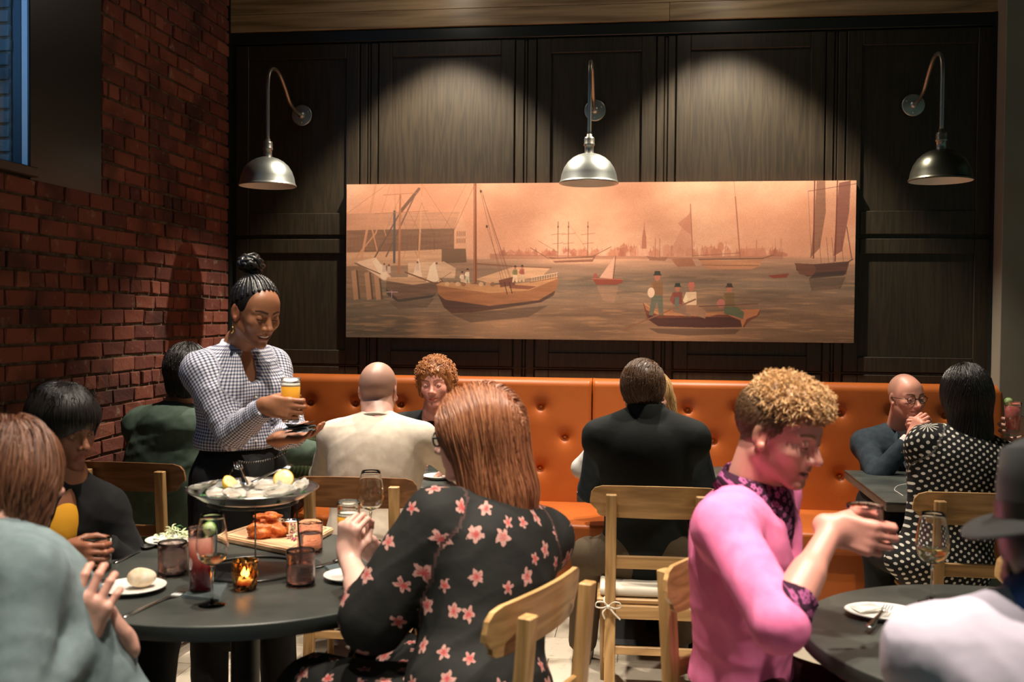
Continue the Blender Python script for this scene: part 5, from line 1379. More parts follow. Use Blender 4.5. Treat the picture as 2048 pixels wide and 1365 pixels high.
# ------------------------------------------------------------------ people assembly
def ik(S_, W_, l1, l2, pole):
    d = W_-S_; D = np.linalg.norm(d)
    if D > (l1+l2)*.999: f = D/((l1+l2)*.999); l1 *= f; l2 *= f
    n = d/D; a = (l1*l1-l2*l2+D*D)/(2*D); hgt = math.sqrt(max(0, l1*l1-a*a)); p = nz(pole-n*(pole@n)); return S_+n*a+p*hgt
def torso_prims(pc, nb, Fb, Fs, w, dep, inf, bust=0, belly=0., k=.05):
    """pc pelvis centre, nb neck base, Fb/Fs facing of hips/shoulders (horizontal); w half shoulder width"""
    U = nz(nb-pc); L_ = np.linalg.norm(nb-pc)
    def fr(t):
        F_ = nz(Fb*(1-t)+Fs*t); F_ = nz(F_-U*(F_@U)); R_2 = np.cross(F_, U); return np.stack([R_2, F_, U], 1)
    pr = []
    for t, a, b, c, off in ((.02, .86, 1.02, .125, 0.), (.24, .76, .90, .13, .004), (.48, .84, .98, .15, .0), (.68, .92, 1.0, .125, -.006), (.80, .86, .84, .09, -.010)):
        A = fr(t); pr.append(eli(pc+U*L_*t+A[:, 1]*off, V3(w*a*.90+inf, dep*b+inf, c+inf), A, k, tag=1))
    A = fr(1)
    if belly: B_ = fr(.25); pr.append(eli(pc+U*L_*.25+B_[:, 1]*dep*.5, V3(w*.6, dep*.8+belly, .12), B_, k, tag=1))
    if bust:
        for q in (-1, 1): pr.append(eli(pc+U*L_*.66+A[:, 1]*(dep*.72)+A[:, 0]*q*w*.40, V3(.062+inf, .058*bust+inf, .062+inf), A, .04, tag=1))
    return pr, A, U
def sleeve_dirs(): pass
class Person:
    pass
def person(label, H, yaw, pitch=0, roll=0, s=1.0, skin=(.55, .30, .21), pc=None, nb=None, Fb=None, Fs=None, w=.20, dep=.105, female=False,
           lh=None, rh=None, lpole=None, rpole=None, la=(.285, .25), legs=None, hh=.0035, bare=(0, 0), seated=True, headk=None, handk=None, bust=0, belly=0., skip_head=False, arm_r=1.0, hs=None, slope=.068, legr=1.0):
    p = Person(); p.H = H; p.R = frame(yaw, pitch, roll); p.s = s; p.pc = pc; p.nb = nb
    Fb = V3(-math.sin(Fb), math.cos(Fb), 0); Fs = V3(-math.sin(Fs), math.cos(Fs), 0); p.Fb, p.Fs = Fb, Fs
    p.w, p.dep, p.bust, p.belly = w, dep, bust, belly
    tp, A, U = torso_prims(pc, nb, Fb, Fs, w, dep, 0, bust, belly); p.A, p.U = A, U
    p.sh = {q: nb-U*slope*1.1+A[:, 0]*q*(w-.035)-A[:, 1]*.005 for q in (-1, 1)}
    skin = np.array(skin)
    V_, F_, C_ = [], [], []
    def addm(V, F, C=None):
        off = sum(len(v) for v in V_); V_.append(V); F_.append(F+off); C_.append(np.ones((len(V), 3))*skin if C is None else C)
    body = list(tp)
    body += [cap(p.sh[-1], p.sh[1], .044, .044, .04), cap(nb+U*.03, nb-U*.05, .055, .07, .03)]
    p.arms = {}
    for q, tgt, pole in ((1, rh, rpole), (-1, lh, lpole)):
        if tgt is None: continue
        W_ = np.asarray(tgt['w'], float); pole = V3(0, 0, -1)+A[:, 0]*q*.6-A[:, 1]*.3 if pole is None else np.asarray(pole, float)
        E_ = ik(p.sh[q], W_, la[0], la[1], pole); p.arms[q] = (p.sh[q], E_, W_)
        body += [cap(p.sh[q], E_, .046*arm_r, .036*arm_r, .03), cap(E_, W_, .036*arm_r, .024*arm_r, .015)]
    p.legs = []
    if legs is None and seated:
        RB_ = np.cross(Fb, UP)
        legs = [(pc+RB_*q*.095+Fb*.02, pc+RB_*q*.13+Fb*.43-UP*(pc[2]-.50), pc*V3(1, 1, 0)+RB_*q*.13+Fb*.40+UP*.09) for q in (-1, 1)]
    for (h_, k_, a_) in (legs or []):
        p.legs.append((np.array(h_), np.array(k_), np.array(a_)))
        body += [cap(h_, k_, .078*legr, .052*legr, .05), cap(k_, a_, .05*legr, .036*legr, .03)]
    V, F = field_mesh(body, .014); V = smooth_v(V, F, 1); addm(V, F)
    if not skip_head:
        V, F, C = head_mesh(H, p.R, s, skin, nb, hh, female, **(headk or {})); addm(V, F, C)
    p.nails = []
    for q, tgt in ((1, rh), (-1, lh)):
        if tgt is None or tgt.get('hide'): continue
        hp, nl = hand_prims(np.asarray(tgt['w'], float), np.asarray(tgt['y'], float), np.asarray(tgt['n'], float), q, tgt.get('pose', 'relax'), tgt.get('s', hs or (.93 if female else 1.0)), tgt.get('curls'), tgt.get('spread', .1), tgt.get('thumb'))
        S_, E_, W_ = p.arms[q]
        hp += [cap(W_+(E_-W_)*(1.0 if bare[0 if q > 0 else 1] else .35), W_, (.041 if bare[0 if q > 0 else 1] else .03)*arm_r, .0245, .02)]
        if bare[0 if q > 0 else 1]: hp += [cap(W_+(E_-W_)*.85, W_+(E_-W_)*.5, .043*arm_r, .036*arm_r, .02)]
        V, F = field_mesh(hp, .0032 if tgt.get('fine') else .0042)
        kn = np.ones((len(V), 3))*skin
        rel = (V-W_)@nz(tgt['y']); m = np.clip((rel-.06)/.1, 0, 1)[:, None]*.35; kn = kn*(1-m)+skin*np.array([1.0, .62, .55])*m
        addm(V, F, kn); p.nails += nl
    V = np.concatenate(V_); F = np.concatenate(F_); C = np.concatenate(C_)
    base = pc.copy(); base[2] = 0; p.base = base
    o = obj('person', mesh_from('person', V-base, F, C), M['skin'], None, loc=tuple(base)); p.o = o
    tag(o, label, 'person'); o['kind'] = 'thing'
    return p
def smooth_v(V, F, it=1, f=.5):
    n = len(V)
    for _ in range(it):
        acc = np.zeros_like(V); cnt = np.zeros(n)
        for a, b in ((0, 1), (1, 2), (2, 3), (3, 0)):
            for k in range(3): acc[:, k] += np.bincount(F[:, a], V[F[:, b], k], n)+np.bincount(F[:, b], V[F[:, a], k], n)
            cnt += np.bincount(F[:, a], minlength=n)+np.bincount(F[:, b], minlength=n)
        V = V*(1-f)+acc/np.maximum(cnt, 1)[:, None]*f
    return V
def child(p, name, V, F, m, col=None, cuv=None, label=None, parent=None):
    o = obj(name, mesh_from(name, V-p.base, F, col, cuv), m, parent or p.o)
    if label: o['label'] = label
    return o
def childbm(p, name, bm, m, parent=None, label=None):
    bmesh.ops.translate(bm, vec=tuple(-p.base), verts=bm.verts); o = obj(name, bm, m, parent or p.o)
    if label: o['label'] = label
    return o
def top(p, m, inf=.012, cuff=(1.0, 1.0), amp=.004, seed=1, hem=None, h=.008, name='shirt', label=None, wide=0., neck=None, sl=.0, flare=0, elbowpuff=0., loose=.0, fr=38, sleeves=True, cuffr=.0, extra=(), cuvr=.15, tz=.008, cuts=()):
    "upper garment: torso and sleeves, creased; cuv carries a cloth coordinate"
    tp, A, U = torso_prims(p.pc, p.nb, p.Fb, p.Fs, p.w+wide, p.dep, inf+loose, p.bust, p.belly)
    pr = tp+[cap(p.sh[-1], p.sh[1], .046+inf, .046+inf, .05, tag=1), cap(p.nb-U*(.02-tz), p.nb-U*.06, .050+inf*.6, .070+inf, .04, tag=1)]
    for q in (-1, 1): pr += [cap(p.nb+U*tz+A[:, 0]*q*.030-A[:, 1]*.012, p.sh[q]+U*.0, .024+inf*.5, .046+inf, .05, tag=1)]
    if sleeves:
        for i, q in enumerate((1, -1)):
            if q not in p.arms: continue
            S_, E_, W_ = p.arms[q]; cf = cuff[i]
            pr += [cap(S_, E_, .050+inf+sl, .040+inf+sl+elbowpuff, .035, tag=12+q)]
            if cf > 0:
                e = E_+(W_-E_)*cf; n = nz(W_-E_)
                pr += [cap(E_, e+n*.02, .040+inf+sl, .029+inf*.7+sl*.6+cuffr, .02, tag=15+q, plane=[(e, n)])]
    pr += list(extra)
    clip = []
    if hem is not None: clip.append((V3(0, 0, hem), V3(0, 0, -1)))
    else: clip.append((p.pc-U*.08, -U))
    V, F = field_mesh(pr, h, clip=clip, disp=wr(seed, amp, fr), cuts=cuts)
    X, Y, Z = V[:, 0], V[:, 1], V[:, 2]
    best = None; which = np.zeros(len(V), int)
    for q in pr:
        d = q.d(X, Y, Z)
        if best is None: best = d.copy(); which[:] = q.tag
        else: m_ = d < best; best[m_] = d[m_]; which[m_] = q.tag
    cuv = np.zeros((len(V), 3)); rel = V-p.pc
    F_ = A[:, 1]; cuv[:, 0] = np.arctan2(rel@A[:, 0], rel@(-F_ if neck != 'front' else F_))*cuvr; cuv[:, 1] = rel@U
    if neck == 'flat': cuv[:, 0] = rel@A[:, 0]
    for q in (1, -1):
        if q not in p.arms: continue
        S_, E_, W_ = p.arms[q]
        for tg, a, b in ((12+q, S_, E_), (15+q, E_, W_)):
            m_ = which == tg; n = nz(b-a); x = V3(0, 0, CAM_Z)-(a+b)/2; x = nz(x-n*(x@n)); y = np.cross(n, x); r_ = V[m_]-a
            cuv[m_, 0] = np.arctan2(r_@y, r_@x)*.055+3*q; cuv[m_, 1] = r_@n+(0 if tg < 14 else .3)
    V = smooth_v(V, F, 1, .4)
    return child(p, name, V, F, m, cuv=cuv, label=label)
def trousers(p, m, inf=.014, amp=.004, seed=2, name='trousers', waist=None, label=None, h=.010):
    tp, A, U = torso_prims(p.pc, p.nb, p.Fb, p.Fs, p.w, p.dep, inf*.4, 0)
    pr = [tp[0], tp[1]]
    for h_, k_, a_ in p.legs: pr += [cap(h_, k_, .08+inf, .056+inf, .05), cap(k_, a_, .054+inf, .046+inf, .03, plane=[(a_, nz(a_-k_))])]
    V, F = field_mesh(pr, h, clip=[(p.pc+UP*(waist or .13), UP)], disp=wr(seed, amp))
    V = smooth_v(V, F, 1, .4); return child(p, name, V, F, m, label=label)
def shoes(p, m, dirs=None):
    for i, (h_, k_, a_) in enumerate(p.legs):
        f = p.Fb if dirs is None else nz(dirs[i]); b = a_*V3(1, 1, 0)
        pr = [cap(b+UP*.045-f*.03, b+UP*.035+f*.13, .036, .030, .03), cap(a_+UP*.0, b+UP*.05, .042, .038, .02), bxp(b+UP*.012+f*.05, V3(.042, .135, .012), np.stack([np.cross(f, UP), f, UP], 1), .01, .01)]
        V, F = field_mesh(pr, .007, clip=[(V3(0, 0, .002), V3(0, 0, -1)), (a_+UP*.03, UP)]); child(p, 'shoe', V, F, m)
def eyes(p, gaze=(0, 0), open_=1.0, iris=(.06, .035, .02), dark=False):
    "almond of eyeball showing between the lids"
    for q in (-1, 1):
        g = lambda x, y, z: p.H+p.R@(V3(x, y, z)*p.s)
        bm = BM(); bmesh.ops.create_uvsphere(bm, u_segments=24, v_segments=16, radius=1)
        me = bpy.data.meshes.new('eye')
        c = V3(q*.0315, .0775, -.0010-(.004 if dark else 0)); r = V3(.0132, .0140, .0018) if dark else V3(.0125, .0134, .0062*open_+.0005)
        col = []
        for v in bm.verts:
            l = np.array(v.co)*r
            d = math.hypot(l[0]-gaze[0]*.005, (l[2]-gaze[1]*.003))
            col.append((.008, .006, .005) if d < .0022 or dark else iris if d < .0052 else (.62, .56, .52))
            v.co = Vector(p.H+p.R@((c+l)*p.s)-p.base)
        bm.to_mesh(me); bm.free(); a = me.color_attributes.new('Col', 'FLOAT_COLOR', 'POINT')
        cc = np.ones((len(me.vertices), 4), np.float32); cc[:, :3] = col; a.data.foreach_set('color', cc.ravel()); me.shade_smooth()
        obj('eye', me, M['eye'], p.o)
def teeth(p, smile=1.):
    g = lambda x, y, z: p.H+p.R@(V3(x, y, z)*p.s)
    V, F = field_mesh([eli(g(0, .0815, -.0655), V3(.0215, .0125, .0062)*p.s, p.R, .001)], .002)
    M.setdefault('teeth', mat('teeth', (.75, .68, .58), .3)); return child(p, 'teeth', V, F, M['teeth'])
def glasses(p, m, rx_=.022, rz_=.017, th=.0018):
    g = lambda x, y, z: p.H+p.R@(V3(x, y, z)*p.s)
    bm = BM()
    for q in (-1, 1):
        tube(bm, [g(q*.032+rx_*math.cos(a), .098-abs(rx_*math.cos(a)+.0)*.12, rz_*math.sin(a)*(1-.12*math.cos(a)*q)) for a in np.linspace(0, 2*PI, 25)], th, 6, cap=False)
        tube(bm, [g(q*(.032+rx_), .095, .006), g(q*.068, .085, .006), g(q*.0775, .03, .004), g(q*.080, -.005, .003), g(q*.079, -.02, -.012)], th*1.1, 6)
    tube(bm, [g(-.010, .098, .004), g(0, .104, .006), g(.010, .098, .004)], th, 6)
    o = childbm(p, 'eyeglasses', bm, m)
    for q in (-1, 1):
        b = BM(); vs_ = [b.verts.new(tuple(g(q*.032+rx_*.95*math.cos(a), .0975-abs(rx_*math.cos(a))*.12, rz_*.95*math.sin(a)*(1-.12*math.cos(a)*q))-p.base)) for a in np.linspace(0, 2*PI, 25)[:-1]]
        b.faces.new(vs_); obj('lens', b, M['pane'], o)
    return o
def nails(p, m):
    bm = BM()
    for c, n, d in p.nails:
        res_ = bmesh.ops.create_uvsphere(bm, u_segments=8, v_segments=6, radius=1); x = np.cross(d, n); Mx = np.stack([x, d, n], 1)
        for v in res_['verts']: v.co = Vector(c+Mx@(np.array(v.co)*V3(.0052, .0095, .0028)))
    return childbm(p, 'fingernails', bm, m)
# ------------------------------------------------------------------ hair
def strands(p, parent, roots, flow, nseg, step, prims, off, m, r0=.0009, lnf=None,  jitter=.3, name='hair_strands', seed=0, lenvar=.2, follow=.8, liftfn=None):
    "grow curves over a field: each step goes along flow(P, t), then settles at height off above the surface"
    r = np.random.default_rng(seed); n = len(roots); Pn = roots.copy(); out = [Pn.copy()]
    jit = r.normal(0, jitter, (n, 3)); ln = 1+r.uniform(-lenvar, lenvar, n); ln = ln if lnf is None else ln*lnf(((roots-p.H)@p.R)/p.s); offs = off*(r.uniform(.1, 1.25, n))
    for k in range(nseg):
        t = (k+1)/nseg; d = flow(Pn, t)+jit*.35; d /= np.linalg.norm(d, axis=1)[:, None]+1e-9
        Pn = Pn+d*step*ln[:, None]
        e = 1e-3; f0 = evalf(prims, Pn); G = np.stack([evalf(prims, Pn+np.eye(3)[i]*e)-f0 for i in range(3)], 1)/e; G /= np.linalg.norm(G, axis=1)[:, None]+1e-9
        lift = offs*(1 if liftfn is None else liftfn(t)); err = f0-lift
        mv = np.where(err < 0, err, err*follow*(1-t*.0)); mv = np.clip(mv, -.03, .03); Pn = Pn-G*mv[:, None]
        out.append(Pn.copy())
    Q = np.stack(out, 1); return curves_obj(p, parent, Q, m, r0, name)
def curves_obj(p, parent, Q, m, r0, name='hair_strands'):
    n, k = Q.shape[:2]; hc = bpy.data.hair_curves.new(name); hc.add_curves([k]*n)
    hc.attributes['position'].data.foreach_set('vector', (Q-p.base).astype(np.float32).ravel())
    if 'radius' not in hc.attributes: hc.attributes.new('radius', 'FLOAT', 'POINT')
    rr2 = np.tile(r0*np.concatenate([np.ones(k-2), [.8, .25]]), n).astype(np.float32); hc.attributes['radius'].data.foreach_set('value', rr2)
    hc.materials.append(m); o = bpy.data.objects.new(name, hc); COL.objects.link(o); o.parent = parent; o['kind'] = 'stuff'; return o
def hair_shell(p, prims, cuts, m, h=.005, disp=None, name='hair', clip=(), label=None):
    V, F = field_mesh(prims, h, cuts=cuts, disp=disp, clip=clip); return child(p, name, V, F, m, label=label), V
# ================================================================== PEOPLE
def LC(p, x, y, z): return p.H+p.R@(V3(x, y, z)*p.s)
def hp(p, kind, c, r, k=.02, **q):
    return eli(LC(p, *c), V3(*r)*p.s, p.R, k)
def hc_(p, a, b, r1, r2, k=.02, **q): return cap(LC(p, *a), LC(p, *b), r1*p.s, r2*p.s, k, **q)
def scalp(p, n, seed=0, zmin=.0, prims=None, front=.08, test=None, surf=0.0):
    "random roots on the cap of the head"
    r = np.random.default_rng(seed); out = []
    while len(out) < n:
        v = r.normal(0, 1, (n*3, 3)); v /= np.linalg.norm(v, axis=1)[:, None]
        L = v*np.array([.078, .097, .090])+np.array([0, -.016, .032])
        ok = test(L) if test else (L[:, 2] > zmin+np.clip(L[:, 1], 0, 1)*.55)
        out += list(L[ok])
    return p.H+(np.array(out[:n])*p.s)@p.R.T
def shellp(p, t=.008, zc=.032): return hp(p, 'e', (0, -.016, zc), (.0745+t, .0935+t, .087+t))
def collar(p, m, a0=.35, r=.058, h=.032, c=None, tilt=None, fold=.028, name='collar', open_=.0, zo=0.):
    "folded shirt collar around the neck, open in front by angle a0"
    A = p.A; ctr = (p.nb if c is None else c)+A[:, 2]*zo; bm = BM(); n = 26; rows = []
    for i in range(n+1):
        a = -PI+a0+(2*PI-2*a0)*i/n; e = abs(i/n-.5)*2
        d = A[:, 0]*math.sin(a)-A[:, 1]*math.cos(a)
        d = A[:, 0]*math.sin(a)*1.0+A[:, 1]*(-math.cos(a))*1.08
        drop = -.02*e**3-.012*(1-math.cos(a))*0
        pt = [ctr+d*r*.97+A[:, 2]*(-.012+drop), ctr+d*(r+.001)+A[:, 2]*(h+drop*1.2), ctr+d*(r+.004)+A[:, 2]*(h+.002+drop*1.2), ctr+d*(r+.012+fold*.35+.012*e**4)+A[:, 2]*(h-fold*(1+.9*e**6)+drop*1.2), ctr+d*(r+.009+fold*.3+.010*e**4)+A[:, 2]*(h-fold*(1+.9*e**6)+drop*1.2), ctr+d*(r+.002)+A[:, 2]*(h-.004+drop*1.2)]
        rows.append([bm.verts.new(tuple(q)) for q in pt])
    for X_, Y_ in zip(rows, rows[1:]):
        for k in range(6): bm.faces.new((X_[k], X_[(k+1) % 6], Y_[(k+1) % 6], Y_[k]))
    bm.faces.new(rows[0]); bm.faces.new(rows[-1][::-1]); bmesh.ops.recalc_face_normals(bm, faces=bm.faces)
    return childbm(p, name, bm, m)
def neckring(p, m, r=.062, th=.008, zo=.004, tiltf=.02, name='neckband', vee=0):
    A = p.A; bm = BM()
    tube(bm, [p.nb+A[:, 0]*r*math.sin(a)*1.02+A[:, 1]*r*math.cos(a)*1.02+A[:, 2]*(zo-tiltf*math.cos(a)-vee*max(0, math.cos(a))**3) for a in np.linspace(0, 2*PI, 33)], th, 8, cap=False, squash=.75)
    return childbm(p, name, bm, m)
def lapels(p, m, dy=0.):
    A = p.A
    for q in (-1, 1):
        bm = BM(); pts = [(q*.055, .085, .015), (q*.090, .112, -.03), (q*.075, .138, -.10), (q*.03, .150, -.20), (q*.016, .150, -.20), (q*.034, .138, -.08), (q*.045, .095, .0)]
        a = [bm.verts.new(tuple(p.nb+A@(V3(*v)+V3(0, dy, 0)))) for v in pts]; b_ = [bm.verts.new(tuple(p.nb+A@(V3(*v)+V3(0, .006+dy, 0)))) for v in pts]
        bm.faces.new(a); bm.faces.new(b_[::-1])
        for k in range(len(a)): bm.faces.new((a[k], a[(k+1) % len(a)], b_[(k+1) % len(a)], b_[k]))
        bmesh.ops.recalc_face_normals(bm, faces=bm.faces); childbm(p, 'lapel', bm, m)
def curls(p, parent, roots, nrm, m, rad=.006, length=.03, turns=1.6, seed=0, r0=.0011, k=14, droop=.3, name='hair_curls'):
    r = np.random.default_rng(seed); n = len(roots); t = np.linspace(0, 1, k)
    rv = r.normal(0, 1, (n, 3)); N_ = nrm+rv*.35; N_[:, 2] -= droop*.3; N_ /= np.linalg.norm(N_, axis=1)[:, None]
    a = np.cross(N_, rv); a /= np.linalg.norm(a, axis=1)[:, None]; b = np.cross(N_, a)
    ln = length*(.6+.8*r.random(n)); ph = r.uniform(0, 6, n); rr2 = rad*(.6+.8*r.random(n)); sg = np.where(r.random(n) > .5, 1, -1)
    ang = ph[:, None]+sg[:, None]*t[None]*turns*2*PI
    Q = roots[:, None]+N_[:, None]*(ln[:, None]*t)[..., None]+(a[:, None]*np.cos(ang)[..., None]+b[:, None]*np.sin(ang)[..., None])*(rr2[:, None]*np.minimum(1, t*3))[..., None]
    Q[..., 2] -= droop*length*(t**2)[None]
    return curves_obj(p, parent, Q, m, r0, name)
def normals_of(prims, P_, e=1e-3):
    f0 = evalf(prims, P_); G = np.stack([evalf(prims, P_+np.eye(3)[i]*e)-f0 for i in range(3)], 1); return G/(np.linalg.norm(G, axis=1)[:, None]+1e-9)
SK_L = (.60, .335, .245); SK_P = (.66, .36, .28); SK_D = (.33, .135, .066); SK_DD = (.32, .125, .070)
M['black_cloth'] = cloth('black', (.012, .012, .013)); M['darktrouser'] = cloth('dark_trouser', (.014, .014, .016))
M['shoe'] = mat('dark_shoe', (.03, .018, .012), .4)
M['frame_black'] = mat('black_frame', (.01, .01, .01), .25); M['frame_tort'] = mat('tortoise_frame', (.05, .022, .01), .25)
def grip(c, N_, R_gl, side, T=None, up=.0, pose=None, s=1.0, tilt=0., thumb=THUMB_GRIP):
    T = V3(0, 0, 1) if T is None else nz(T); N_ = nz(N_); Y = np.cross(N_, T) if side > 0 else np.cross(T, N_)
    Y = nz(Y+T*tilt); a = .024/(R_gl+.009)
    return dict(w=c-N_*(R_gl+.013*s)-Y*.066*s, y=Y, n=N_, curls=(a*1.05, a*2.2, a*1.7), thumb=thumb, s=s, spread=.03)

# ---------- man with curly ginger hair, facing us from the bench
H = at(872, 768, 5.15)
p = person('curly ginger-haired man in a dark jacket, facing us from the bench', H, PI-.03, .04, .06, 1.0, (.70, .30, .22), pc=V3(H[0]+.02, 5.46, .57), nb=at(868, 834, 5.22), Fb=PI, Fs=PI-.05, w=.215,
           rh=dict(w=V3(H[0]-.12, 5.05, .80), y=V3(.3, -1, 0), n=V3(0, 0, -1)), lh=dict(w=V3(H[0]+.16, 5.02, .80), y=V3(-.3, -1, 0), n=V3(0, 0, -1)),
           headk=dict(smile=.5, beard=((.28, .09, .05), .35), brow=(.22, .09, .04)))
eyes(p, (0, -.1), .7)
M['charcoal'] = cloth('charcoal_jacket', (.022, .026, .027), c2=(.035, .038, .038)); M['maroon'] = cloth('maroon_shirt', (.03, .007, .012))
A = p.A; top(p, M['charcoal'], .018, (.95, .95), .005, 3, name='jacket', neck='front', hem=.5, tz=-.01, cuts=[eli(p.nb+A@V3(0, .125, -.050), V3(.040, .060, .13), A, .008)])
pr = [hp(p, 'e', (0, -.01, .035), (.092, .106, .098)), hp(p, 'e', (.078, -.02, -.02), (.022, .05, .055)), hp(p, 'e', (-.078, -.02, -.02), (.022, .05, .055)), hp(p, 'e', (0, -.07, -.03), (.07, .045, .06))]
cu = [hp(p, 'e', (0, .10, -.045), (.066, .075, .085), .01)]
M['h_ginger'] = hairmat('ginger', (.30, .105, .030), (.62, .27, .095))
hs_, _ = hair_shell(p, pr, cu, M['h_ginger'], .0045, disp=wr(8, .010, 120, 4))
rt = scalp(p, 900, 1, test=lambda L: (L[:, 2] > .045+np.clip(L[:, 1]-.02, 0, 1)*.35) | ((L[:, 1] < .01) & (L[:, 2] > -.06)))
rt2 = rt+normals_of(pr[:1], rt)*.012*p.s
curls(p, hs_, rt2, normals_of(pr[:1], rt2), M['h_ginger'], .007, .020, 1.5, 2, .0013)
lapels(p, M['charcoal'])
V, F = field_mesh([eli(p.nb+A@V3(0, .050, -.11), V3(.075, .066, .14), A, .01)], .006, disp=wr(5, .003)); child(p, 'shirt', V, F, M['maroon'])
collar(p, M['maroon'], .45, .058, .026)
bm = BM()
for z in (-.03, -.075, -.125): sphere(bm, tuple(p.nb+A@V3(0, .123, z)), .0045, 8)
childbm(p, 'buttons', bm, M['cream'])
trousers(p, M['darktrouser'])

# ---------- bald man in cream sweater, seen from behind
H = at(757, 782, 4.38)
p = person('bald man in a cream sweater seen from behind', H, -.06, .12, 0, 1.03, SK_P, pc=V3(CB[0]+.02, CB[1]+.03, .57), nb=at(757, 842, 4.30), Fb=.03, Fs=-.03, w=.222, dep=.115,
           rh=dict(w=V3(-.86, 4.55, .80), y=V3(-.3, 1, 0), n=V3(0, 0, -1)), lh=dict(w=V3(-1.22, 4.52, .80), y=V3(.3, 1, 0), n=V3(0, 0, -1)), rpole=V3(.9, 0, -.6), lpole=V3(-.9, 0, -.6),
           headk=dict(scalp=((.30, .17, .12), .72, .0), beard=((.10, .05, .03), .8), neck_r=.064))
M['creamknit'] = cloth('cream_knit', S(205, 190, 172), weave=420, wb=.5, fold=.25, c2=S(216, 202, 184))
top(p, M['creamknit'], .014, (.97, .97), .0045, 13, fr=24, name='sweater', hem=.44, loose=.012)
neckring(p, M['creamknit'], .066, .008, .012, .01)
trousers(p, M['darktrouser']); shoes(p, M['shoe'])

# ---------- man in black vest
H = at(1287, 784, 4.10)
p = person('man in a black vest over navy sleeves seen from behind', H, -.12, .05, -.03, 1.0, SK_L, pc=V3(CA[0]-.03, CA[1]+.04, .57), nb=at(1292, 832, 4.06), Fb=.0, Fs=-.02, w=.210, dep=.118, slope=.085,
           rh=dict(w=V3(.22, 4.48, .80), y=V3(-.4, 1, 0), n=V3(0, 0, -1)), lh=dict(w=V3(-.14, 4.48, .80), y=V3(.4, 1, 0), n=V3(0, 0, -1)), rpole=V3(.4, 0, -1), lpole=V3(-.4, 0, -1),
           legs=[(V3(CA[0]-.12, CA[1], .56), at(1178, 1112, 4.22), at(1165, 1288, 4.5)), (V3(CA[0]+.07, CA[1], .56), V3(CA[0]+.12, CA[1]+.42, .54), V3(CA[0]+.12, CA[1]+.42, .10))])
M['navy'] = cloth('navy_sleeve', (.016, .026, .036), c2=(.026, .036, .048)); M['vest'] = cloth('black_vest', (.008, .010, .009), weave=300, fold=.2)
top(p, M['navy'], .013, (.97, .97), .005, 17, name='shirt', hem=.5)
top(p, M['vest'], .026, (0, 0), .003, 18, name='vest', hem=.47, sleeves=False, fr=20, wide=-.012)
bm = BM(); A = p.A
for r_, z_ in ((.070, .0), ):
    rows = []
    for i in range(33):
        a = 2*PI*i/32; d = A[:, 0]*math.sin(a)+A[:, 1]*math.cos(a)
        rows.append([bm.verts.new(tuple(p.nb+d*rr2+A[:, 2]*zz)) for rr2, zz in ((.088, -.03), (.074, .045), (.068, .050), (.062, .045), (.066, -.02))])
    for X_, Y_ in zip(rows, rows[1:]):
        for k in range(4): bm.faces.new((X_[k], X_[k+1], Y_[k+1], Y_[k]))
bmesh.ops.recalc_face_normals(bm, faces=bm.faces); childbm(p, 'collar', bm, M['vest'])
M['khaki'] = cloth('khaki_brown', (.085, .060, .036)); trousers(p, M['khaki'], .018, .005); shoes(p, M['shoe'])
M['h_brown'] = hairmat('brown', (.085, .040, .020), (.19, .10, .05))
pr = [shellp(p, .012), hp(p, 'e', (0, -.055, -.01), (.062, .048, .046))]; cu = [hp(p, 'e', (0, .095, -.045), (.10, .085, .095), .008), hp(p, 'e', (.085, .01, -.03), (.03, .03, .045), .006), hp(p, 'e', (-.085, .01, -.03), (.03, .03, .045), .006)]
hs_, _ = hair_shell(p, pr, cu, M['h_brown'], .005, disp=wr(9, .003, 90))
rt = scalp(p, 2600, 3, test=lambda L: (L[:, 2] > -.055+np.clip(L[:, 1]+.0, 0, 1)*1.1)); nn = p.R
def fl(P_, t, p=p):
    L = (P_-p.H)@p.R; d = np.zeros_like(L); d[:, 0] = L[:, 0]*2-.3*(L[:, 2] > .06); d[:, 1] = -.5; d[:, 2] = -1.0*(L[:, 2] < .10)-.3; return d@p.R.T
strands(p, hs_, rt, fl, 6, .006, pr, .004, M['h_brown'], .0008, seed=2)

# ---------- blonde woman hidden behind him
H = at(1309, 795, 5.2)
p = person('blonde woman mostly hidden behind the man in the black vest', H, PI+.02, 0, 0, .96, SK_L, pc=V3(H[0], 5.47, .56), nb=at(1312, 862, 5.25), Fb=PI, Fs=PI, w=.185, dep=.10, female=True, bust=.9,
           rh=grip(BG+V3(0, 0, .005), V3(.9, .1, -.1), .012, 1, T=V3(.1, -.5, .85), s=.9), lh=dict(w=V3(H[0]+.12, 5.08, .80), y=V3(-.3, -1, 0), n=V3(0, 0, -1)), rpole=V3(-1, 0, -1))
M['whitecloth'] = cloth('white_blouse', (.62, .60, .56)); top(p, M['whitecloth'], .012, (.6, .6), .004, 21, name='blouse', hem=.5); trousers(p, M['darktrouser'])
M['h_blonde'] = hairmat('blonde', (.42, .24, .09), (.72, .48, .22))
pr = [shellp(p, .014), hc_(p, (.072, -.02, -.02), (.085, .0, -.16), .035, .028, .03), hc_(p, (-.072, -.02, -.02), (-.085, .0, -.16), .035, .028, .03)]
hs_, _ = hair_shell(p, pr, [hp(p, 'e', (0, .10, -.04), (.062, .08, .09), .01)], M['h_blonde'], .005, disp=wr(10, .004, 60))
def fl(P_, t, p=p):
    L = (P_-p.H)@p.R; d = np.zeros_like(L); d[:, 0] = L[:, 0]*6; d[:, 2] = -1; return d@p.R.T
strands(p, hs_, scalp(p, 900, 4, .03), fl, 14, .015, pr, .006, M['h_blonde'], .0011, seed=4)

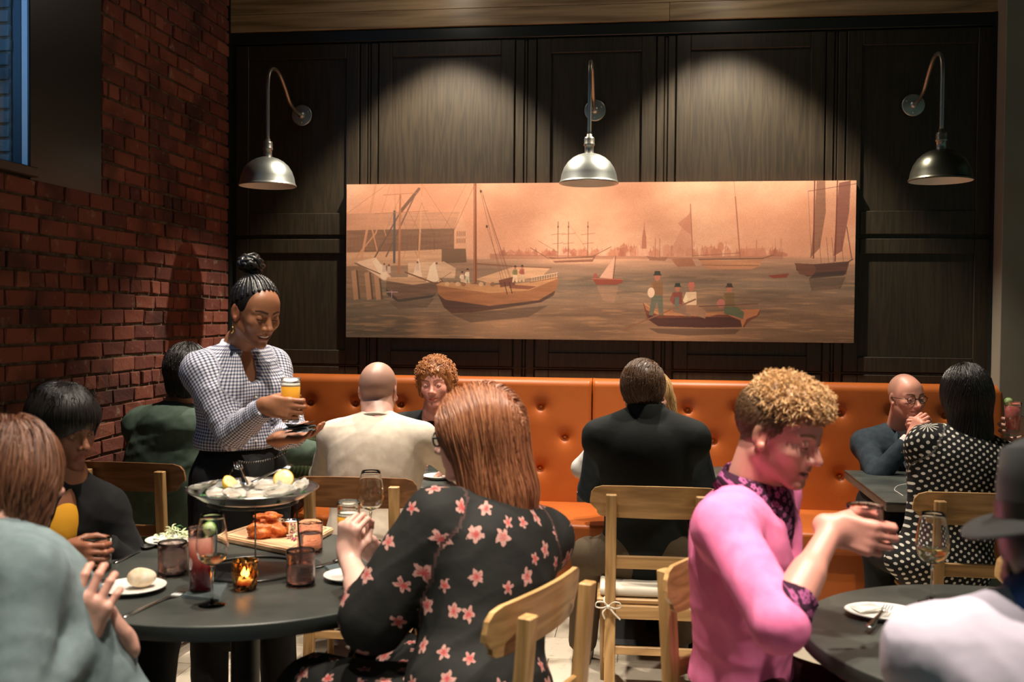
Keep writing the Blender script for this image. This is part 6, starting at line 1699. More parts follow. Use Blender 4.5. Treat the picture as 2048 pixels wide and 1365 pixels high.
# ---------- bespectacled bald man at the right, hands clasped at his chin
H = at(1812, 795, 5.12)
w1, w2 = at(1824, 874, 4.93), at(1862, 868, 4.97)
p = person('balding man in round glasses and navy blazer, hands clasped', H, R_(-160), .05, .04, .98, (.62, .28, .20), pc=V3(H[0]-.02, 5.47, .55), nb=at(1797, 862, 5.25), Fb=PI+.1, Fs=PI+.25, w=.205,
           rh=dict(w=w1, y=V3(.35, -.1, .9), n=V3(.85, .45, -.2), curls=(.7, 1.1, .7), thumb=THUMB_IN, s=.97), lh=dict(w=w2, y=V3(-.75, -.1, .65), n=V3(-.5, .55, -.6), curls=(.9, 1.1, .7), s=.97), rpole=V3(-.6, -.2, -1), lpole=V3(.8, -.3, -1),
           headk=dict(smile=.9, scalp=((.20, .13, .09), .55, -.035), brow=(.10, .05, .03)))
eyes(p, (.4, 0), .8); teeth(p); glasses(p, M['frame_tort'], .0225, .020, .0019)
M['blazer'] = cloth('navy_blazer', (.020, .030, .040), c2=(.03, .042, .054))
A = p.A; top(p, M['blazer'], .017, (.86, .86), .005, 24, name='blazer', hem=.5, neck='front', tz=-.01, cuts=[eli(p.nb+A@V3(0, .125, -.050), V3(.036, .060, .14), A, .008)])
V, F = field_mesh([eli(p.nb+A@V3(0, .050, -.11), V3(.070, .064, .15), A, .01)], .006, disp=wr(5, .002)); child(p, 'shirt', V, F, M['whitecloth']); lapels(p, M['blazer'])
for q in (1, -1):
    S_, E_, W_ = p.arms[q]; n = nz(W_-E_); V, F = field_mesh([cap(E_+(W_-E_)*.78, E_+(W_-E_)*.95, .040, .036, .01, plane=[(E_+(W_-E_)*.95, n), (E_+(W_-E_)*.75, -n)])], .004); child(p, 'shirt_cuff', V, F, M['whitecloth'])
collar(p, M['whitecloth'], .5, .057, .024); trousers(p, M['darktrouser'])
bm = BM(); S_, E_, W_ = p.arms[1]
for k in range(3): sphere(bm, tuple(E_+(W_-E_)*(.62+.06*k)+V3(.0, -.058+.004*k, -.0)), .0065, 8)
childbm(p, 'cuff_buttons', bm, M['frame_black'])

# ---------- woman in polka dots
H = at(1930, 793, 4.03)
rg_ = grip(CG_+V3(0, 0, .045), V3(-.25, .97, 0), .028, 1, s=.93)
rg_ = dict(rg_); 
p = person('long dark-haired woman in black polka-dot blouse seen from behind', H, .12, 0, -.05, .96, SK_L, pc=V3(CFc[0]-.08, CFc[1]+.03, .56), nb=at(1936, 873, 4.02), Fb=.02, Fs=.05, w=.178, dep=.115, female=True,
           rh=dict(w=CG_+V3(.085, -.01, .02), y=V3(-1, .15, .15), n=V3(.1, 1, 0), curls=(.5, .9, .6), s=.93), lh=dict(w=V3(1.36, 4.42, .80), y=V3(.5, 1, 0), n=V3(0, 0, -1), hide=True), rpole=V3(.8, -.1, -1), lpole=V3(-.8, -.2, -1))
M['polka'] = pattern_cloth('polka_dots', polka)
top(p, M['polka'], .018, (.55, .75), .006, 31, name='blouse', hem=.46, loose=.022, sl=.018, fr=26, neck='flat', h=.007, extra=[eli(V3(CFc[0]-.10, CFc[1]+.02, .56), V3(.20, .16, .10), None, .05, tag=1)])
trousers(p, M['black_cloth'])
M['h_black'] = hairmat('near_black', (.009, .007, .006), (.026, .020, .017), .38)
pr = [shellp(p, .014), hc_(p, (0, -.03, -.02), (.0, -.055, -.16), .080, .072, .04)]
hs_, _ = hair_shell(p, pr, [hp(p, 'e', (0, .11, -.04), (.062, .09, .10), .01)], M['h_black'], .0055, disp=wr(12, .004, 60))
def fl(P_, t, p=p):
    L = (P_-p.H)@p.R; d = np.zeros_like(L); d[:, 0] = L[:, 0]*7; d[:, 1] = -2*(L[:, 2] > .08)*.3; d[:, 2] = -1; return d@p.R.T
strands(p, hs_, scalp(p, 2200, 5, .0), fl, 15, .016, pr, .006, M['h_black'], .0010, seed=5)

# ---------- person in green coat behind the waiter
H = at(376, 748, 4.5)
p = person('black-haired person in a grey-green hooded coat behind the waiter', H, .10, 0, 0, .98, SK_D, pc=V3(CE[0]+.09, CE[1]+.03, .57), nb=at(352, 822, 4.5), Fb=.02, Fs=.1, w=.180, dep=.12, female=True,
           rh=dict(w=V3(-1.50, 4.85, .80), y=V3(0, 1, 0), n=V3(0, 0, -1), hide=True), lh=dict(w=V3(-1.85, 4.8, .80), y=V3(0, 1, 0), n=V3(0, 0, -1), hide=True), headk={})
M['greencoat'] = cloth('grey_green_coat', (.058, .088, .066), c2=(.075, .108, .082), fold=.5, fscale=5, fdist=.05)
A = p.A
top(p, M['greencoat'], .024, (1, 1), .016, 41, name='coat', hem=.36, loose=.02, sl=.015, fr=15, h=.009, extra=[eli(p.nb+A@V3(.02, -.10, -.04), V3(.13, .08, .08), A, .06, tag=1), eli(p.nb+A@V3(-.02, -.07, -.30), V3(.20, .12, .22), A, .06, tag=1)])
pr = [shellp(p, .018), hp(p, 'e', (0, -.05, -.05), (.07, .06, .06))]; hs_, _ = hair_shell(p, pr, [hp(p, 'e', (0, .10, -.04), (.066, .085, .09), .01)], M['h_black'], .006, disp=wr(12, .006, 80))
strands(p, hs_, scalp(p, 1500, 15, .0), lambda P_, t, p=p: np.stack([np.zeros(len(P_)), -.2*np.ones(len(P_)), -np.ones(len(P_))], 1), 9, .014, pr, .008, M['h_black'], .0011, seed=15)
trousers(p, M['darktrouser'])

# ---------- person in olive quilted jacket on the bench behind the waiter
H = at(512, 782, 5.32)
p = person('person in an olive quilted jacket hidden behind the waiter', H, PI, 0, 0, .97, SK_L, pc=V3(H[0]+.02, 5.47, .56), nb=at(515, 858, 5.36), Fb=PI, Fs=PI, w=.215,
           rh=dict(w=V3(H[0]-.1, 5.05, .85), y=V3(0, -1, 0), n=V3(0, 0, -1), hide=True), lh=dict(w=at(560, 935, 5.05), y=V3(-1, -.2, 0), n=V3(0, 0, -1), hide=True), lpole=V3(1, -.2, -.8))
def quilt(N, L, b, vec):
    b.inputs['Base Color'].default_value = (.035, .045, .018, 1); sp = N.new('ShaderNodeSeparateXYZ'); L.new(vec, sp.inputs[0])
    f = mth(N, L, 'PINGPONG', mth(N, L, 'MULTIPLY', sp.outputs[1], 90), 1); bp = N.new('ShaderNodeBump'); bp.inputs['Strength'].default_value = .8; bp.inputs['Distance'].default_value = .008; L.new(f, bp.inputs['Height']); L.new(bp.outputs[0], b.inputs['Normal'])
M['quilt'] = pattern_cloth('olive_quilt', quilt, .5)
top(p, M['quilt'], .026, (1, 1), .006, 44, name='jacket', hem=.5, sl=.01); trousers(p, M['darktrouser'])
hs_, _ = hair_shell(p, [shellp(p, .014)], [hp(p, 'e', (0, .10, -.05), (.068, .085, .095), .01)], M['h_brown'], .006)
# ---------- the standing waiter
H = at(509, 622, 3.72)
gN = nz(CF*.95+CR*.25)
gp = grip(WB+V3(0, 0, .052), gN, .032, 1, s=.95, tilt=-.12)
p = person('smiling braided-haired waiter in gingham shirt carrying a beer', H, R_(-124), .34, -.02, 1.02, SK_D, pc=at(474, 930, 3.84), nb=at(478, 700, 3.80), Fb=R_(-128), Fs=R_(-130), w=.178, dep=.10, female=True, bust=1.0,
           rh=gp, lh=dict(w=at(556, 880, 3.56), y=nz(CR+UP*.08), n=V3(0, -.1, 1), curls=(.25, .35, .25), s=.95, thumb=((.030, .022, -.006), (.7, .6, -.3), (.4, .8, -.4), (.2, .9, -.3))), rpole=V3(-.7, .5, -1), lpole=V3(.3, .8, -1),
           legs=[(at(515, 960, 3.86), at(548, 1150, 3.86), at(560, 1400, 3.92)), (at(432, 960, 3.84), at(418, 1160, 3.80), at(420, 1400, 3.82))], seated=False, la=(.275, .245), hh=.003,
           headk=dict(smile=1.15, brow=(.02, .01, .008), scalp=((.05, .02, .012), .9, .03), lip=(.28, .07, .06), blush=.15))
teeth(p); eyes(p, dark=True)
M['gingham'] = pattern_cloth('gingham_check', gingham, .8, .35); A = p.A
top(p, M['gingham'], .013, (.93, .93), .013, 51, name='shirt', hem=1.005, loose=.010, sl=.006, fr=34, h=.006, tz=-.012, cuts=[eli(p.nb+A@V3(0, .115, -.020), V3(.034, .060, .085), A, .008)], extra=[eli(p.pc+p.U*.10, V3(.165, .135, .075), A, .04, tag=1)])
M['gcollar'] = cloth('pale_check_collar', S(176, 176, 190), c2=S(205, 203, 212)); collar(p, M['gcollar'], .62, .058, .036, fold=.052)
bm = BM()
for zz, yy in ((-.16, .134), (-.24, .146), (-.32, .140), (-.40, .13)): sphere(bm, tuple(p.nb+A@V3(.0, yy, zz)), .0048, 8)
childbm(p, 'buttons', bm, M['cream'])
trousers(p, M['black_cloth'], .022, .005, waist=.10); shoes(p, M['shoe'])
V, F = field_mesh([eli(p.pc+A@V3(0, .03, -.02), V3(.185, .135, .12), A, .04), cap(p.pc+A@V3(0, .05, -.1), p.pc+A@V3(0, .06, -.50), .19, .20, .04, flat=(A[:, 1], .62))], .010, clip=[(p.pc+UP*.085, UP), (p.pc+A@V3(0, .0, 0), -A[:, 1])], disp=wr(52, .008, 22)); child(p, 'apron', V, F, M['black_cloth'], label='black waist apron')
def stripes(N, L, b, vec):
    tc = N.new('ShaderNodeTexCoord'); sp = N.new('ShaderNodeSeparateXYZ'); L.new(tc.outputs['Object'], sp.inputs[0]); s = mth(N, L, 'GREATER_THAN', mth(N, L, 'FRACT', mth(N, L, 'MULTIPLY', sp.outputs[0], 120)), .6)
    mx = N.new('ShaderNodeMix'); mx.data_type = 'RGBA'; L.new(s, mx.inputs[0]); mx.inputs[6].default_value = (.02, .02, .02, 1); mx.inputs[7].default_value = (.35, .34, .30, 1); L.new(mx.outputs[2], b.inputs['Base Color'])
M['stripe'] = pattern_cloth('striped_tie', stripes)
bm = BM()
for k, (a, b_, c) in enumerate([((478, 922), (462, 946), (456, 968)), ((480, 922), (486, 945), (488, 962)), ((520, 925), (550, 915), (574, 903)), ((476, 923), (500, 926), (530, 922))]):
    q = [at(*v, 3.66) for v in (a, b_, c)]; tube(bm, smoothpath([tuple(v) for v in q], 5), .008, 8, squash=.4)
childbm(p, 'apron_tie', bm, M['stripe'])
M['h_braid'] = mat('braided_hair', (.012, .010, .009), .35, bump=.6, bscale=260, bdist=.002)
pr = [shellp(p, .0045)]
hs_, _ = hair_shell(p, pr, [hp(p, 'e', (0, .100, -.010), (.080, .085, .098), .006), hp(p, 'e', (.085, .01, -.04), (.03, .035, .045), .006), hp(p, 'e', (-.085, .01, -.04), (.03, .035, .045), .006)], M['h_braid'], .004)
for k in range(17):
    a = -PI*.60+k*(PI*1.20)/16
    s0 = V3(math.sin(a)*.078, math.cos(a)*.076-.016, .099-.118*(1-math.cos(a))*.5-.01*abs(math.sin(a))); e0 = V3(math.sin(a)*.018, -.072, .108)
    pts = []
    for t in np.linspace(0, 1, 30):
        v = s0*(1-t)+e0*t+V3(math.sin(a)*.02, 0, .05)*math.sin(PI*t); c = V3(0, -.016, .032); d = v-c; R3 = V3(.0795, .0985, .092); d = d/np.linalg.norm(d/R3)
        pts.append(tuple(LC(p, *(c+d))))
    b = BM(); tube(b, pts, [(.0052+.0011*math.sin(i*2.2))*p.s for i in range(30)], 7); childbm(p, 'braid', b, M['h_braid'], hs_)
b = BM(); bc = V3(0, -.082, .148)
for k in range(9):
    ph = k*.7; pts = []
    tl = Matrix.Rotation(ph, 3, 'Z')@Matrix.Rotation(.5+.3*(k % 3), 3, 'X')
    for t in np.linspace(0, 2*PI*.93, 26):
        rr2 = .036+.006*math.sin(3*t+k); v = np.array(tl@Vector((rr2*math.cos(t), rr2*math.sin(t), .010*math.sin(2*t))))*V3(1, 1, .85); pts.append(tuple(LC(p, *(bc+v))))
    tube(b, pts, [(.0085+.0015*math.sin(i*1.9))*p.s for i in range(26)], 8)
sphere(b, tuple(LC(p, *bc)), .034, 14)
childbm(p, 'bun', b, M['h_braid'], hs_)
b = BM(); c = LC(p, .079, -.003, -.042)
for q in (1, -1):
    c = LC(p, q*.079, -.003, -.040); tube(b, [tuple(c+V3(0, 0, -.0)), tuple(c+V3(.001, -.001, -.018))], .0018, 6)
    tube(b, [tuple(c+V3(.001, -.001, -.018)), tuple(c+V3(.003, -.002, -.032)), tuple(c+V3(-.002, -.003, -.046))], [.004, .006, .003], 8)
childbm(p, 'earrings', b, M['gold'])
M['nail'] = mat('pale_nail_polish', (.75, .62, .60), .25); nails(p, M['nail'])
# napkins in her left hand
t = thing('napkin_fan', 'fan of dark paper napkins held below the beer glass', 'napkin', tuple(at(600, 858, 3.52)))
for k, (a, tl) in enumerate([(-.5, .15), (-.15, .05), (.25, -.1), (.6, .2), (.95, -.25)]):
    b = BM(); box(b, (-.045, -.03, -.001), (.055, .03, .001)); 
    for v in b.verts:
        if v.co.x > 0: v.co.y *= .35
    obj('paper_napkin', b, M['paper'], t, smooth=False, loc=(0, 0, .005*k-.006), rot=(tl, -.12+.15*(k % 2), a))

# ---------- man in pink sweater
H = at(1558, 862, 2.45)
PGc = PG+V3(0, 0, .036); gN = nz(CF*.9+CR*.35)
M['ring'] = M['chrome']
gp = grip(PGc, gN, .039, 1, tilt=-.22); gp['fine'] = True
RB_ = at(1640, 1300, 2.62)
p = person('blond man in a pink sweater raising a tumbler', H, R_(-124), .30, .02, 1.03, (.60, .27, .215), pc=at(1478, 1388, 2.60), nb=at(1505, 972, 2.50), Fb=R_(-112), Fs=R_(-116), w=.200, dep=.108,
           rh=gp, lh=dict(w=RB_, y=nz(V3(.8, .1, -.3)), n=V3(0, 0, -1), hide=False), rpole=at(1540, 1260, 2.1)-at(1430, 1040, 2.35), lpole=V3(.2, .6, -1), bare=(1, 0), hh=.0026, la=(.29, .265),
           headk=dict(mouth=.75, beard=((.30, .10, .06), .55), brow=(.22, .11, .05), lip=(.50, .12, .12), scalp=((.16, .09, .05), .75, -.005)), slope=.05)
eyes(p, dark=True)
M['pinkknit'] = cloth('pink_knit', S(236, 120, 168), weave=500, wb=.4, fold=.25, fscale=7, c2=S(242, 132, 178))
A = p.A
top(p, M['pinkknit'], .013, (.10, .35), .009, 61, name='sweater', hem=.60, loose=.010, sl=.006, fr=20, h=.006, elbowpuff=.004, tz=-.022, cuts=[eli(p.nb+A@V3(0, .125, -.050), V3(.034, .060, .11), A, .008)])
def dkfloral(N, L, b, vec): floral(N, L, b, vec, .016, (.030, .006, .020), (.34, .09, .22), (.10, .01, .05), .42)
M['dkfloral'] = pattern_cloth('maroon_floral', dkfloral)
# collar of the floral shirt, with uv-free cloth coordinate from object space
def dkf2(N, L, b, vec):
    tc = N.new('ShaderNodeTexCoord'); mp = N.new('ShaderNodeMapping'); mp.inputs['Rotation'].default_value = (1.2, .4, 0); L.new(tc.outputs['Object'], mp.inputs[0]); floral(N, L, b, mp.outputs[0], .017, (.030, .006, .020), (.36, .09, .23), (.10, .01, .05), .42)
M['dkfloral'] = pattern_cloth('maroon_floral', dkf2)
collar(p, M['dkfloral'], .5, .062, .040, fold=.045)
V, F = field_mesh([eli(p.nb+A@V3(0, .042, -.085), V3(.07, .066, .12), A, .01)], .005); child(p, 'shirt_front', V, F, M['dkfloral'])
for q, f0, f1 in ((1, .02, .30), (-1, .30, .62)):
    S_, E_, W_ = p.arms[q]; n = nz(W_-E_); V, F = field_mesh([cap(E_+(W_-E_)*f0, E_+(W_-E_)*f1, .056, .050, .01, plane=[(E_+(W_-E_)*f1, n), (E_+(W_-E_)*f0, -n)])], .005, disp=wr(62, .007, 50)); child(p, 'rolled_cuff', V, F, M['dkfloral'])
M['maroontr'] = cloth('maroon_trouser', (.05, .006, .012)); trousers(p, M['maroontr'], .016, .005); shoes(p, M['shoe'])
M['h_sandy'] = hairmat('sandy_blond', (.30, .15, .055), (.66, .40, .18)); M['h_fade'] = hairmat('brown_fade', (.085, .042, .020), (.20, .11, .05))
pr = [shellp(p, .005)]; cu = [hp(p, 'e', (0, .100, -.040), (.10, .092, .098), .008), hp(p, 'e', (.085, .008, -.03), (.03, .028, .045), .006), hp(p, 'e', (-.085, .008, -.03), (.03, .028, .045), .006), hp(p, 'e', (0, -.05, -.11), (.09, .06, .05), .01)]
hs_, _ = hair_shell(p, pr, cu, M['h_fade'], .004)
rt = scalp(p, 5000, 7, test=lambda L: (L[:, 2] > -.055+np.clip(L[:, 1]+.01, 0, 1)*1.15) & (L[:, 2] < .07))
def fl(P_, t, p=p):
    L = (P_-p.H)@p.R; d = np.zeros_like(L); d[:, 1] = -.4; d[:, 2] = -1; return d@p.R.T
strands(p, hs_, rt, fl, 3, .0045, pr, .0018, M['h_fade'], .0006, seed=7)
prt = [hp(p, 'e', (0, .005, .075), (.074, .092, .060)), hp(p, 'e', (0, .06, .088), (.055, .036, .032))]
ht, hv = hair_shell(p, prt, [hp(p, 'e', (0, .10, .0), (.09, .06, .064), .008), hp(p, 'e', (0, 0, -.03), (.1, .12, .075), .01)], M['h_sandy'], .004, disp=wr(70, .009, 110, 5), name='hair')
rt = hv[np.random.default_rng(3).choice(len(hv), 3000)]
nn = normals_of(prt, rt)+(p.R@V3(0, .5, 0))[None]*.5
curls(p, ht, rt, nn, M['h_sandy'], .0045, .016, .6, 8, .0009, 12, .2)

# ---------- red-haired woman in floral dress
H = at(950, 872, 2.68)
cen = at(698, 1072, 2.80)
lw = at(694, 1112, 2.72); rw = at(757, 1112, 2.90)
p = person('woman with long copper hair and black glasses in a floral dress', H, R_(76), .12, .0, 1.0, (.72, .42, .34), pc=V3(CC[0], CC[1], .57)-np.append(fdir(R_(64))*.03, 0), nb=at(985, 1004, 2.66), Fb=R_(60), Fs=R_(40), w=.200, dep=.118, female=True, bust=1.1, belly=.02,
           lh=dict(w=lw, y=nz(CR*.10+UP*.95-CF*.1), n=nz(CF*.8+CR*.55), curls=(.95, 1.15, .7), thumb=THUMB_IN, s=.93, fine=True), rh=dict(w=rw, y=nz(-CR*.75+UP*.65), n=nz(-CF*.75-CR*.35-UP*.2), curls=(.7, .8, .5), s=.92, fine=True),
           lpole=at(790, 1330, 2.45)-at(870, 1050, 2.6), rpole=V3(.5, .5, -1), bare=(1, 1), la=(.285, .25), arm_r=1.1)
M['floral'] = pattern_cloth('floral_dress', floral, .8, .35); A = p.A
top(p, M['floral'], .016, (.50, .35), .010, 71, name='dress', hem=.40, loose=.010, sl=.018, fr=18, h=.007, elbowpuff=.018, cuffr=.014, cuvr=.19, extra=[eli(p.pc+p.U*.02, V3(.19, .16, .12), A, .06, tag=1)])
def flskirt(N, L, b, vec):
    tc = N.new('ShaderNodeTexCoord'); floral(N, L, b, tc.outputs['Object'])
M['floral2'] = pattern_cloth('floral_skirt', flskirt, .8, .35)
pr = []
for h_, k_, a_ in p.legs: pr += [cap(h_, k_, .13, .10, .10), cap(k_, k_*V3(1, 1, 0)+UP*.22, .11, .13, .08)]
V, F = field_mesh(pr+[eli(p.pc-UP*.04, V3(.19, .165, .12), A, .06)], .010, clip=[(V3(0, 0, .2), -UP), (p.pc+UP*.05, UP)], disp=wr(72, .014, 22)); child(p, 'skirt', V, F, M['floral2'])
shoes(p, M['shoe'])
glasses(p, M['frame_black'], .024, .018, .0026); eyes(p)
bm = BM(); S_, E_, W_ = p.arms[1]; c = W_+(E_-W_)*.12; n = nz(E_-W_); x = nz(np.cross(n, UP)); y = np.cross(n, x)
tube(bm, [tuple(c+(x*math.cos(a)+y*math.sin(a))*.030) for a in np.linspace(0, 2*PI, 25)], .005, 8, cap=False); childbm(p, 'wristband', bm, mat('lilac_band', (.42, .38, .60), .6))
M['h_copper'] = hairmat('copper', (.15, .042, .018), (.40, .165, .075), .36)
pr = [shellp(p, .014), hc_(p, (-.0, -.035, .02), (.0, -.062, -.14), .086, .080, .05), hc_(p, (0, -.06, -.13), (.0, -.085, -.22), .078, .070, .04, flat=(p.R[:, 1], .62)),
      hc_(p, (.066, .005, .0), (.072, .0, -.17), .030, .028, .03), hc_(p, (-.064, -.015, .0), (-.07, -.02, -.19), .030, .028, .03)]
cu = [hp(p, 'e', (-.01, .115, -.050), (.085, .098, .12), .012)]
hs_, _ = hair_shell(p, pr, cu, M['h_copper'], .005, disp=wr(13, .004, 50))
r9 = np.random.default_rng(4)
def fl(P_, t, p=p):
    L = (P_-p.H)@p.R; d = np.zeros_like(L); tp_ = np.clip((L[:, 2]-.05)/.06, 0, 1)
    d[:, 0] = np.sign(L[:, 0])*(.2+1.3*tp_)+L[:, 0]*2; d[:, 1] = -.55*tp_-.30+.15*np.sin(40*L[:, 0]); d[:, 2] = -1; return d@p.R.T
rt = scalp(p, 5200, 9, test=lambda L: (L[:, 2] > -.01+np.clip(L[:, 1]-.02, 0, 1)*1.0))
strands(p, hs_, rt, fl, 20, .0185, pr, .008, M['h_copper'], .0010, seed=9, lenvar=.16, liftfn=lambda t: 1+1.2*t)
# loose ends that flick over the dress
Q = []
for k in range(120):
    a = at(1005+r9.uniform(-22, 22), 960+r9.uniform(-20, 20), 2.66); b_ = at(1018+r9.uniform(-8, 12), 1010, 2.60); c = at(1020+r9.uniform(-14, 18), 1038+r9.uniform(-10, 10), 2.575); e_ = at(985+r9.uniform(-20, 45), 1052+r9.uniform(-10, 26), 2.57)
    Q.append([np.array(v) for v in smoothpath([tuple(a), tuple(b_), tuple(c), tuple(e_)], 5)])
curves_obj(p, hs_, np.array(Q), M['h_copper'], .0011, 'hair_ends')

# ---------- woman with black bob at the left
H = at(128, 856, 3.15)
gp = grip(LG+V3(0, 0, .055), nz(CF*.9+CR*.3), .042, 1, s=.95, tilt=-.05)
pc2 = V3(-1.93, 2.96, .57)
p = person('black-bobbed woman in yellow top and dark blazer at the left', H, R_(-112), .22, .05, 1.0, SK_DD, pc=pc2, nb=at(132, 964, 3.16), Fb=R_(-105), Fs=R_(-132), w=.180, dep=.11, female=True, bust=0,
           rh=gp, lh=dict(w=at(205, 1085, 3.12), y=V3(.7, -.5, 0), n=V3(0, 0, -1), hide=True), rpole=V3(-.5, -.4, -1), lpole=V3(.3, .8, -1), headk=dict(lip=(.30, .06, .055), brow=(.01, .008, .006), blush=.1))
eyes(p, (0, -.5), .5)
M['yellow'] = cloth('yellow_top', S(226, 160, 44), fold=.3); A = p.A
top(p, M['black_cloth'], .018, (.9, .95), .008, 81, name='blazer', hem=.45, tz=.006, cuts=[eli(p.nb+A@V3(0, .125, -.090), V3(.036, .070, .18), A, .008)])
V, F = field_mesh([eli(p.nb+A@V3(0, .050, -.155), V3(.085, .084, .130), A, .01)], .006, disp=wr(5, .003)); child(p, 'top', V, F, M['yellow'])
def vfront(p, m, w0, zlow, y=.100, name='top'):
    "V of cloth showing between the blazer fronts"
    A = p.A; bm = BM(); n = 8; rows = []
    for i in range(n+1):
        t = i/n; z = .00-(-zlow)*0+(-t*abs(zlow)); hw2 = w0*(1-t)**.8+.014; yy = y+.052*math.sin(min(1, t*1.3)*PI/2)
        rows.append([bm.verts.new(tuple(p.nb+A@V3(q*hw2, yy-(.012 if abs(q) == 1 else 0), z))) for q in (-1, -.5, 0, .5, 1)]+[bm.verts.new(tuple(p.nb+A@V3(q*hw2, yy-.03, z))) for q in (1, -1)])
    for X_, Y_ in zip(rows, rows[1:]):
        for k in range(7): bm.faces.new((X_[k], X_[(k+1) % 7], Y_[(k+1) % 7], Y_[k]))
    bm.faces.new(rows[0]); bm.faces.new(rows[-1][::-1]); bmesh.ops.recalc_face_normals(bm, faces=bm.faces); return childbm(p, name, bm, m)
trousers(p, M['darktrouser'])
pr = [shellp(p, .020), hp(p, 'e', (0, -.035, -.04), (.094, .085, .075)), hp(p, 'e', (.07, .000, -.045), (.024, .035, .06)), hp(p, 'e', (-.07, .000, -.045), (.024, .035, .06)), hp(p, 'e', (0, .045, .062), (.070, .052, .040))]
cu = [hp(p, 'e', (0, .115, -.060), (.068, .095, .080), .008)]
hs_, _ = hair_shell(p, pr, cu, M['h_black'], .005, disp=wr(12, .002, 60))
rt = scalp(p, 3600, 10, .0)
def fl(P_, t, p=p):
    L = (P_-p.H)@p.R; r_ = np.hypot(L[:, 0], L[:, 1]+.02)+1e-6; d = np.zeros_like(L); d[:, 0] = L[:, 0]/r_; d[:, 1] = (L[:, 1]+.02)/r_; d[:, 2] = -1.1; return d@p.R.T
rt = p.H+((np.array([0, -.02, .115])+np.random.default_rng(2).normal(0, 1, (3600, 3))*np.array([.028, .030, .004]))*p.s)@p.R.T
def lenlim(L): return L
strands(p, hs_, rt, fl, 11, .0135, pr, .004, M['h_black'], .0011, seed=10, jitter=.06, lenvar=.05, lnf=lambda L: np.where(L[:, 1]+.02 > .012+np.abs(L[:, 0])*.4, .80, 1.25))
cb_ = dup(chB0, label='brown-backed wooden chair of the woman in yellow top, mostly hidden'); cb_.location = (pc2[0]-.02, pc2[1], 0); cb_.rotation_euler = (0, 0, R_(-95))

# ---------- foreground woman at left, back of head
H = at(20, 956, 2.16)
p = person('foreground woman with brown hair in a grey-blue sweater, hands together', H, R_(-38), .1, -.03, .95, SK_P, pc=V3(CG[0]-.0, CG[1]-.02, .57), nb=at(-5, 1075, 2.08), Fb=R_(-48), Fs=R_(-50), w=.175, dep=.105, female=True,
           rh=dict(w=at(152, 1285, 2.04), y=nz(CR*.35+UP*.90+CF*.1), n=nz(-CR*.1+CF*.85+UP*.1), curls=(.35, .7, .5), s=1.0, fine=True), lh=dict(w=at(248, 1282, 2.14), y=nz(-CR*.45+UP*.70-CF*.1), n=nz(-CR*.5-CF*.6-UP*.2), curls=(.7, 1.0, .7), s=1.0, fine=True),
           rpole=V3(.3, -.5, -1), lpole=V3(-.8, .2, -1), bare=(0, 0), la=(.28, .24))
M['greyknit'] = cloth('grey_blue_knit', S(112, 128, 132), weave=400, wb=.4, c2=S(124, 140, 144))
top(p, M['greyknit'], .018, (.96, .96), .007, 91, name='sweater', hem=.46, sl=.010, h=.008, loose=.01)
M['greyjean'] = cloth('grey_blue_trouser', S(96, 110, 118)); trousers(p, M['greyjean'])
M['h_chest'] = hairmat('chestnut', (.10, .035, .018), (.27, .115, .060))
pr = [shellp(p, .010), hc_(p, (0, -.03, -.01), (0, -.04, -.09), .078, .070, .04), hc_(p, (.045, .0, -.0), (.05, .0, -.10), .044, .034, .04), hc_(p, (-.045, .0, -.0), (-.05, .0, -.10), .044, .034, .04)]
hs_, _ = hair_shell(p, pr, [hp(p, 'e', (0, .125, -.045), (.062, .08, .10), .01)], M['h_chest'], .006, disp=wr(14, .006, 50))
def fl(P_, t, p=p):
    L = (P_-p.H)@p.R; r_ = np.hypot(L[:, 0], L[:, 1]+.02)+1e-6; d = np.zeros_like(L); d[:, 0] = L[:, 0]/r_*.9+.2*np.sin(L[:, 1]*50); d[:, 1] = (L[:, 1]+.02)/r_*.6-.2; d[:, 2] = -1; return d@p.R.T
strands(p, hs_, scalp(p, 3600, 12, .0), fl, 15, .0155, pr, .012, M['h_chest'], .0011, seed=12, lenvar=.35, jitter=.3, liftfn=lambda t: 1+t)

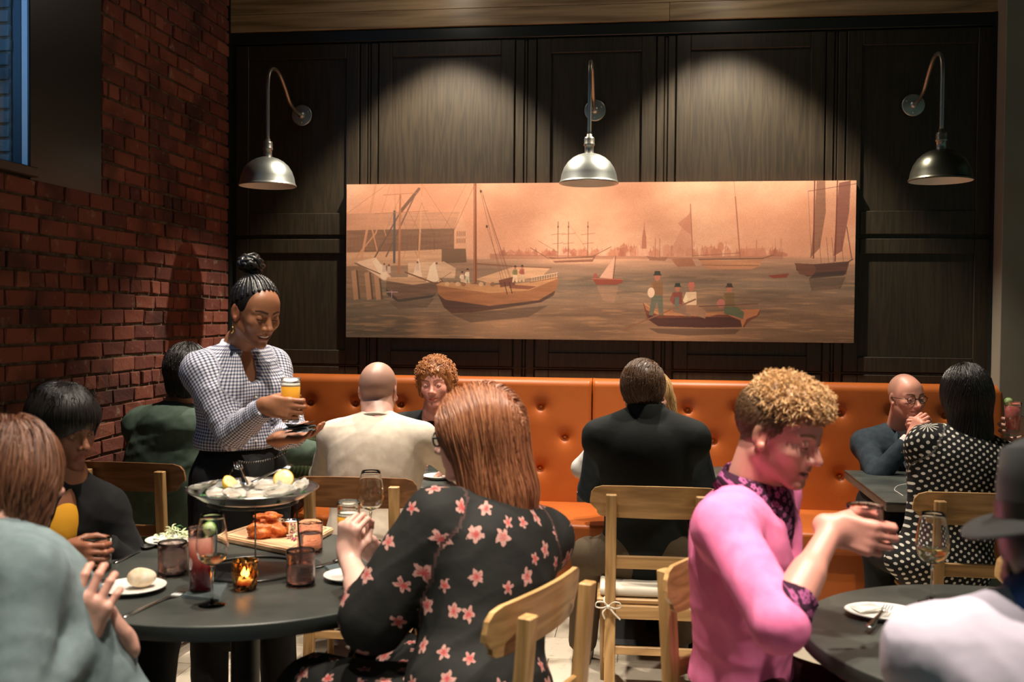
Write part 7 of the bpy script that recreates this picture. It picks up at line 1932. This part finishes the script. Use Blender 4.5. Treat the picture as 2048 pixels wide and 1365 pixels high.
# ---------- man in black hat, right foreground
H = at(2112, 1122, 1.62)
p = person('foreground man in a black brimmed hat and pale lavender shirt', H, R_(0), .12, .0, 1.0, (.25, .12, .08), pc=V3(.62, 1.50, .57), nb=at(2108, 1222, 1.57), Fb=R_(-15), Fs=R_(-8), w=.215,
           rh=dict(w=V3(.95, 1.9, .82), y=V3(-.3, 1, 0), n=V3(0, 0, -1), hide=True), lh=dict(w=V3(.66, 1.93, .82), y=V3(.3, 1, 0), n=V3(0, 0, -1), hide=True), lpole=V3(-.7, 0, -1))
M['lavender'] = cloth('pale_lavender_shirt', S(222, 212, 232), fold=.3); M['bluecloth'] = cloth('blue_collar', S(70, 104, 168))
top(p, M['lavender'], .016, (.9, .9), .007, 95, name='shirt', hem=.46, loose=.012); trousers(p, M['darktrouser'])
collar(p, M['bluecloth'], .5, .062, .050, fold=.055, zo=.0)
hs_, _ = hair_shell(p, [shellp(p, .012), hp(p, 'e', (0, -.05, -.05), (.066, .055, .05))], [hp(p, 'e', (0, .10, -.04), (.075, .085, .09), .01)], M['h_black'], .006)
M['felt'] = mat('black_felt', (.014, .015, .016), .6, sheen=.05, bump=.2, bscale=400)
b = BM(); n = 48; prof = [(.088, .030), (.087, .040), (.086, .09), (.081, .145), (.068, .165), (.04, .158), (0, .150)]
brim = [(.088, .030), (.106, .022), (.124, .016), (.138, .016), (.139, .020), (.124, .021), (.106, .027), (.092, .036)]
def hatring(r_, z_):
    row = []
    for k in range(n):
        a = 2*PI*k/n; br = max(0, (r_-.088)/.062); z2 = z_+br*(.020*math.cos(2*a)*-1)+(-.018*math.cos(a)**2 if (z_ > .14 and r_ < .07) else 0); pinch = 1-.10*(z_ > .12)*max(0, math.sin(a))
        row.append(b.verts.new(tuple(LC(p, r_*math.cos(a)*1.0*pinch, r_*1.2*math.sin(a)-.012, z2+.030))))
    return row
for lst in (prof, brim):
    rows = [hatring(max(r_, .001), z_) for r_, z_ in lst]
    for X_, Y_ in zip(rows, rows[1:]):
        for k in range(n): b.faces.new((X_[k], X_[(k+1) % n], Y_[(k+1) % n], Y_[k]))
bmesh.ops.recalc_face_normals(b, faces=b.faces); hat = childbm(p, 'hat', b, M['felt'])
b = BM(); rows = [hatring(.0900, .033), hatring(.0895, .062)]
for k in range(n): b.faces.new((rows[0][k], rows[0][(k+1) % n], rows[1][(k+1) % n], rows[1][k]))
childbm(p, 'hat_band', b, M['black'], hat)
